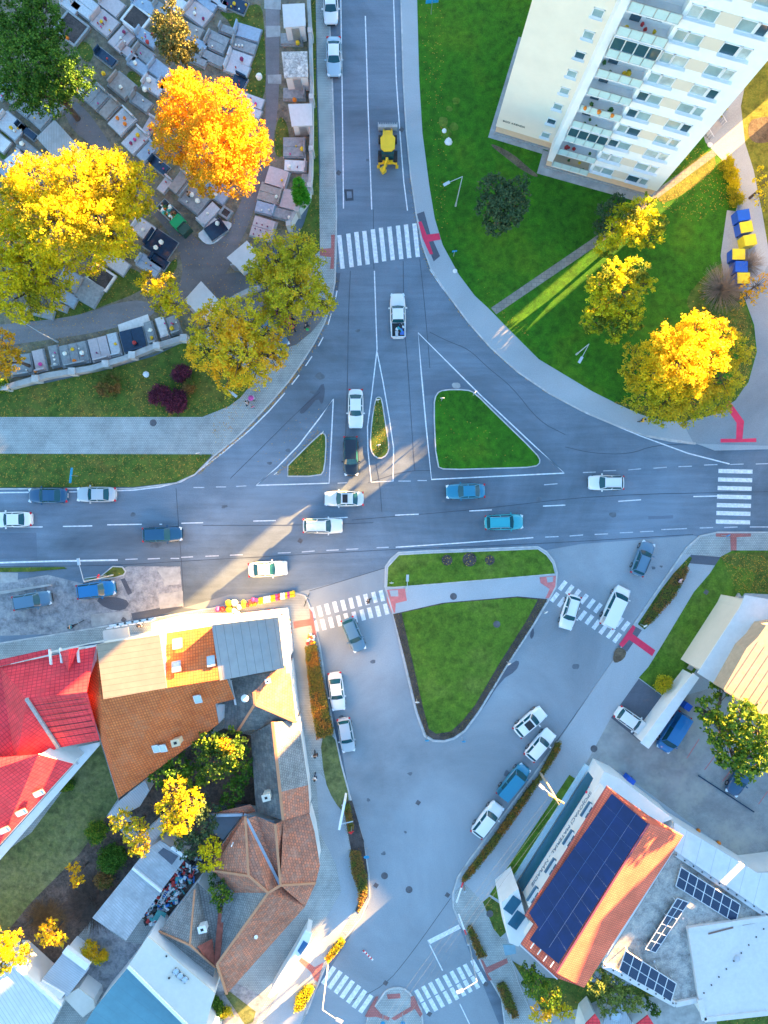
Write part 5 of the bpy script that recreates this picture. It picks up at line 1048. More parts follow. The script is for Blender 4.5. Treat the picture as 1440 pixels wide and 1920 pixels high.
def backhoe():
    YL = P('construction yellow', (.88, .52, .01), .4, var=.06); GY = P('worn steel', (.42, .44, .46), .6, .1, var=.3)
    root = thing('backhoe_loader', 'yellow backhoe loader with grey front bucket on the north road', 'backhoe loader', (0, 0, 0))
    def part(n, f, m): b = MB(); f(b); return b.build(n, m, root)
    part('chassis', lambda b: (b.box((.2, 0, .8), (3.6, .8, .5)),), P('dark chassis', (.05, .05, .06)))
    part('bonnet', lambda b: (b.prism([(.5, -.5), (1.75, -.38), (1.85, -.2), (1.85, .2), (1.75, .38), (.5, .5)], .95, 1.65),), YL)
    part('cab', lambda b: (b.prism([(-1.25, -.72), (.55, -.72), (.55, .72), (-1.25, .72)], .95, 2.5),), M['cglass'])
    part('cab_roof', lambda b: (b.prism([(-1.15, -.45), (-.8, -.82), (.4, -.86), (.75, -.55), (.75, .55), (.4, .86), (-.8, .82), (-1.15, .45)], 2.5, 2.68),), YL)
    for s in (-1, 1):
        for x, r, w_ in ((1.35, .5, .36), (-.85, .72, .45)):
            b = MB(); b.tube((x, s*(.92-w_/2), r), (x, s*(.92+w_/2), r), r, n=20); t = b.build('wheel', M['rubber'], root); b = MB(); b.tube((x, s*.8, r), (x, s*(.93+w_/2), r), r*.5, n=12); b.build('rim', YL, t)
        part('loader_arm', lambda b: (b.bar((.5, s*.55, 1.4), (1.9, s*.5, 1.0), .16, .25), b.bar((1.9, s*.5, 1.0), (2.6, s*.45, .45), .16, .22)), YL)
        part('stabiliser', lambda b: (b.bar((-1.7, s*.3, 1.1), (-1.75, s*1.05, .9), .16), b.bar((-1.75, s*1.05, 1.1), (-1.75, s*1.05, .3), .14), b.box((-1.75, s*1.1, .25), (.4, .35, .08))), YL)
    def bucket(b):
        pr = [(2.55, .25), (2.6, .95), (2.85, 1.05), (2.9, .98), (2.68, .85), (2.7, .33), (3.35, .3), (3.35, .22)]
        n = len(pr)
        for i in range(n): a, c = pr[i], pr[(i+1) % n]; b.face([(a[0], -1.15, a[1]), (c[0], -1.15, c[1]), (c[0], 1.15, c[1]), (a[0], 1.15, a[1])])
        for s in (-1, 1): b.box((2.95, s*1.14, .5), (.75, .05, .5))
    bu = part('front_bucket', bucket, GY)
    b = MB()
    for i in range(9): b.box((3.42, -1.1+i*.275, .26), (.2, .08, .05))
    b.build('bucket_teeth', GY, bu)
    part('boom', lambda b: (b.bar((-1.5, 0, 1.0), (-2.0, .1, 2.6), .26, .3), b.bar((-2.0, .1, 2.6), (-2.55, .45, 1.1), .2, .26)), YL)
    part('digging_bucket', lambda b: (b.box((-2.5, .55, .9), (.6, .55, .6), rz=.6), b.bar((-2.2, .1, 1.5), (-2.6, .5, 1.0), .1)), YL)
    part('kingpost', lambda b: (b.box((-1.6, 0, 1.0), (.25, 1.2, .5)),), YL)
    p = W(727, 279, 1); place(root, (p.x, p.y, G_), math.pi/2)
backhoe()

# ---------------------------------------------------------------- unseen blocks added beyond the frame to cast shade on the junction
def shade_block(label, v0, v1, u, h, depth=9, mat='wallw', roof='tile_p'):
    """an added unseen shade block face-on to the sun; v0,v1: across the sunlight in photo pixels, u: distance towards the sun from the photo centre in metres"""
    t = Vector((-TX, -TY, 0)); c = Vector((-TY, TX, 0))     # towards sun / across, matching pixel coordinate .653x+.757y
    def q(v, uu): vv = (v - (720*.653+960*.757))/15.61; return c*vv + t*uu
    c.normalize()
    root = thing('tall_shade_block' if h > 10 else 'low_shade_block', label, 'building', (*q((v0+v1)/2, u).xy, 0))
    b = MB(); p = [tuple(q(v, uu).xy) for v, uu in ((v0, u), (v1, u), (v1, u+depth), (v0, u+depth))]; b.prism(p, -.02, h-.4); b.build('wall', M[mat], root)
    r = MB(); r.prism(inset(p, -.25), h-.4, h, bottom=True); r.build('roof', M['conc'], root)
    n = int((v1-v0)/15.61/3.2)
    for k in range(int(h/2.9)):
        for i in range(n):
            w = q(v0+(v1-v0)*(i+.5)/n, u)+Vector((0, 0, 1.7+k*2.9)); window(root, w-t*.0, c, 1.3, 1.3, -t, split=False)
SHADE_BLOCKS = [
 ('long unseen block added for shade north of the cemetery', -500, 298, 86, 24), ('low cream block added unseen for shade beyond the upper road', 296, 655, 78, 15.5),
 ('cream block added unseen for shade next to the tower', 645, 800, 66, 19), ('unseen block added for shade behind the tower', 790, 1080, 78, 15), ('low unseen block added for shade right of the tower gap', 1113, 1180, 75, 9.4),
 ('cream block added unseen for shade beyond the estate path', 1178, 1398, 74, 14), ('taller unseen block added for shade beyond the estate path', 1396, 1432, 74, 27), ('long cream block added unseen for shade east of the estate', 1426, 1704, 62, 25.5), ('lower end of the long cream block added for shade', 1699, 1780, 58, 12.6),
 ('low unseen block added for shade by the car park road', 1776, 1890, 40, 11), ('unseen block added for shade behind the car park', 1884, 1952, 42, 10.2), ('taller unseen block added for shade behind the car park', 1954, 2045, 43, 16.5), ('tall unseen block added for shade at the south east', 2086, 2600, 44, 17)]
for lb, v0, v1, u, h in SHADE_BLOCKS: shade_block(lb, v0, v1, u, h, mat='cream' if 'cream' in lb else 'wallw')
# ---------------------------------------------------------------- trees and shrubs
YEL = leafmat('yellow leaves', [(.46, .36, .006), (.72, .58, .008), (.82, .70, .012), (.66, .50, .006)], .3, patch=[(.16, .20, .01), (.38, .34, .015), (.60, .46, .02)], pscale=.28, pt=(.50, .60))
ORA = leafmat('orange leaves', [(.64, .28, .006), (.80, .42, .008), (.82, .50, .012), (.58, .24, .008)], .3, patch=[(.55, .32, .01), (.70, .42, .02)], pscale=.3)
OLI = leafmat('olive gold leaves', [(.30, .30, .02), (.54, .47, .02), (.68, .56, .02), (.36, .36, .02)], .3, patch=[(.60, .40, .02), (.76, .54, .02), (.42, .38, .03)], pscale=.35)
YOL = leafmat('yellow olive leaves', [(.44, .38, .02), (.74, .58, .02), (.82, .60, .02), (.38, .36, .03)], .3, patch=[(.76, .42, .015), (.86, .54, .02)], pscale=.35)
GRN = leafmat('dark green leaves', [(.02, .08, .008), (.05, .14, .012), (.08, .19, .015), (.11, .21, .02)], .2)
DGR = leafmat('grey green needles', [(.03, .07, .03), (.06, .11, .045), (.09, .14, .06), (.045, .09, .04)], .15)
PIN = leafmat('pine needles with sunlit tint', [(.07, .13, .02), (.14, .22, .03), (.26, .30, .03), (.36, .36, .03)], .35, patch=[(.56, .52, .02), (.78, .72, .02)], pscale=.4, pt=(.42, .52))  # yellow patches put the sunlit parts into the needle colour
GRY = leafmat('garden green leaves', [(.04, .12, .01), (.09, .22, .02), (.20, .30, .02), (.34, .34, .03)], .3, patch=[(.04, .10, .02), (.08, .16, .02)], pscale=.3)
PUR = leafmat('purple leaves', [(.06, .012, .03), (.12, .02, .05), (.20, .04, .08)], .2); BRN = leafmat('brown hedge leaves', [(.10, .07, .02), (.24, .12, .03), (.30, .16, .05), (.12, .10, .03)], .15, patch=[(.06, .10, .02), (.16, .18, .03)], pscale=.6, pt=(.45, .55))
HED = leafmat('hedge leaves', [(.05, .09, .015), (.14, .16, .02), (.26, .15, .03), (.20, .18, .02)], .15, patch=[(.36, .12, .02), (.30, .18, .03)], pscale=.7, pt=(.5, .58))
RUS = leafmat('rust hedge leaves', [(.26, .10, .03), (.34, .18, .04), (.18, .16, .03)], .15, patch=[(.10, .14, .02), (.20, .20, .03)], pscale=.8)
TWG = plain('bare twigs', (.30, .24, .19), .9, var=.2)
def leaf_quads(C, s, up=.35):
    n = len(C); a = RNG.normal(size=(n, 3)); a[:, 2] += up*0; nrm = RNG.normal(size=(n, 3)); nrm[:, 2] = np.abs(nrm[:, 2])+up
    nrm /= np.linalg.norm(nrm, axis=1)[:, None]; u = np.cross(nrm, a); u /= np.linalg.norm(u, axis=1)[:, None]+1e-9; v = np.cross(nrm, u)
    s = (s*RNG.uniform(.6, 1.25, n))[:, None]
    return np.stack([C-u*s, C-v*s*.7+nrm*s*.15, C+u*s, C+v*s*.7+nrm*s*.15], 1).reshape(-1, 3)
def leaf_obj(name, V, mat, parent):
    n = len(V)//4; o0 = off(parent); me = bpy.data.meshes.new(name); V = V-np.array([o0.x, o0.y, o0.z])
    me.vertices.add(len(V)); me.vertices.foreach_set('co', V.ravel().astype('f4')); me.loops.add(4*n); me.loops.foreach_set('vertex_index', np.arange(4*n, dtype='i4'))
    me.polygons.add(n); me.polygons.foreach_set('loop_start', np.arange(0, 4*n, 4, dtype='i4')); me.polygons.foreach_set('loop_total', np.full(n, 4, 'i4')); me.materials.append(mat); me.update(calc_edges=True); me.validate()
    o = bpy.data.objects.new(name, me); COL.objects.link(o); o.parent = parent; return o
def tree(name, label, lobes, mat, cat='tree', leaf=.125, dens=.9, squash=.8, base=None, group=None, gaps=.0, bark='bark', clump=.2, hollow=.5, up=.35, twigs=0, fill=1.0):
    L = []
    for (x, y, r, z) in lobes: c = W(x, y, z); L.append((c, r*(H-z)/F))
    tw = sum(r*r for c, r in L); bc = sum((c*(r*r) for c, r in L), Vector())/tw
    if base: bc = W(*base)
    root = thing(name, label, cat, (bc.x, bc.y, 0.1), group); pts = []; tips = []
    for c, r in L:
        ncl = max(14, int(r*r*17*fill)); d = RNG.normal(size=(ncl, 3)); d[:, 2] = d[:, 2]*.9+.25; d /= np.linalg.norm(d, axis=1)[:, None]
        rad = r*(hollow+(1-hollow)*RNG.random(ncl)**.55)*(.86+.22*RNG.random(ncl)); cc = np.array(c)+d*rad[:, None]*np.array([1, 1, squash])
        cc = cc[cc[:, 2] > .35]
        if gaps: cc = cc[RNG.random(len(cc)) > gaps]
        cr = (clump*r**.5*1.0+.12)*.82; per = int(dens*26*(cr/.45)**2/(leaf/.15)**2)+4
        o = RNG.normal(size=(len(cc), per, 3))*cr*.52; o[..., 2] *= .8
        q = (cc[:, None]+o).reshape(-1, 3); pts.append(q[q[:, 2] > .2]); tips.append(cc)
    C = np.concatenate(pts); leaf_obj('crown', leaf_quads(C, leaf, up), mat, root)
    b = MB(); zt = max(c.z for c, r in L); rt = .06+.02*zt+.02*math.sqrt(tw); fk = Vector((bc.x, bc.y, min(zt*.4, 3.0)))
    b.tube((bc.x, bc.y, 0), fk, rt, rt*.75, 10)
    for (c, r), tp in zip(L, tips):
        m = fk.lerp(c, .5)+Vector((random.uniform(-.3, .3), random.uniform(-.3, .3), .3)); b.tube(fk, m, rt*.6, rt*.42, 7); b.tube(m, c, rt*.42, rt*.2, 6)
        for k in RNG.choice(len(tp), min(len(tp), 9+twigs), replace=False): b.tube(c if k % 2 else m, tp[k], rt*.18, .015, 4, cap=False)
    b.build('trunk', M[bark], root); return root
def shrub(name, label, px, py, rpx, h, mat, cat='shrub', leaf=.10, dens=1, group=None, fill=2.2):
    return tree(name, label, [(px, py, rpx, h*.55), (px+rpx*.35, py-rpx*.2, rpx*.6, h*.7), (px-rpx*.3, py+rpx*.25, rpx*.65, h*.5)], mat, cat, leaf=leaf, dens=dens, squash=min(1.2, h*.5/(rpx*.06)), group=group, fill=fill, clump=.25)
# cemetery
tree('deciduous_tree', 'great yellow tree spreading over the graves at the left edge', [(70, 350, 62, 10), (150, 335, 62, 11), (215, 345, 62, 10), (110, 420, 70, 11), (190, 420, 62, 10), (250, 375, 42, 8), (40, 400, 55, 9.5), (225, 450, 40, 7), (165, 480, 40, 6), (265, 330, 25, 8)], YEL)
tree('deciduous_tree', 'yellow green tree below the great yellow one at the left edge', [(20, 450, 50, 8), (60, 490, 50, 8), (100, 520, 40, 7), (30, 560, 45, 7), (85, 560, 35, 6), (10, 510, 50, 8)], YEL)
tree('deciduous_tree', 'glowing orange tree among the graves', [(350, 200, 58, 10), (420, 215, 60, 11), (330, 260, 50, 9.5), (400, 280, 66, 11), (460, 265, 48, 9), (345, 165, 38, 9), (440, 325, 44, 8), (390, 330, 42, 8), (485, 290, 25, 7)], ORA)
tree('deciduous_tree', 'dark green tree in the top left corner', [(30, 20, 55, 9), (80, 30, 45, 9), (20, 70, 40, 8), (110, 55, 22, 7)], GRN)
tree('deciduous_tree', 'wide grey green tree below the top left corner', [(50, 120, 60, 9), (105, 130, 50, 9), (145, 150, 36, 8), (40, 170, 42, 8), (90, 180, 42, 8), (85, 90, 40, 9)], GRN)
tree('cedar_tree', 'olive conifer above the glowing orange tree', [(320, 40, 34, 8), (330, 80, 38, 7), (345, 95, 26, 6), (310, 65, 28, 7)], leafmat('olive needles', [(.10, .10, .03), (.17, .17, .05), (.22, .20, .06), (.08, .12, .02)], .15), leaf=.13, dens=1.3)
tree('deciduous_tree', 'small bright yellow tree left of the white tomb house', [(280, 530, 26, 5), (310, 545, 30, 5.5), (330, 570, 24, 5), (305, 575, 22, 4)], YEL)
tree('deciduous_tree', 'olive gold tree over the pavement by the cemetery gate', [(510, 480, 46, 8), (560, 475, 45, 8.5), (500, 530, 40, 7.5), (555, 540, 56, 9), (595, 560, 36, 7), (530, 585, 42, 7), (485, 505, 28, 7), (575, 505, 40, 8), (612, 575, 18, 6)], OLI, dens=.8, gaps=.12, twigs=14)
tree('deciduous_tree', 'yellow and green tree left of the gate plaza', [(400, 610, 44, 7.5), (450, 600, 50, 8.5), (500, 620, 38, 7.5), (390, 660, 42, 7), (450, 665, 56, 8.5), (505, 665, 36, 7), (528, 660, 18, 6), (430, 705, 38, 6.5), (480, 700, 30, 6)], YOL, dens=.8, gaps=.12, twigs=14)
tree('deciduous_tree', 'orange tree cut by the left edge of the photo', [(5, 640, 26, 6), (15, 675, 26, 6), (0, 690, 24, 5.5), (35, 665, 12, 5)], ORA)
shrub('bush', 'bright green bush at the end of the cemetery wall', 4, 722, 14, 1.8, GRY)
tree('cypress', 'small green cypress with golden edge near the cemetery wall', [(560, 345, 10, 4.5), (563, 360, 14, 3.2), (566, 372, 15, 2.0)], leafmat('cypress', [(.03, .22, .01), (.06, .32, .01), (.10, .36, .02)], .1), leaf=.08, dens=2, fill=5, squash=1.3)
for i, (x, y, r, m, lb) in enumerate(((203, 722, 22, BRN, 'brown twiggy shrub below the cemetery wall'), (298, 740, 20, PUR, 'purple shrub, left one of the dark clump'), (331, 752, 22, PUR, 'largest purple shrub on the leafy lawn'), (340, 700, 18, PUR, 'purple brown shrub nearest the cemetery wall'), (355, 725, 12, BRN, 'small reddish shrub right of the purple clump'))):
    shrub('shrub', lb, x, y, r, 1.6, m, leaf=.09)
# estate lawn
tree('pine_tree', 'round dark pine alone on the estate lawn', [(925, 350, 26, 6), (965, 355, 27, 6.5), (915, 385, 24, 5.5), (950, 385, 34, 7), (975, 385, 20, 5.5), (930, 420, 26, 5), (955, 410, 24, 5)], DGR, leaf=.15, dens=1.3)
tree('pine_tree', 'sunlit pine beside the tower corner', [(1165, 405, 28, 3.6), (1205, 395, 28, 4.2), (1228, 418, 24, 4.2), (1188, 432, 32, 4.2), (1218, 448, 24, 4.0), (1150, 440, 26, 3.4), (1135, 465, 22, 3)], PIN, leaf=.15, dens=1.3, up=.1)
tree('pine_tree', 'sunlit pine below the one beside the tower', [(1150, 515, 28, 7), (1190, 508, 28, 7), (1208, 530, 22, 6.5), (1122, 535, 26, 6), (1165, 548, 38, 7), (1130, 575, 34, 5.5), (1175, 582, 32, 5.5), (1112, 600, 26, 4.5), (1150, 615, 28, 4.5), (1185, 605, 22, 4.5)], PIN, leaf=.15, dens=1.3, up=.1)
tree('pine_tree', 'dark blue green pine against the tower foot', [(1160, 375, 16, 3), (1140, 400, 22, 3.5), (1130, 430, 20, 3)], DGR, leaf=.13, dens=1.3)
tree('deciduous_tree', 'golden crowned tree above the curved footway', [(1262, 640, 42, 9), (1305, 628, 44, 9.5), (1345, 630, 36, 8.5), (1275, 680, 50, 10), (1325, 668, 44, 9), (1235, 660, 34, 7.5), (1240, 708, 42, 8), (1285, 715, 42, 8)], leafmat('golden leaves', [(.66, .44, .01), (.80, .60, .012), (.84, .66, .02), (.58, .40, .01)], .3))
tree('deciduous_tree', 'olive green tree below the golden crowned one', [(1192, 690, 32, 5), (1205, 735, 38, 5.5), (1250, 750, 42, 6), (1300, 745, 44, 6), (1350, 708, 42, 6.5), (1378, 655, 34, 5.5), (1345, 750, 30, 4.5), (1235, 778, 24, 3.5), (1280, 778, 24, 3.5), (1190, 650, 20, 4)], OLI, gaps=.1, twigs=8)
for i, (x, y, r, h, lb) in enumerate(((1361, 307, 13, 2.0, 'topmost yellow shrub of the row beside the estate path'), (1370, 327, 13, 2.0, 'second yellow shrub down the estate path row'), (1376, 350, 13, 2.0, 'third yellow shrub down the estate path row'), (1381, 374, 13, 1.8, 'lowest yellow shrub of the row, above the blue bin'), (1353, 200, 11, 2.2, 'yellow shrub beside the tower entrance stairs'), (1345, 212, 9, 2, 'small yellow shrub touching the stair railing'), (1281, 287, 9, 1.8, 'yellow shrub at the foot of the tower side'), (1243, 1283, 16, 1.8, 'round yellow shrub on the grass by the dark drive'))):
    shrub('yellow_shrub', lb, x, y, r, h, YEL if i < 7 else OLI, leaf=.09)
def bare(name, label, px, py, rpx, h, mat, n=260, group=None):
    c = W(px, py); root = thing(name, label, 'shrub', (c.x, c.y, .1), group); b = MB(); r = rpx*H/F
    for i in range(n):
        a = random.uniform(0, 6.28); k = random.random()**.5; tip = c+Vector((math.cos(a)*k*r, math.sin(a)*k*r, h*(1.05-k*.6)*random.uniform(.6, 1))); m = c.lerp(tip, .5)+Vector((random.uniform(-.2, .2), random.uniform(-.2, .2), .2))
        b.tube(c+Vector((random.uniform(-.2, .2), random.uniform(-.2, .2), .1)), m, .022, .016, 3, cap=False); b.tube(m, tip, .016, .006, 3, cap=False); b.tube(m, m+(tip-m)*.8+Vector((random.uniform(-.4, .4), random.uniform(-.4, .4), 0)), .012, .005, 3, cap=False)
    b.build('twigs', mat, root); return root
bare('bare_shrub', 'wide leafless brown shrub left of the bins', 1350, 545, 52, 3, TWG, 420)
bare('bare_shrub', 'leafless shrub right of the bins', 1395, 500, 36, 3, TWG, 260)
tree('small_tree', 'sparse orange tree at the right edge below the bins', [(1420, 535, 26, 4), (1400, 560, 18, 3.5)], ORA, gaps=.55, dens=.4, twigs=20)
tree('small_tree', 'thin sunlit tree at the right edge near the grass', [(1440, 330, 26, 4), (1430, 370, 20, 3)], YEL, gaps=.5, dens=.4)
tree('tall_conifer', 'large drooping conifer over the car park, sunlit on its right', [(1330, 1330, 26, 7.5), (1350, 1370, 34, 8.5), (1390, 1345, 34, 10), (1420, 1370, 38, 11), (1370, 1410, 32, 9), (1410, 1420, 34, 9.5), (1440, 1400, 36, 10.5), (1350, 1290, 20, 6), (1395, 1450, 22, 6)], leafmat('conifer sprays', [(.03, .10, .015), (.08, .18, .02), (.16, .26, .02), (.30, .34, .02)], .25), leaf=.2, dens=1.1)
# southwest gardens
for lb, lob, m in (('green garden tree against the hipped annex', [(390, 1390, 28, 5), (430, 1400, 34, 5.5), (400, 1430, 34, 5), (450, 1420, 24, 4.5)], GRY), ('dark green garden tree under the tiled eaves', [(300, 1450, 26, 4), (335, 1440, 28, 4.5), (360, 1460, 30, 4.5)], GRN),
                   ('bright yellow tree in the middle of the gardens', [(330, 1480, 24, 7), (355, 1500, 26, 7.5), (315, 1515, 22, 7), (340, 1540, 26, 7), (310, 1550, 18, 6.5)], YEL), ('small orange tree between the garden greens', [(425, 1398, 14, 6.5), (430, 1412, 12, 6), (418, 1392, 10, 6)], ORA),
                   ('grey green tree right of the yellow garden tree', [(370, 1510, 26, 4.5), (375, 1550, 30, 4.5), (355, 1585, 26, 4), (390, 1520, 18, 4)], DGR), ('dark bush by the old house wall', [(455, 1450, 22, 3.5), (440, 1480, 22, 3.5), (425, 1510, 18, 3)], GRN),
                   ('olive tree beside the long shed', [(230, 1540, 24, 4), (255, 1560, 26, 4.5), (262, 1590, 20, 4)], OLI), ('yellow green tree at the clay roof corner', [(395, 1590, 22, 5), (405, 1610, 18, 5), (385, 1620, 16, 4)], YEL),
                   ('narrow green tree between the two grey tiled roofs', [(405, 1655, 20, 4), (418, 1680, 18, 4), (410, 1695, 14, 3.5)], GRY), ('bright yellow tree at the lower left edge', [(0, 1760, 30, 6), (25, 1775, 28, 6), (5, 1800, 26, 5.5), (40, 1790, 18, 5)], YEL),
                   ('low gold green tree by the flat garage', [(95, 1745, 22, 3), (110, 1760, 18, 3), (85, 1758, 14, 2.6)], YOL), ('small yellow sapling in the brushwood', [(140, 1628, 12, 3), (148, 1650, 14, 3)], ORA)):
    tree('garden_tree', lb, lob, m, leaf=.15)
for lb, x, y, r, h, m in (('green shrub by the narrow lean to shed', 180, 1560, 20, 2, GRY), ('dark green shrub beside the long shed', 210, 1610, 26, 2, GRN), ('brown shrub in the brushwood', 195, 1650, 16, 1.5, BRN), ('ground plants along the house wing', 125, 1470, 14, 1, GRY), ('small yellow tree in the paved yard', 165, 1785, 18, 2.5, YOL), ('yellow sprig over the paved yard', 190, 1795, 12, 2, YOL)):
    shrub('shrub', lb, x, y, r, h, m)
for i, (x, y, r) in enumerate(((152, 1852, 8), (160, 1858, 8), (171, 1866, 8), (402, 1876, 8), (410, 1885, 9), (413, 1900, 10), (424, 1898, 11))): shrub('clipped_bush', ('first dark clipped bush of the row behind the flat garage', 'middle dark clipped bush behind the flat garage', 'largest dark clipped bush behind the flat garage', 'clipped bush touching the cream roof corner', 'second clipped bush from the cream roof in the front yard', 'big round clipped bush in the front yard', 'olive clipped bush in the front yard')[i], x, y, r, 1.2, GRN if i != 6 else OLI, group=('clipped bushes behind the garage', 'clipped bushes in the front yard')[i > 2])
bare('brushwood', 'mass of cut brown brushwood in the garden plot', 180, 1690, 62, 1.2, plain('brush twigs', (.12, .09, .075), .9, var=.4), 900)
bare('brushwood', 'brown brushwood stretching to the lower left', 90, 1720, 45, 1.0, plain('brush twigs gold', (.20, .12, .05), .9, var=.5), 500)
# bottom right trees
for lb, lob, m in (('yellow green tree under the solar store gable', [(1005, 1845, 26, 3.5), (1030, 1865, 24, 3.5), (990, 1820, 20, 3)], GRY), ('tall green tree between store and gravel roof', [(1120, 1835, 28, 4), (1150, 1850, 28, 4), (1180, 1870, 26, 3.5), (1140, 1880, 24, 3)], leafmat('willow green', [(.10, .16, .03), (.18, .24, .05), (.26, .28, .05)], .3)),
                   ('low yellow tree along the footway railing', [(1040, 1880, 20, 3), (1015, 1895, 22, 3), (1060, 1895, 16, 3)], YOL), ('small green bush by the white yard', [(1218, 1888, 14, 2.5), (1230, 1895, 10, 2)], GRY)):
    tree('roadside_tree', lb, lob, m, leaf=.14)
# clipped hedges and ground planting
def hedge(name, label, poly, h, mat, n, leaf=.08, cat='hedge', z=.12, core=True):
    q = [W(x, y) for x, y in poly]; c = cen([v.xy.to_3d() for v in q]); root = thing(name, label, cat, (c.x, c.y, z))
    if core: b = MB(); b.prism(inset([(v.x, v.y) for v in q], .12), z, z+h-.1); b.build('core', P('hedge core', (.06, .06, .02), .9, var=.4), root)
    xs = [v.x for v in q]; ys = [v.y for v in q]; C = []
    while len(C) < n:
        x, y = random.uniform(min(xs), max(xs)), random.uniform(min(ys), max(ys)); ins = False; j = len(q)-1
        for i in range(len(q)):
            if (q[i].y > y) != (q[j].y > y) and x < (q[j].x-q[i].x)*(y-q[i].y)/(q[j].y-q[i].y)+q[i].x: ins = not ins
            j = i
        if ins: C.append((x+random.gauss(0, .04), y+random.gauss(0, .04), z+h*random.uniform(.75, 1.12)))
    for i in range(len(q)):
        a, b_ = q[i], q[(i+1) % len(q)]
        for k in range(int((b_-a).length*22*h)): t = random.random(); C.append((a.x+(b_.x-a.x)*t+random.gauss(0, .05), a.y+(b_.y-a.y)*t+random.gauss(0, .05), z+random.uniform(0, h)))
    leaf_obj('foliage', leaf_quads(np.array(C), leaf, .5), mat, root); return root
hedge('hedge', 'long clipped autumn hedge between footway and parked cars', [(574, 1210), (595, 1206), (608, 1280), (626, 1370), (596, 1380), (584, 1310)], 1.3, HED, 6500)
hedge('hedge', 'long brown hedge along the row of parked cars', [(1040, 1390), (1050, 1388), (1046, 1405), (985, 1500), (925, 1585), (880, 1640), (864, 1652), (866, 1640), (925, 1562), (985, 1478), (1005, 1455)], .7, HED, 4200)
hedge('hedge', 'brown hedge beside the light footway at the exit', [(1284, 1060), (1288, 1068), (1262, 1118), (1240, 1142), (1218, 1168), (1200, 1172), (1238, 1112), (1262, 1075)], .6, RUS, 1800)
hedge('hedge', 'rust coloured planting strip by the southern kerb', [(656, 1590), (676, 1592), (688, 1640), (688, 1672), (672, 1705), (672, 1665), (660, 1630)], .7, RUS, 2200)
hedge('hedge', 'small orange planting near the billboard', [(644, 1505), (656, 1502), (664, 1548), (655, 1560)], .6, RUS, 700)
hedge('hedge', 'yellow shrub bed by the bus shelter', [(556, 1862), (570, 1845), (588, 1840), (590, 1848), (570, 1885), (552, 1890)], .7, YEL, 1100)
hedge('hedge', 'yellow and green planting at the end of the grid paving', [(610, 1790), (625, 1770), (640, 1752), (648, 1760), (630, 1784), (615, 1800)], .6, YOL, 900)
hedge('hedge', 'brown planting beside the lower pavement', [(874, 1735), (884, 1730), (900, 1765), (912, 1788), (895, 1794), (884, 1765)], .5, RUS, 700)
hedge('hedge', 'rust planting strip by the right hand zebra', [(930, 1842), (945, 1836), (958, 1860), (972, 1900), (958, 1906), (944, 1880)], .5, RUS, 1000)
hedge('planting', 'dwarf plants in the left border of the island lawn', [(738, 1152), (752, 1150), (770, 1228), (803, 1368), (812, 1386), (798, 1378), (783, 1334), (758, 1230)], .18, leafmat('dark ground plants', [(.07, .06, .05), (.12, .09, .07), (.09, .11, .05), (.35, .25, .03)], .1), 1400, leaf=.05, cat='planting', core=False)
hedge('planting', 'dwarf plants in the right border of the island lawn', [(1012, 1124), (1026, 1124), (998, 1171), (898, 1330), (870, 1368), (832, 1387), (820, 1377), (845, 1372), (888, 1326), (985, 1166)], .18, leafmat('dark ground plants', [(.07, .06, .05), (.12, .09, .07), (.09, .11, .05), (.35, .25, .03)], .1), 1800, leaf=.05, cat='planting', core=False)
for x, y, r, lb in ((838, 1050, 10, 'left round flower bed on the island'), (880, 1049, 13, 'largest round flower bed, middle of three'), (918, 1050, 9, 'smallest round flower bed, nearest the zebra corner')):
    c = W(x, y); root = thing('flower_bed', lb, 'flower bed', (c.x, c.y, .15)); b = MB(); rr = r*H/F
    b.prism([(c.x+rr*math.cos(t*.35), c.y+rr*math.sin(t*.35)) for t in range(18)], .14, .22); b.build('soil', M['soil'], root); b = MB()
    for i in range(int(rr*rr*60)):
        a = random.uniform(0, 6.28); k = rr*math.sqrt(random.random()); b.ball((c.x+k*math.cos(a), c.y+k*math.sin(a), .28), .045, 5, 3, m=random.choice((0, 0, 1, 2)))
    b.build('flowers', [M['yellfl'], P('dark foliage', (.02, .03, .05)), P('mauve flowers', (.18, .16, .25))], root)
# ---------------------------------------------------------------- the cemetery
def tomb(label, px, py, w, l, ang, mat, head=-1, slabs=1, base='greyst', inset_=2.2, name='grave', stone=True, z0=.14, hs=None, border=False):
    """w x l in photo pixels, ang: image angle of the long axis in degrees; head: which end carries the headstone"""
    k = H/F; c = W(px, py); root = thing(name, label, 'grave', (0, 0, 0), 'graves in the cemetery'); wm, lm = w*k*1.08, l*k*1.06
    b = MB(); b.box((0, 0, .10), (lm, wm, .24)); b.build('plinth', M[base], root)
    if border:
        b = MB()
        for s in (-1, 1): b.box((s*(lm/2-.12), 0, .3), (.24, wm, .2)); b.box((0, s*(wm/2-.12), .303), (lm-.5, .24, .2))
        b.build('border', M[mat], root); b = MB(); b.box((0, 0, .24), (lm-.5, wm-.5, .1)); b.build('soil', M['soil'], root)
    else:
        sw = (wm-.22)/slabs
        for i in range(slabs):
            b = MB(); b.box((-head*.12, (i-(slabs-1)/2)*sw, .32), (lm-.36, sw-.05, .22)); b.build('cover_slab', M[mat], root)
    if stone:
        h = hs or random.uniform(.7, 1.0); b = MB(); b.box((head*(lm/2-.16), 0, .2+h/2), (.16, wm*.72, h)); b.box((head*(lm/2-.16), 0, .22), (.3, wm*.86, .18)); b.build('headstone', M[mat if mat != 'marble' else 'pink'], root)
    root.location = (c.x, c.y, z0); root.rotation_euler = (0, 0, math.radians(-ang)); return root
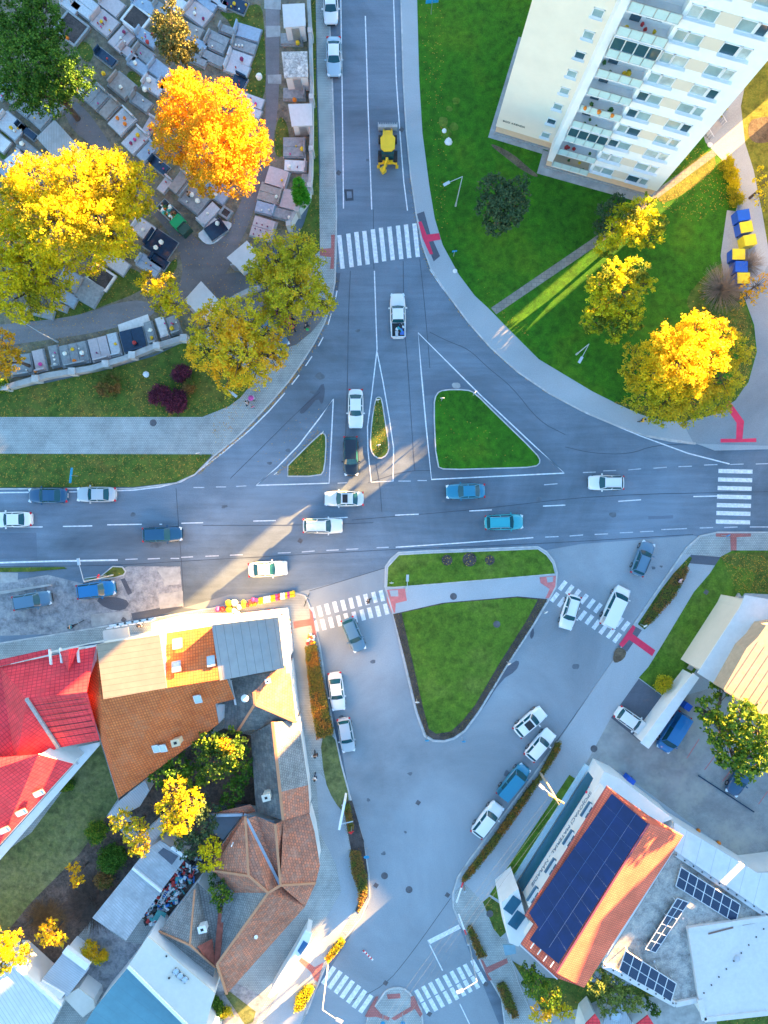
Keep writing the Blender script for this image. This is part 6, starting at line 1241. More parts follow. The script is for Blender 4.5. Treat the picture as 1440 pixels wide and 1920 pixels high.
# label, x, y, w, l, angle, material, head end, slabs
T = [
 ('large pale grave cut by the top edge, blue stone at its left', 162, 16, 34, 46, 38, 'granite', -1, 2), ('grey grave with its foot towards the dark green tree corner', 212, 14, 30, 42, 38, 'pink', -1, 1), ('blue grave under the top edge between two pale ones', 272, 14, 22, 44, 30, 'bluest', -1, 1),
 ('pale rose grave below the cut one at the top', 199, 48, 36, 42, 40, 'pink', -1, 1), ('rose double grave on a pale base in the upper rows', 232, 78, 32, 44, -48, 'pink', 1, 2), ('narrow navy grave beside the rose double grave', 201, 112, 18, 40, 38, 'navy', -1, 1),
 ('grey grave left of the olive conifer', 272, 106, 24, 34, 38, 'greyst', -1, 1), ('ice blue grave below the grey one near the conifer', 262, 128, 20, 40, 38, 'bluest', -1, 1), ('blue grave with red flowers left of the conifer', 278, 76, 22, 40, 34, 'bluest', -1, 1),
 ('light blue grave above the orange tree', 303, 138, 28, 42, 38, 'bluest', -1, 1), ('brown terrazzo grave right of the garden path end', 231, 164, 34, 42, 40, 'brown', -1, 1), ('grey double grave at the head of the cemetery lane', 184, 186, 34, 38, -48, 'greyst', 1, 2),
 ('brownish grave next below the grey double one', 208, 207, 22, 38, -48, 'brown', 1, 1), ('pale blue grave with four orange pots', 232, 232, 34, 42, -46, 'granite', 1, 1), ('pale framed grave with yellow and purple pots', 257, 267, 32, 44, -46, 'granite', 1, 1), ('plain ice blue grave without flowers', 279, 288, 22, 38, -46, 'bluest', 1, 1),
 ('dark blue plate between the two great trees', 301, 314, 20, 36, 38, 'navy', -1, 1), ('grey grave with white pots by the orange tree', 290, 165, 26, 38, 34, 'granite', -1, 1), ('grey grave half under the orange tree', 267, 196, 22, 38, 36, 'greyst', -1, 1), ('rose grave with one magenta pot by the orange tree', 283, 240, 18, 34, -60, 'pink', 1, 1),
 ('big pale grave left of the slab roofed tomb', 25, 240, 34, 48, 40, 'granite', -1, 1), ('dark grey grave below the grey green tree', 52, 206, 28, 34, 40, 'greyst', -1, 1), ('dark slab grave next to the slab roofed tomb', 80, 222, 34, 38, -48, 'greyst', 1, 1), ('narrow grey grave with a white ball of flowers', 58, 284, 18, 46, 38, 'greyst', -1, 1),
 ('pale grave cut by the left edge', 6, 272, 26, 30, 38, 'marble', -1, 1), ('small pale grave above the yellow tree', 34, 304, 28, 34, -40, 'marble', 1, 1), ('blue grave at the left edge below the dark tree', 8, 172, 24, 34, -50, 'bluest', 1, 1), ('brown plot by the grey green tree', 30, 190, 20, 30, 38, 'brown', -1, 1),
 ('pale rose grave in the top rows right of the conifer', 374, 30, 34, 44, 38, 'pink', -1, 1), ('ice grave above the pale rose one at the top', 388, 10, 20, 42, 34, 'bluest', -1, 1), ('navy grave at the top edge with yellow flowers', 441, 12, 24, 46, 24, 'navy', -1, 1), ('white grave with an orange pot at the top', 334, 14, 28, 36, 34, 'marble', -1, 1),
 ('grey double slab grave in the middle top rows', 408, 84, 32, 40, 26, 'greyst', -1, 2), ('weathered slab grave below the grey double one', 400, 114, 20, 44, 24, 'greyst', -1, 1), ('ice grave in a pale frame by the top lawn', 466, 66, 26, 46, 17, 'bluest', -1, 1), ('grey grave with three white lanterns', 459, 92, 22, 44, 18, 'greyst', -1, 1),
 ('pale grave with one violet bouquet', 452, 114, 22, 42, 20, 'granite', -1, 1), ('plain pale blue grave in a cream frame', 446, 134, 24, 44, 22, 'granite', -1, 1), ('navy grave touching the orange tree', 447, 162, 26, 34, -62, 'navy', 1, 1), ('pale grave with magenta flowers right of the orange tree', 474, 194, 22, 42, 20, 'granite', -1, 1), ('pale grave peeping out under the orange tree', 474, 214, 18, 34, 22, 'granite', -1, 1),
 ('grey grave with two slabs at the cemetery wall', 553, 280, 36, 40, 0, 'greyst', 1, 2), ('flower bed grave with pale pots at the wall', 555, 315, 22, 40, 3, 'marble', 1, 1), ('pale rose grave with a yellow pot left of the cypress', 521, 338, 36, 40, 17, 'pink', 1, 1), ('brown grave with two slabs below the rose one', 508, 367, 34, 42, 17, 'brown', 1, 2),
 ('light blue grave at the kerb of the lane', 499, 394, 22, 36, 15, 'bluest', 1, 1), ('pale rose grave right below the cypress', 545, 378, 36, 32, 15, 'pink', 1, 1), ('grey grave with white pots by the wall bend', 532, 405, 20, 38, 15, 'greyst', 1, 1), ('rose grave with nine little lanterns', 495, 432, 38, 42, 17, 'pink', 1, 2),
 ('grey grave behind the cypress', 575, 345, 30, 18, 3, 'greyst', 1, 1), ('dark slab grave with two white chrysanthemum balls', 366, 377, 38, 46, 38, 'greyst', -1, 1), ('blue grey grave beside the orange tree foot', 408, 366, 24, 42, 34, 'bluest', -1, 1), ('grey grave tucked right under the orange crown', 424, 352, 14, 36, 34, 'greyst', -1, 1), ('pale grave with dark lanterns near the marble rim', 392, 405, 22, 44, -46, 'granite', -1, 1),
 ('brown grave alone below the orange tree', 338, 345, 22, 40, -52, 'brown', 1, 1), ('big navy grave at the lane with white flower balls', 303, 461, 42, 50, 34, 'navy', -1, 1), ('pale grave with a wreath under the yellow tree edge', 273, 433, 30, 40, 34, 'granite', -1, 1), ('grave with blue insets in a pale frame', 282, 500, 26, 44, 34, 'bluest', -1, 2), ('grave with dark inset right of the blue one', 300, 492, 20, 34, 34, 'navy', -1, 1),
 ('ice grave below the yellow crown', 223, 498, 26, 40, 34, 'granite', -1, 1), ('dark plate grave on the grass bank', 170, 550, 42, 44, 30, 'greyst', -1, 1), ('blue grey grave left of the dark plate', 138, 528, 30, 36, 30, 'bluest', -1, 1), ('pale blue grave with raised lid', 130, 562, 24, 34, 26, 'bluest', -1, 1), ('little grave with white flowers on the bank', 119, 578, 14, 22, 20, 'greyst', -1, 1), ('low slab grave under the yellow green tree', 82, 588, 16, 44, 14, 'greyst', -1, 1),
 ('wide grey grave first in the lower wall row', 43, 686, 40, 38, 82, 'greyst', 1, 1), ('narrow pale grave with magenta pot in the wall row', 78, 678, 22, 40, 77, 'pink', 1, 1), ('narrow grey grave with three white pots in the wall row', 106, 670, 18, 40, 78, 'greyst', 1, 1), ('triple slab grave in the wall row', 143, 666, 50, 40, 78, 'greyst', 1, 3),
 ('rose brown double grave right of the triple one', 190, 656, 36, 42, 76, 'pink', 1, 2), ('narrow pale grave with a yellow flower in the wall row', 217, 648, 20, 42, 76, 'granite', 1, 1), ('narrow grave covered in flowers right of the navy one', 285, 626, 16, 42, 74, 'greyst', 1, 1), ('plain pale grave without flowers near the wall end', 307, 617, 18, 40, 72, 'marble', 1, 1), ('last grave of the wall row with a yellow pot', 328, 612, 20, 34, 70, 'greyst', 1, 1),
]
T += [
 ('pale grave between the dark top left tree and the cut grave', 135, 14, 22, 36, 38, 'granite', -1, 1), ('grey grave squeezed left of the olive conifer foot', 245, 104, 18, 34, 38, 'pink', -1, 1), ('ice grave at the left foot of the orange tree', 318, 168, 22, 40, 36, 'bluest', -1, 1), ('low grey grave by the green tree shadow', 112, 206, 22, 34, -48, 'greyst', 1, 1),
 ('pale grave above the left edge of the yellow crown', 92, 320-8, 20, 30, 38, 'granite', -1, 1), ('brown slab grave beside the conifer, right side', 362, 62, 22, 40, 26, 'brown', -1, 1), ('blue grey grave right of the conifer', 372, 88, 20, 36, 26, 'bluest', -1, 1), ('weathered grave above the orange crown top', 372, 116, 18, 36, 26, 'greyst', -1, 1), ('small pale grave above the lane head', 158, 168, 16, 30, -48, 'marble', 1, 1),
 ('grey grave under the top edge between conifer and white grave', 306, 22, 18, 30, 34, 'greyst', -1, 1), ('pale grave against the top edge right of the ice one', 412, 10, 16, 34, 26, 'granite', -1, 1), ('pale grave low at the left edge by the yellow crown', 14, 322, 22, 28, 38, 'bluest', -1, 1), ('narrow dark grave beside the big pale one', 54, 250, 14, 40, 38, 'navy', -1, 1), ('grey lying slab left of the ice framed grave', 430, 62, 16, 34, 20, 'greyst', -1, 1),
 ('small rose grave between orange tree and lane', 312, 350, 18, 30, -52, 'pink', 1, 1), ('pale slab grave right of the brown lone grave', 366, 335, 14, 30, 34, 'granite', -1, 1)]
for t in T: tomb(*t)
tomb('planted plot with a round green bush in a stone frame', 258, 40, 38, 42, 38, 'marble', border=True, stone=False)
tomb('planted plot in a white stone frame under the yellow crown', 192, 522, 34, 44, 34, 'marble', border=True, stone=False)
tomb('empty walled plot in the top left rows', 137, 58, 44, 50, 38, 'greyst', border=True, stone=False)
tomb('small walled green plot right of the marble rim', 425, 402, 18, 20, 34, 'greyst', border=True, stone=False)
b = MB(); c = W(253, 638); root = tomb('navy double grave on a broad marble base', 253, 640, 44, 42, 76, 'navy', 1, 2); 
b = MB(); b.prism([tuple(W(x, y).xy) for x, y in ((222, 610), (278, 590), (300, 652), (238, 672))], .13, .22); tag(b.build('marble_base', M['marble']), 'mottled marble paving round the navy double grave', 'paving')
b = MB(); b.prism([tuple(W(x, y).xy) for x, y in chaikin([(370, 442), (385, 430), (392, 405), (412, 415), (435, 418), (434, 428), (412, 452), (398, 460), (384, 458)], 1)], .13, .32); tag(b.build('marble_base', M['marble']), 'white marble rim at the tip of the grave island', 'paving')
tomb('navy grave on the white marble rim', 407, 434, 28, 36, -35, 'navy', 1, 1, z0=.28)
def tomb_house(label, pts, z, mat='membrane', stain=False, name='tomb_house'):
    p = [tuple(W(x, y, z).xy) for x, y in pts]; c = cen(p); root = thing(name, label, 'tomb', (c.x, c.y, 0), 'tomb houses along the cemetery')
    b = MB(); b.prism(inset(p, .15), -.02, z-.15); b.build('wall', M['wallw'], root); b = MB(); b.prism(p, z-.15, z, bottom=True); b.build('roof', M['stained'] if stain else M[mat], root)
    b = MB(); ys = sorted(p, key=lambda q: q[1])[:2]; m = (Vector((*ys[0], 0))+Vector((*ys[1], 0)))/2; b.box((m.x, m.y+.1, z*.45), (.9, .1, z*.8)); b.build('door', M['steel'], root)
M['stained'] = ground('moss stained concrete', [(.60, .58, .55), (.68, .66, .63)], [(.03, .03, .03), (.75, .74, .72)], .6, 3.0, mixf=.65, bump=.3)
tomb_house('white tomb house at the top of the wall row', [(529, 8), (571, 6), (573, 48), (532, 52)], 3.0)
tomb_house('stained white tomb house, second along the wall', [(528, 97), (576, 96), (578, 144), (533, 146)], 3.0, stain=True)
tomb_house('clean white tomb house, lowest along the wall', [(540, 195), (584, 194), (586, 235), (547, 237)], 2.4)
tomb_house('cream tomb house with dark roof joints beside the olive tree', [(425, 483), (463, 451), (486, 478), (450, 507)], 2.6)
tomb_house('pale square tomb house left of the gate plaza', [(345, 563), (377, 527), (409, 562), (377, 594)], 2.8)
tomb_house('grey slab roofed family tomb at the lane', [(68, 258), (102, 224), (158, 286), (122, 318)], 1.4, 'shedr')
for x, y, lb in ((548, 78, 'low grey tomb between the two upper tomb houses'), (553, 180, 'low dark tomb with orange flowers between tomb houses')): tomb(lb, x, y, 22, 40, 0, 'greyst', 1, 1)
# walls
def wall(name, label, pts, w, h, mat, cap=True, posts=0, cat='wall'):
    q = [W(x, y) for x, y in pts]; c = sum(q, Vector())/len(q); root = thing(name, label, cat, (c.x, c.y, 0)); b = MB()
    for a, c2 in zip(q, q[1:]): b.bar(a+Vector((0, 0, h/2)), c2+Vector((0, 0, h/2)), w, h)
    b.build('panel', M[mat], root)
    if cap:
        b = MB()
        for a, c2 in zip(q, q[1:]): b.bar(a+Vector((0, 0, h+.04)), c2+Vector((0, 0, h+.04)), w+.14, .08)
        b.build('coping', M['conc'], root)
    for i in range(posts):
        t = i/(posts-1)*(len(q)-1); j = min(int(t), len(q)-2); p = q[j].lerp(q[j+1], t-j); b = MB(); b.box(p+Vector((0, 0, h/2+.1)), (w+.3, w+.3, h+.25)); b.build('post', M['kerb'], root)
wall('cemetery_wall', 'white topped wall between tomb houses and footway', [(578, -40), (584, 60), (587, 170), (587, 260), (586, 330), (582, 378), (556, 412), (545, 432)], .25, 1.9, 'wallw', posts=7)
wall('cemetery_wall', 'double concrete wall stepping down along the lower graves', [(-40, 740), (30, 727), (95, 708), (180, 694), (240, 676), (292, 655), (350, 638)], .5, 1.2, 'conc', posts=8)
wall('gate_wall', 'curved sandy concrete wall left of the gate', [(408, 600), (425, 575), (450, 560), (475, 548), (490, 545)], .35, 1.2, 'conc')
wall('low_kerb_wall', 'grey kerb wall along the left parking street', [(0, 1112), (50, 1104), (97, 1096)], .25, .35, 'conc', cap=False)
b_ = thing('flower_stall', 'row of dark red artificial flowers on a stall by the gate', 'flower stall', (*W(535, 600).xy, .12)); b = MB(); b.bar(W(512, 572, .7), W(552, 612, .7), 1.2, .08); b.build('table_top', M['black'], b_)
b = MB(); 
for i in range(80): t = random.random(); p = W(512+40*t+random.uniform(-7, 7), 572+40*t+random.uniform(-7, 7), .9); b.ball(p, random.uniform(.12, .22), 6, 4, jit=.2, m=random.choice((0, 0, 1, 2)))
b.build('bouquets', [M['purpfl'], M['redfl'], M['pinkfl']], b_)
# containers
def box_thing(name, label, cat, px, py, L, Wd, h, ang, body, lid, z=.14, lidname='lid', group=None, load=None):
    root = thing(name, label, cat, (0, 0, 0), group); b = MB(); t = .06
    for s in (-1, 1): b.box((s*(L/2-t/2), 0, h/2), (t, Wd, h)); b.box((0, s*(Wd/2-t/2), h/2+.002), (L-2*t, t, h))
    b.box((0, 0, .08), (L-.1, Wd-.1, .1)); b.build('body', body, root)
    if lid: b = MB(); b.box((L*.02, 0, h+.04), (L*1.02, Wd*1.02, .1)); b.box((-L*.45, 0, h+.11), (.12, Wd*.9, .06)); b.build(lidname, lid, root)
    if load: b = MB(); [b.ball((random.uniform(-L/2+.2, L/2-.2), random.uniform(-Wd/2+.2, Wd/2-.2), h*.8), random.uniform(.12, .28), 6, 4, m=random.randint(0, len(load)-1), jit=.35) for _ in range(40)]; b.build('rubbish', load, root)
    for sx in (-1, 1):
        b = MB(); b.tube((sx*L*.35, -Wd/2-.04, .1), (sx*L*.35, Wd/2+.04, .1), .09, n=8); b.build('wheel', M['rubber'], root)
    place(root, (*W(px, py).xy, z), math.radians(-ang)); return root
GB = P('bin blue', (.01, .10, .55), .4); GY_ = P('bin yellow', (.78, .62, .01), .4)
for lb, x, y, bb, ll, a in (('uppermost blue wheeled bin', 1382, 413, GB, GB, -10), ('blue bin with yellow lid under the uppermost one', 1387, 435, GB, GY_, -10), ('all yellow bin with two dark holes', 1394, 459, GY_, GY_, -10), ('blue bin with yellow lid, upper of the second cluster', 1373, 485, GB, GY_, 0), ('blue bin with blue lid between two yellow lids', 1378, 508, GB, GB, 0), ('lowest blue bin with yellow lid', 1382, 529, GB, GY_, 0)):
    box_thing('wheeled_bin', lb, 'bin', x, y, 1.45, 1.25, 1.25, a, bb, ll, group='recycling bins by the estate path')
box_thing('skip', 'long open skip full of garden rubbish on the lane', 'skip', 322, 403, 2.9, 1.5, .9, 44, M['greyst'], None, load=[M['hedgeg'], M['orangefl'], P('teal bag', (.05, .4, .35)), M['whitefl'], P('brown leaves', (.25, .12, .05))])
box_thing('green_container', 'bright green lidded container on the lane', 'container', 339, 424, 1.25, 1.5, 1.1, 44, P('bin green', (.01, .35, .12), .4), P('bin green', (.01, .35, .12), .4))
box_thing('dark_container', 'dark green container next to the bright green one', 'container', 350, 436, 1.1, 1.3, 1.1, 44, P('bin dark green', (.03, .08, .06), .5), P('bin dark green', (.03, .08, .06), .5))
box_thing('blue_skip', 'blue open box at the corner of the hardware store', 'container', 1174, 1458, 1.0, .95, 1.1, 35, GB, GB)
box_thing('blue_bin', 'small blue bin behind the carport', 'bin', 1281, 1320, .8, .8, 1.1, 35, GB, GB)
# junk beside the long shed
c = W(325, 1670); root = thing('junk_pile', 'long heap of blue bags, planks and scrap beside the sheds', 'junk pile', (c.x, c.y, .13)); b = MB()
for i in range(260):
    t = random.random(); p = W(365-85*t+random.uniform(-14, 14), 1618+105*t+random.uniform(-14, 14), random.uniform(.2, .8)); b.box(p, (random.uniform(.1, .9), random.uniform(.08, .4), random.uniform(.1, .3)), rz=random.uniform(0, 3), m=random.randint(0, 6))
b.build('scrap', [P('tarp blue', (.02, .16, .5)), M['steel'], M['black'], M['redfl'], M['white'], P('teal box', (.05, .35, .38)), M['greyst']], root)
b = MB(); b.face([W(296, 1706, .9), W(312, 1712, .95), W(306, 1730, .9), W(285, 1724, .9)][::-1]); b.face([W(296, 1706, .85), W(312, 1712, .9), W(306, 1730, .85), W(285, 1724, .85)]); b.build('tarpaulin', P('teal sheet', (.06, .30, .30), .5), root)
c = W(302, 1693); root = thing('ladder', 'aluminium ladder leaning beside the junk heap', 'ladder', (c.x, c.y, .1)); b = MB()
for s in (-1, 1): b.bar(W(312+s*3, 1672+s*2, 2.2), W(292+s*3, 1706+s*2, .2), .06)
b.build('rail', M['steel'], root); b = MB()
for i in range(10): t = i/10; b.bar(W(309-20*t, 1670+34*t, 2.2-2*t), W(315-20*t, 1674+34*t, 2.2-2*t), .04)
b.build('rung', M['steel'], root)

# ---------------------------------------------------------------- flowers: pots on the graves and at the flower shop
FP = {}
def pot(color, label, px, py, z, r=.22, group='flower pots on the graves'):
    key = (color, round(r, 2))
    if key not in FP:
        root = thing('flower_pot', label, 'flower pot', (0, 0, 0), group); b = MB(); b.tube((0, 0, 0), (0, 0, .2), r*.5, r*.7, 8); b.build('pot', P('clay', (.3, .12, .06)), root)
        b = MB(); b.ball((0, 0, .2+r*.6), r, 9, 6, jit=.12); b.build('blossom', M[color], root); FP[key] = root; o = root
    else: o = copy_tree(FP[key]); o['group'] = group
    o['label'] = label; p = W(px, py, z); o.location = p; o.rotation_euler = (0, 0, random.uniform(0, 6)); return o
cn = {'yellfl': 'yellow', 'whitefl': 'white', 'pinkfl': 'magenta', 'orangefl': 'orange', 'purpfl': 'dark purple', 'redfl': 'red'}
spots = [('whitefl', 361, 368, .3, 'on the dark slab grave, upper ball'), ('whitefl', 372, 379, .3, 'on the dark slab grave, lower ball'), ('yellfl', 559, 84, .28, 'between the upper tomb houses'), ('orangefl', 553, 190, .26, 'beside the low dark tomb'), ('yellfl', 567, 282, .26, 'on the two slab grave at the wall'), ('whitefl', 543, 315, .24, 'on the flower bed grave at the wall'),
 ('yellfl', 529, 340, .15, 'on the pale rose grave by the cypress'), ('whitefl', 409, 421, .28, 'on the navy grave at the marble rim'), ('whitefl', 304, 456, .3, 'on the big navy grave, right ball'), ('whitefl', 294, 466, .28, 'on the big navy grave, left ball'), ('whitefl', 44, 272, .28, 'on the narrow grey grave below the tomb'), ('yellfl', 196, 141, .26, 'beside the brown terrazzo grave'),
 ('orangefl', 128, 74, .22, 'in the empty walled plot'), ('orangefl', 222, 224, .22, 'on the pale blue grave, left one'), ('orangefl', 235, 224, .2, 'on the pale blue grave, upper one'), ('orangefl', 236, 235, .22, 'on the pale blue grave, lower one'), ('yellfl', 260, 256, .24, 'on the pale framed grave'), ('pinkfl', 254, 264, .2, 'on the framed grave, middle one'), ('purpfl', 247, 271, .2, 'on the framed grave, lowest one'),
 ('purpfl', 199, 38, .2, 'on the pale rose grave under the cut one'), ('yellfl', 192, 44, .2, 'on the same rose grave as the purple one'), ('purpfl', 234, 63, .2, 'on the rose double grave'), ('redfl', 278, 82, .24, 'on the blue grave, lower one'), ('redfl', 288, 68, .2, 'on the blue grave, upper one'), ('orangefl', 324, 8, .26, 'at the top edge beside the conifer'), ('whitefl', 255, 121, .24, 'on the ice blue grave'),
 ('whitefl', 281, 153, .3, 'left of the orange tree, upper ball'), ('whitefl', 273, 171, .3, 'left of the orange tree, lower ball'), ('pinkfl', 284, 243, .24, 'on the rose grave by the orange tree'), ('purpfl', 454, 114, .26, 'on the pale grave, violet bouquet'), ('pinkfl', 460, 186, .22, 'on the pale grave right of the orange tree'), ('pinkfl', 480, 197, .18, 'on that grave, right one'),
 ('pinkfl', 78, 684, .24, 'on the narrow pale grave of the wall row'), ('whitefl', 124, 664, .26, 'on the triple grave, left ball'), ('whitefl', 156, 663, .28, 'on the triple grave, right ball'), ('yellfl', 138, 656, .22, 'on the triple grave, upper one'), ('orangefl', 142, 678, .24, 'at the foot of the triple grave'), ('yellfl', 218, 646, .18, 'on the narrow pale grave in the wall row'), ('redfl', 254, 644, .26, 'on the navy double grave'),
 ('whitefl', 102, 668, .14, 'on the narrow grey grave, upper'), ('whitefl', 104, 675, .14, 'on the narrow grey grave, middle'), ('whitefl', 105, 684, .16, 'on the narrow grey grave, lower'), ('whitefl', 284, 620, .24, 'on the flower covered grave, upper'), ('yellfl', 286, 634, .2, 'on the flower covered grave, lower'), ('yellfl', 324, 617, .28, 'on the last grave of the wall row'), ('orangefl', 69, 697, .2, 'between the first two graves of the wall row'),
 ('yellfl', 440, 10, .2, 'on the navy grave at the top edge'), ('whitefl', 366, 28, .2, 'on the pale rose grave at the top'), ('purpfl', 382, 38, .18, 'on that rose grave, right one'), ('whitefl', 443, 87, .12, 'lantern like, left of three'), ('whitefl', 449, 88, .12, 'lantern like, middle of three'), ('whitefl', 455, 88, .12, 'lantern like, right of three'), ('whitefl', 228, 166, .22, 'on the brown terrazzo grave'), ('yellfl', 23, 242, .22, 'on the big pale grave'), ('whitefl', 29, 247, .16, 'on the big pale grave, beside the yellow one'),
 ('whitefl', 228, 74, .16, 'at the foot of the rose double grave'), ('pinkfl', 330, 38, .14, 'under the conifer edge'), ('whitefl', 406, 366, .22, 'on the blue grey grave'), ('whitefl', 390, 402, .16, 'on the pale grave with lanterns'), ('whitefl', 505, 395, .12, 'on the light blue grave at the lane'), ('whitefl', 519, 371, .2, 'on the brown two slab grave'), ('whitefl', 543, 410, .22, 'on the grey grave at the wall bend'), ('whitefl', 270, 432, .22, 'wreath on the pale grave'), ('yellfl', 462, 12, .14, 'at the top beside the lawn'), ('whitefl', 487, 148, .4, 'heap on the grass strip')]
for c_, x, y, r, lb in spots: pot(c_, cn[c_]+' chrysanthemum '+lb, x, y, .57, r)
for i in range(9): pot('purpfl', 'tiny dark lantern on the rose grave, %s column, %s row' % (('left', 'middle', 'right')[i % 3], ('upper', 'middle', 'lower')[i//3]), 482+(i % 3)*10+(i//3)*-3, 420+(i//3)*10+(i % 3)*3, .57, .09, 'lanterns on the rose grave')
used_ = set()
ORD = 'first second third fourth fifth sixth seventh eighth ninth tenth eleventh twelfth thirteenth fourteenth fifteenth sixteenth seventeenth eighteenth nineteenth twentieth'.split(); ORD += ['twenty '+o for o in ORD[:9]]+['thirtieth']+['thirty '+o for o in ORD[:9]]+['fortieth']+['forty '+o for o in ORD[:9]]
for i in range(90):      # small candles and vases scattered over the stones
    t = random.choice(T); a = math.radians(t[5]); u, v = random.uniform(-.32, .32)*t[4], random.uniform(-.32, .32)*t[3]
    c_ = random.choice(['whitefl', 'redfl', 'yellfl', 'purpfl', 'whitefl', 'pinkfl']); lb = ('small %s candle on the ' % cn[c_]+t[0])
    if lb in used_ or len(lb.split()) > 16: continue
    used_.add(lb); pot(c_, lb, t[1]+math.cos(a)*u-math.sin(a)*v, t[2]+math.sin(a)*u+math.cos(a)*v, .57, .10, 'small %s candles on the graves' % cn[c_])
SH = [('pinkfl', 410, 1142, .34, 'first from the left at the shop kerb'), ('redfl', 419, 1141, .36, 'second from the left at the shop kerb'), ('yellfl', 430, 1130, .4, 'upper of the two big yellow ones'), ('yellfl', 431, 1141, .4, 'lower of the two big yellow ones'), ('whitefl', 441, 1129, .42, 'biggest white ball at the shop kerb'), ('whitefl', 450, 1137, .34, 'beside the biggest white ball'), ('whitefl', 441, 1144, .34, 'below the biggest white ball'), ('whitefl', 447, 1148, .3, 'lowest white at the shop kerb'),
      ('yellfl', 458, 1129, .32, 'upper gold after the white group'), ('yellfl', 458, 1135, .32, 'lower gold after the white group'), ('redfl', 465, 1134, .26, 'beside the gold pair'), ('redfl', 471, 1127, .26, 'above the red row'), ('pinkfl', 476, 1124, .28, 'left of the pink pair'), ('pinkfl', 482, 1124, .26, 'right of the pink pair'), ('orangefl', 472, 1133, .26, 'under the pink pair, left'), ('orangefl', 479, 1132, .26, 'under the pink pair, right')]
for c_, x, y, r, lb in SH: pot(c_, cn[c_]+' flower ball '+lb, x, y, .3, r, 'flower pots in front of the flower shop')
k_ = 0
for i, c_ in enumerate(['yellfl', 'yellfl', 'whitefl', 'whitefl', 'whitefl', 'yellfl', 'yellfl', 'pinkfl', 'redfl', 'whitefl', 'whitefl', 'yellfl', 'pinkfl', 'yellfl', 'yellfl']):
    for d in (0, 6): pot(c_, '%s pot, %s from the left in the %s kerb row before the shop' % (cn[c_], ORD[i], ('front', 'back')[d == 0]), 488+i*4.5, 1129-i*.95-d, .3, .23, '%s pots in the long kerb row' % cn[c_])
for i in range(44):
    c_ = random.choice(['whitefl', 'whitefl', 'purpfl', 'redfl', 'orangefl', 'purpfl']); pot(c_, '%s bunch, %s from the left along the shop wall' % (cn[c_], ORD[i]), 440+i*1.95, 1158-i*.28+random.uniform(-5, 3), .3, .17, '%s bunches along the shop wall' % cn[c_])
for i in range(26):
    c_ = random.choice(['whitefl', 'yellfl', 'purpfl', 'redfl', 'orangefl']); pot(c_, '%s bunch, %s from the top at the right side of the shop' % (cn[c_], ORD[i]), 538+random.uniform(-4, 7), 1160+i*1.8, .3, .18, '%s bunches right of the shop' % cn[c_])
for i in range(16):
    c_ = random.choice(['yellfl', 'redfl', 'orangefl', 'whitefl']); pot(c_, '%s bunch at the hedge head, %s of the display' % (cn[c_], ORD[i]), 577+random.uniform(0, 13), 1188+random.uniform(0, 18), .3, .2, '%s bunches at the hedge head' % cn[c_])

# ---------------------------------------------------------------- lamps, signs, wires
def lamp(label, bx, by, h, arms, name='street_lamp', r=.08, mat=None, box=None):
    """base in photo pixels; arms: list of (dx, dy) metres of the arm in world axes"""
    mat = mat or M['lampw']; c = W(bx, by); root = thing(name, label, 'street lamp', (c.x, c.y, .1)); b = MB(); b.tube(c, c+Vector((0, 0, h)), r, r*.6, 10); b.tube(c, c+Vector((0, 0, .9)), r*1.5, r*1.4, 10); b.build('pole', mat, root)
    for dx, dy in arms:
        t = c+Vector((0, 0, h)); e = t+Vector((dx, dy, .35)); b = MB(); b.tube(t, e, r*.5, r*.4, 8); b.build('arm', mat, root)
        d = Vector((dx, dy, 0)).normalized(); b = MB(); b.box(e+d*.3, (.75, .3, .14), rz=math.atan2(dy, dx)); hd = b.build('lamp_head', mat, root); b = MB(); b.box(e+d*.35-Vector((0, 0, .08)), (.5, .24, .04), rz=math.atan2(dy, dx)); b.build('lens', M['glass3'], hd)
    return root
M['lampw'] = plain('lamp post grey', (.48, .52, .56), .5, .2, var=.05)
lamp('lamp post alone on the estate lawn left of the dark pine', 854, 387, 7.3, [(-1.5, -.8)]); lamp('lamp post on the lawn above the curved footway', 1080, 665, 5.2, [(-.9, -1.6)])
lamp('lamp post bending over the main road from the left lamp island', 212, 1078, 8.0, [(-.35, 1.9)]); lamp('short white lamp among the lower graves', 110, 642, 4.5, [(-1.4, .9)])
lamp('lamp standing on the front lawn of the central island', 760, 1100, 5.5, [(.05, 1.3)]); lamp('lamp arching over the lower left zebra', 615, 1808, 7.5, [(1.6, -.8)]); lamp('lamp arching over the lower right zebra', 878, 1760, 7.5, [(-1.6, -.7)])
lamp('lamp at the right edge beside the paved corner', 1500, 1050, 7, [(-2.4, .3)]); lamp('grey double masted lamp by the footway below the yellow tree', 443, 743, 6.5, [(1.0, -.8)]); lamp('lamp at the southern island', 717, 1915, 6.0, [(0, 1.6)])
lamp('lamp beside the rust strip near the lower right edge', 955, 1895, 6.0, [(-.9, 0.1)])
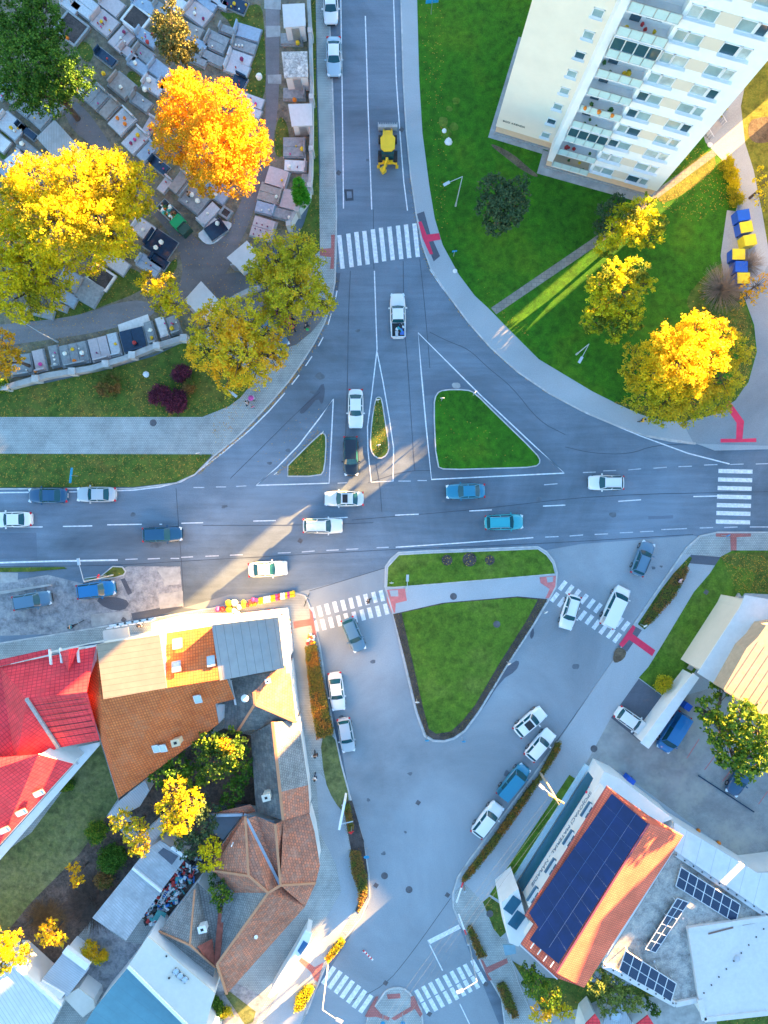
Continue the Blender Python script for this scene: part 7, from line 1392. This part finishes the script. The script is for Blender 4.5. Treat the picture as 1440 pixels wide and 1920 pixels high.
def tall_pole():
    c = W(1030, 1475); root = thing('utility_pole', 'sunlit wooden utility pole with lamp and wires at the grass strip', 'utility pole', (c.x, c.y, .1)); z = 8.0; t = W(1044, 1500, z)
    c = Vector((t.x, t.y, 0)); root.location = c; b = MB(); b.tube(c, c+Vector((0, 0, z)), .16, .11, 10); b.build('pole', M['bark'] if False else P('pole wood', (.42, .36, .28), .8), root)
    b = MB(); b.bar(c+Vector((-.9, .5, z-.4)), c+Vector((.9, -.5, z-.4)), .12); b.bar(c+Vector((-.5, .9, z-.9)), c+Vector((.5, -.9, z-.9)), .1); b.build('crossarm', P('pole wood', (.42, .36, .28), .8), root)
    b = MB()
    for k in range(6): p = c+Vector((-.75+.3*k, .42-.17*k, z-.3)); b.tube(p, p+Vector((0, 0, .25)), .06, .04, 6)
    b.build('insulator', M['yellfl'], root)
    b = MB(); b.tube(c+Vector((0, 0, z-.5)), c+Vector((-1.3, 1.1, z-.2)), .05); b.build('lamp_arm', M['lampw'], root); b = MB(); b.box(c+Vector((-1.6, 1.35, z-.2)), (.7, .3, .14), rz=2.4); b.build('lamp_head', M['lampw'], root)
    return c, z
pc, pz = tall_pole()
def wire(label, a, b_, sag=.4, r=.012, n=16):
    mb = MB(); P_ = []
    for i in range(n+1): t = i/n; p = a.lerp(b_, t); p.z -= 4*sag*t*(1-t); P_.append(p)
    for i in range(n): mb.tube(P_[i], P_[i+1], r, r, 4, cap=False)
    return tag(mb.build('overhead_wire', P('wire', (.22, .23, .24), .6)), label, 'wire', 'overhead wires crossing the southern junction')
end = W(735, 1925, 6.5)
for i in range(4): o = Vector((-.75+.45*i, .42-.25*i, -.15)); wire(('outermost left', 'second left', 'third', 'rightmost')[i]+' wire from the utility pole to the lower edge', pc+Vector((0, 0, pz))+o, end+o*1.3)
def sign_post(label, bx, by, h, kind, yaw=0, name='road_sign', w=.65, col=None, txt=None):
    c = W(bx, by); root = thing(name, label, 'road sign', (c.x, c.y, .1)); b = MB(); b.tube(c, c+Vector((0, 0, h)), .045, .045, 8); b.build('post', M['steel'], root)
    u = Vector((math.cos(yaw), math.sin(yaw), 0)); n = Vector((-u.y, u.x, 0)); p = c+Vector((0, 0, h-.1))+n*.06; R3 = Matrix((u, n, Vector((0, 0, 1)))).transposed(); b = MB()
    if kind == 'box': b.box(p, (w, .05, min(w*.75, .5)), tilt=R3)
    else:
        k = 3 if kind == 'tri' else 16; q = [p+u*math.cos(2*math.pi*i/k+math.pi/2)*w/2+Vector((0, 0, math.sin(2*math.pi*i/k+math.pi/2)*w/2)) for i in range(k)]
        b.face([v+n*.02 for v in q]); b.face([v-n*.02 for v in q[::-1]])
        for i in range(k): b.face([q[i]-n*.02, q[(i+1) % k]-n*.02, q[(i+1) % k]+n*.02, q[i]+n*.02])
    s = b.build('sign_panel', col or M['white'], root)
    return root, p, u, n
SB = P('sign blue', (.02, .30, .62), .4); SR = P('sign red', (.7, .03, .05), .4)
sign_post('blue direction sign board on two posts in the lower lawn', 147, 893, 1.9, 'box', 1.45, w=1.8, col=SB); sign_post('small blue sign beside the dark pine and the red tactile T', 850, 481, 1.6, 'box', .1, w=.55, col=SB)
sign_post('blue sign board at the top of the east footway', 808, 28, 2.2, 'box', .1, w=1.5, col=SB); sign_post('no entry sign on the lamp island at the left', 200, 1078, 2.4, 'round', 1.3, col=SR)
sign_post('blue round sign on the kerb beside the rust strip', 688, 1590, 2.4, 'round', 0, col=SB); sign_post('warning triangle by the planting strip', 660, 1545, 2.4, 'tri', .2, w=.9, col=SR)
for lb, x, y, cl, a in (('blue sign, left one of the southern island', 718, 1898, SB, 0), ('blue sign, right one of the southern island', 755, 1898, SB, 0), ('small blue sign at the right paved corner', 1352, 1004, SB, .5), ('white sign at the top of the teardrop island', 709, 755, M['white'], .2), ('white sign at the lower end of the teardrop island', 710, 838, M['white'], .2), ('pale sign at the tip of the west traffic island', 608, 815, M['white'], 1.0), ('pale sign at the left corner of the west traffic island', 522, 890, M['white'], .7),
                      ('white sign on the top corner of the east island', 887, 742, M['white'], .8), ('small pinkish sign inside the east island', 827, 752, M['white'], 0), ('white sign beside the island lamp', 734, 1091, M['white'], 0), ('sign pair on the left border of the island lawn', 781, 1310, M['white'], 0), ('sign at the lower left tip of the island lawn', 799, 1380, SB, 0), ('blue arrow sign off the tip of the island', 866, 1382, SB, 0), ('white sign in the right border of the island', 950, 1240, M['white'], .5), ('upper sign in the right border of the island', 1018, 1145, M['white'], .6), ('thin sign by the right planting strip', 1200, 1170, M['white'], .6), ('sign at the lower end of the left lawn', 378, 853, M['white'], .3)):
    sign_post(lb, x, y, 1.9, 'round', a, w=.5, col=cl)
def barrier(label, a, c_, h=2.6, name='barrier_arm'):
    root = thing(name, label, 'barrier', (*W(*a).xy, .1)); b = MB(); n = 8
    A, B = W(*a, h), W(*c_, h)
    for i in range(n): b.bar(A.lerp(B, i/n), A.lerp(B, (i+1)/n), .16, .12, m=(i % 2 if name == 'chevron_board' else int(i > 1)))
    b.build('arm', [SR, M['white']], root); b = MB(); b.box(W(*a)+Vector((0, 0, h/2)), (.2, .2, h)); b.build('post', M['steel'], root)
barrier('red and white arrow board lying on the southern road', (681, 1782), (699, 1800), .3, 'chevron_board'); barrier('red tipped white pole beside the lower right kerb', (868, 1655), (856, 1692), 2.0, 'marker_pole'); barrier('red tipped white pole near the stop line', (874, 1752), (860, 1714), 2.0, 'marker_pole')
c = W(642, 1520); root = thing('billboard', 'narrow white billboard seen edge on beside the planting strip', 'billboard', (c.x, c.y, .1)); b = MB(); b.bar(W(648, 1494, 3.6), W(637, 1548, 3.6), .25, 2.2); b.build('panel', M['white'], root); b = MB(); b.tube(W(642, 1510), W(642, 1510, 3), .12); b.bar(W(640, 1545, 3.4), W(662, 1540, 3.4), .1); b.build('post', M['lampw'], root)
c = W(1405, 1510); b = MB(); b.bar(W(1308, 1453)+Vector((0, 0, .2)), W(1412, 1521)+Vector((0, 0, .2)), .14, .16); tag(b.build('drain_channel', M['navy']), 'long dark rail line across the parking cobbles', 'drain')
for i, (x, y, lb) in enumerate(((1307, 1555, 'first terracotta pot along the white roof edge'), (1345, 1578, 'second terracotta pot along the white roof edge'), (1412, 1626, 'terracotta pot nearest the roof corner'))): pot('orangefl', lb, x, y, .13, .25, 'pots along the hall front')
# manholes and gullies
def manhole(label, x, y, r=.33, sq=False, z=.012, m='black'):
    c = W(x, y); b = MB(); n = 4 if sq else 16; b.prism([(c.x+r*math.cos(2*math.pi*i/n+.2), c.y+r*math.sin(2*math.pi*i/n+.2)) for i in range(n)], z-.01, z+.012); tag(b.build('manhole_cover', P('cast iron', (.10, .10, .115), .75, .0, var=.3)), label, 'manhole cover')
for x, y, sq, z, lb in ((721, 1642, 0, .012, 'round manhole cover in the pale southern road'), (767, 1668, 0, .012, 'round manhole cover right of the middle of the southern road'), (705, 1660, 1, .012, 'square gully grate near the rust strip kerb'), (839, 1678, 1, .012, 'square gully grate by the right kerb bend'), (635, 324, 1, .012, 'square grate on the north road edge by the pavement'), (632, 528, 1, .012, 'grate below the zebra at the left kerb'), (803, 487, 1, .012, 'upper square grate right of the zebra'), (809, 499, 1, .012, 'lower square grate right of the zebra'), (288, 793, 0, .132, 'big manhole on the western paving'), (1113, 1403, 0, .137, 'rusty manhole on the parking cobbles'),
                        (850, 1118, 0, .13, 'manhole on the island footpath'), (931, 1170, 0, .172, 'dark manhole in the island lawn'), (563, 1014, 1, .012, 'faint grate in the main road'), (232, 1162, 1, .02, 'grate beside the concrete patch at the left'), (911, 1845, 1, .012, 'grate at the end of the right zebra'), (805, 1901, 1, .012, 'grate at the lower end of the right zebra'), (723, 1843, 1, .012, 'square grate above the southern island'), (1323, 1110, 1, .15, 'square cover on the right grass strip'), (918, 1712, 0, .15, 'stone cover on the grass corner'), (784, 1505, 1, .012, 'small dark patch cover in the middle of the southern road'), (753, 243, 1, .012, 'grate beside the backhoe at the east kerb')):
    manhole(lb, x, y, .42 if not sq else .36, bool(sq), z)
for x, y, r, lb in ((841, 267, .5, 'pale stone on the estate lawn'), (833, 247, .3, 'small pink stone above the pale one'), (853, 509, .3, 'little stone by the lamp on the lawn'), (275, 703, .4, 'grey stone on the leafy lawn'), (1330, 238+35, .35, 'pale stone by the estate entrance')):
    b = MB(); b.ball((*W(x, y).xy, .18), r, 8, 5, sz=.4, jit=.12); tag(b.build('boulder', M['marble']), lb, 'stone')

# ---------------------------------------------------------------- people
def person(label, px, py, dx, dy, top, legs, hair=(.05, .035, .025), z=.12, s=1.0, stride=.28, bag=None, arm=.25):
    root = thing('person', label, 'person', (0, 0, 0), 'people on the streets'); SK = P('skin', (.55, .34, .25), .6)
    def skin(name, V, E, R_, mat, par):
        me = bpy.data.meshes.new(name); me.from_pydata(V, E, []); o = bpy.data.objects.new(name, me); COL.objects.link(o); o.parent = par
        m = o.modifiers.new('skin', 'SKIN'); sv = me.skin_vertices[0] if me.skin_vertices else None
        if sv is None: return o
        for i, r in enumerate(R_): sv.data[i].radius = (r, r)
        sv.data[0].use_root = True; o.modifiers.new('sub', 'SUBSURF').levels = 1; o.modifiers['sub'].render_levels = 1
        dg = bpy.context.evaluated_depsgraph_get(); nm = bpy.data.meshes.new_from_object(o.evaluated_get(dg)); bpy.data.objects.remove(o)
        nm.materials.clear(); nm.materials.append(mat); nm.polygons.foreach_set('use_smooth', [True]*len(nm.polygons)); o = bpy.data.objects.new(name, nm); COL.objects.link(o); o.parent = par; return o
    f = stride
    V = [(0, 0, .95), (0, 0, 1.2), (0, 0, 1.42), (.02, 0, 1.52), (.04, 0, 1.60), (.05, 0, 1.70), (0, .19, 1.38), (arm*.3, .24, 1.12), (arm, .22, .95), (arm+.06, .21, .88), (0, -.19, 1.38), (-arm*.3, -.24, 1.12), (-arm*.2, -.23, .92), (0, -.22, .84),
         (.02, .10, .88), (f*.6, .10, .50), (f*.5, .10, .08), (f*.5+.16, .10, .05), (-.02, -.10, .88), (-f*.2, -.10, .50), (-f, -.10, .12), (-f+.15, -.10, .05)]
    E = [(0, 1), (1, 2), (2, 3), (3, 4), (4, 5), (2, 6), (6, 7), (7, 8), (8, 9), (2, 10), (10, 11), (11, 12), (12, 13), (0, 14), (14, 15), (15, 16), (16, 17), (0, 18), (18, 19), (19, 20), (20, 21)]
    R_ = [.14, .14, .15, .06, .09, .08, .07, .05, .04, .04, .07, .05, .04, .04, .09, .065, .045, .04, .09, .065, .045, .04]
    skin('body', V, E, R_, SK, root)
    skin('jacket', [V[0], V[1], V[2], V[6], V[7], V[8], V[10], V[11], V[12]], [(0, 1), (1, 2), (2, 3), (3, 4), (4, 5), (2, 6), (6, 7), (7, 8)], [.175, .17, .17, .10, .075, .06, .10, .075, .06], top, root)
    skin('trousers', [V[0], V[14], V[15], V[16], V[18], V[19], V[20]], [(0, 1), (1, 2), (2, 3), (0, 4), (4, 5), (5, 6)], [.16, .115, .085, .065, .115, .085, .065], legs, root)
    b = MB(); b.ball((.025, 0, 1.68), .125, 10, 6); b.build('hair', P('hair%s' % (hair,), hair, .7), root)
    for j in (16, 20): b = MB(); b.box((V[j][0]+.06, V[j][1], .05), (.28, .1, .1)); b.build('shoe', M['black'], root)
    p = W(px, py, .9); root.scale = (s, s, s); place(root, (p.x, p.y, z), math.atan2(-dy, dx)); 
    if bag: 
        q = Vector((p.x, p.y, z))+Matrix.Rotation(math.atan2(-dy, dx), 3, 'Z') @ Vector((.12, -.42, .55)); g = thing('shopping_bag', bag[0], 'bag', q); m = MB(); m.box(q, (.32, .18, .4)); m.build('pouch', bag[1], g); m = MB(); m.bar(q+Vector((-.1, 0, .2)), q+Vector((.1, 0, .35)), .02); m.build('handle', bag[1], g)
    return root
C = lambda n, c: P('cloth '+n, c, .9)
BKc, NV, TE, WHc, PK, YW, RD, GNc = C('black', (.02, .02, .025)), C('navy', (.02, .03, .07)), C('teal', (.03, .30, .36)), C('white', (.75, .75, .75)), C('pink', (.65, .12, .35)), C('yellow', (.85, .45, .01)), C('red', (.7, .03, .03)), C('green', (.02, .4, .12))
person('person in black crossing the zebra by the island', 691, 1127, -1, .2, BKc, BKc, z=.01); person('person in teal jacket stooping forward on the left street', 134, 1175, -1, .3, TE, NV, z=.01, arm=.4); person('person in black with a white bag on the left pavement', 263, 1172, -.3, 1, BKc, WHc)
person('person in dark clothes walking below the hedge', 592, 1415, .3, 1, BKc, BKc, bag=('white carrier bag held by the walker below the hedge', M['white'])); person('person in white top following along the wall', 591, 1458, -.2, 1, WHc, NV)
person('person in black carrying white flowers near the gate', 584, 589, -1, -.1, BKc, BKc, bag=('white bouquet bag beside the person in black', M['white'])); person('person in navy with green bag near the gate', 574, 610, 1, 0, NV, BKc, bag=('green bag beside the person in navy', GNc)); person('person in bright red coat at the flower stall', 549, 616, -.6, -.8, RD, BKc)
person('person in pale coat pushing the pink pram', 463, 755, .7, -.5, WHc, BKc); person('small child in pink jacket beside the pram', 473, 763, .6, .6, PK, TE, s=.65); person('person in yellow jacket on the curved footway', 1205, 788, -1, -.1, YW, BKc); person('person in pale pink on the footway at the exit', 1274, 1088, 1, .6, C('rose', (.6, .4, .5)), BKc)
person('person standing at the grave under the orange tree', 355, 366, 1, .5, C('brown', (.3, .15, .05)), BKc)
c = W(471, 747, .6); root = thing('pram', 'pink pram on the western paving', 'pram', (c.x, c.y, .12)); b = MB(); b.ball(c+Vector((0, 0, .2)), .34, 10, 6, sz=.8); b.build('hood', C('pram pink', (.6, .1, .4)), root); b = MB(); b.box(c-Vector((0, 0, .05)), (.8, .4, .25), rz=.5); b.build('carrycot', C('pram white', (.7, .6, .7)), root)
for sx, sy in ((-1, -1), (-1, 1), (1, -1), (1, 1)): b = MB(); p = Vector((c.x+sx*.3, c.y+sy*.22, .24)); b.tube(p-Vector((0, .02, 0)), p+Vector((0, .02, 0)), .12, n=10); b.build('wheel', M['rubber'], root)
b = MB(); b.bar(c+Vector((-.3, .1, .1)), c+Vector((-.65, -.15, .45)), .03); b.build('push_handle', M['steel'], root)
def bicycle(label, x, y, ang):
    root = thing('bicycle', label, 'bicycle', (0, 0, 0)); 
    for s in (-1, 1):
        b = MB()
        for i in range(16): a0, a1 = i*math.pi/8, (i+1)*math.pi/8; b.tube((s*.52+.33*math.cos(a0), 0, .34+.33*math.sin(a0)), (s*.52+.33*math.cos(a1), 0, .34+.33*math.sin(a1)), .025, .025, 5, cap=False)
        b.build('wheel', M['rubber'], root)
    b = MB()
    for a, c2 in (((-.52, 0, .34), (-.15, 0, .85)), ((-.15, 0, .85), (.4, 0, .85)), ((.4, 0, .85), (-.02, 0, .35)), ((-.02, 0, .35), (-.52, 0, .34)), ((-.02, 0, .35), (-.15, 0, .85)), ((.4, 0, .95), (.52, 0, .34))): b.tube(a, c2, .022)
    b.build('frame', P('bike frame', (.1, .1, .12), .4), root); b = MB(); b.box((-.17, 0, .95), (.25, .14, .06)); b.build('saddle', M['black'], root); b = MB(); b.tube((.38, -.28, 1.0), (.38, .28, 1.0), .018); b.build('handlebar', M['steel'], root)
    place(root, (*W(x, y).xy, .12), ang)
bicycle('bicycle parked at the corner of the flower shop pavement', 576, 1124, 1.2); bicycle('bicycle laid by the teal person on the left street', 149, 1168, .5)
b = MB()
q = [W(955, 1788), W(968, 1830), W(985, 1870), W(1005, 1925)]; root = thing('railing', 'steel railing between footway and trees by the store', 'railing', (*q[1].xy, .12)); b = MB()
for a, c2 in zip(q, q[1:]):
    b.bar(a+Vector((0, 0, 1.1)), c2+Vector((0, 0, 1.1)), .05)
    for i in range(8): p = a.lerp(c2, i/8); b.bar(p, p+Vector((0, 0, 1.1)), .03)
b.build('bars', M['steel'], root)
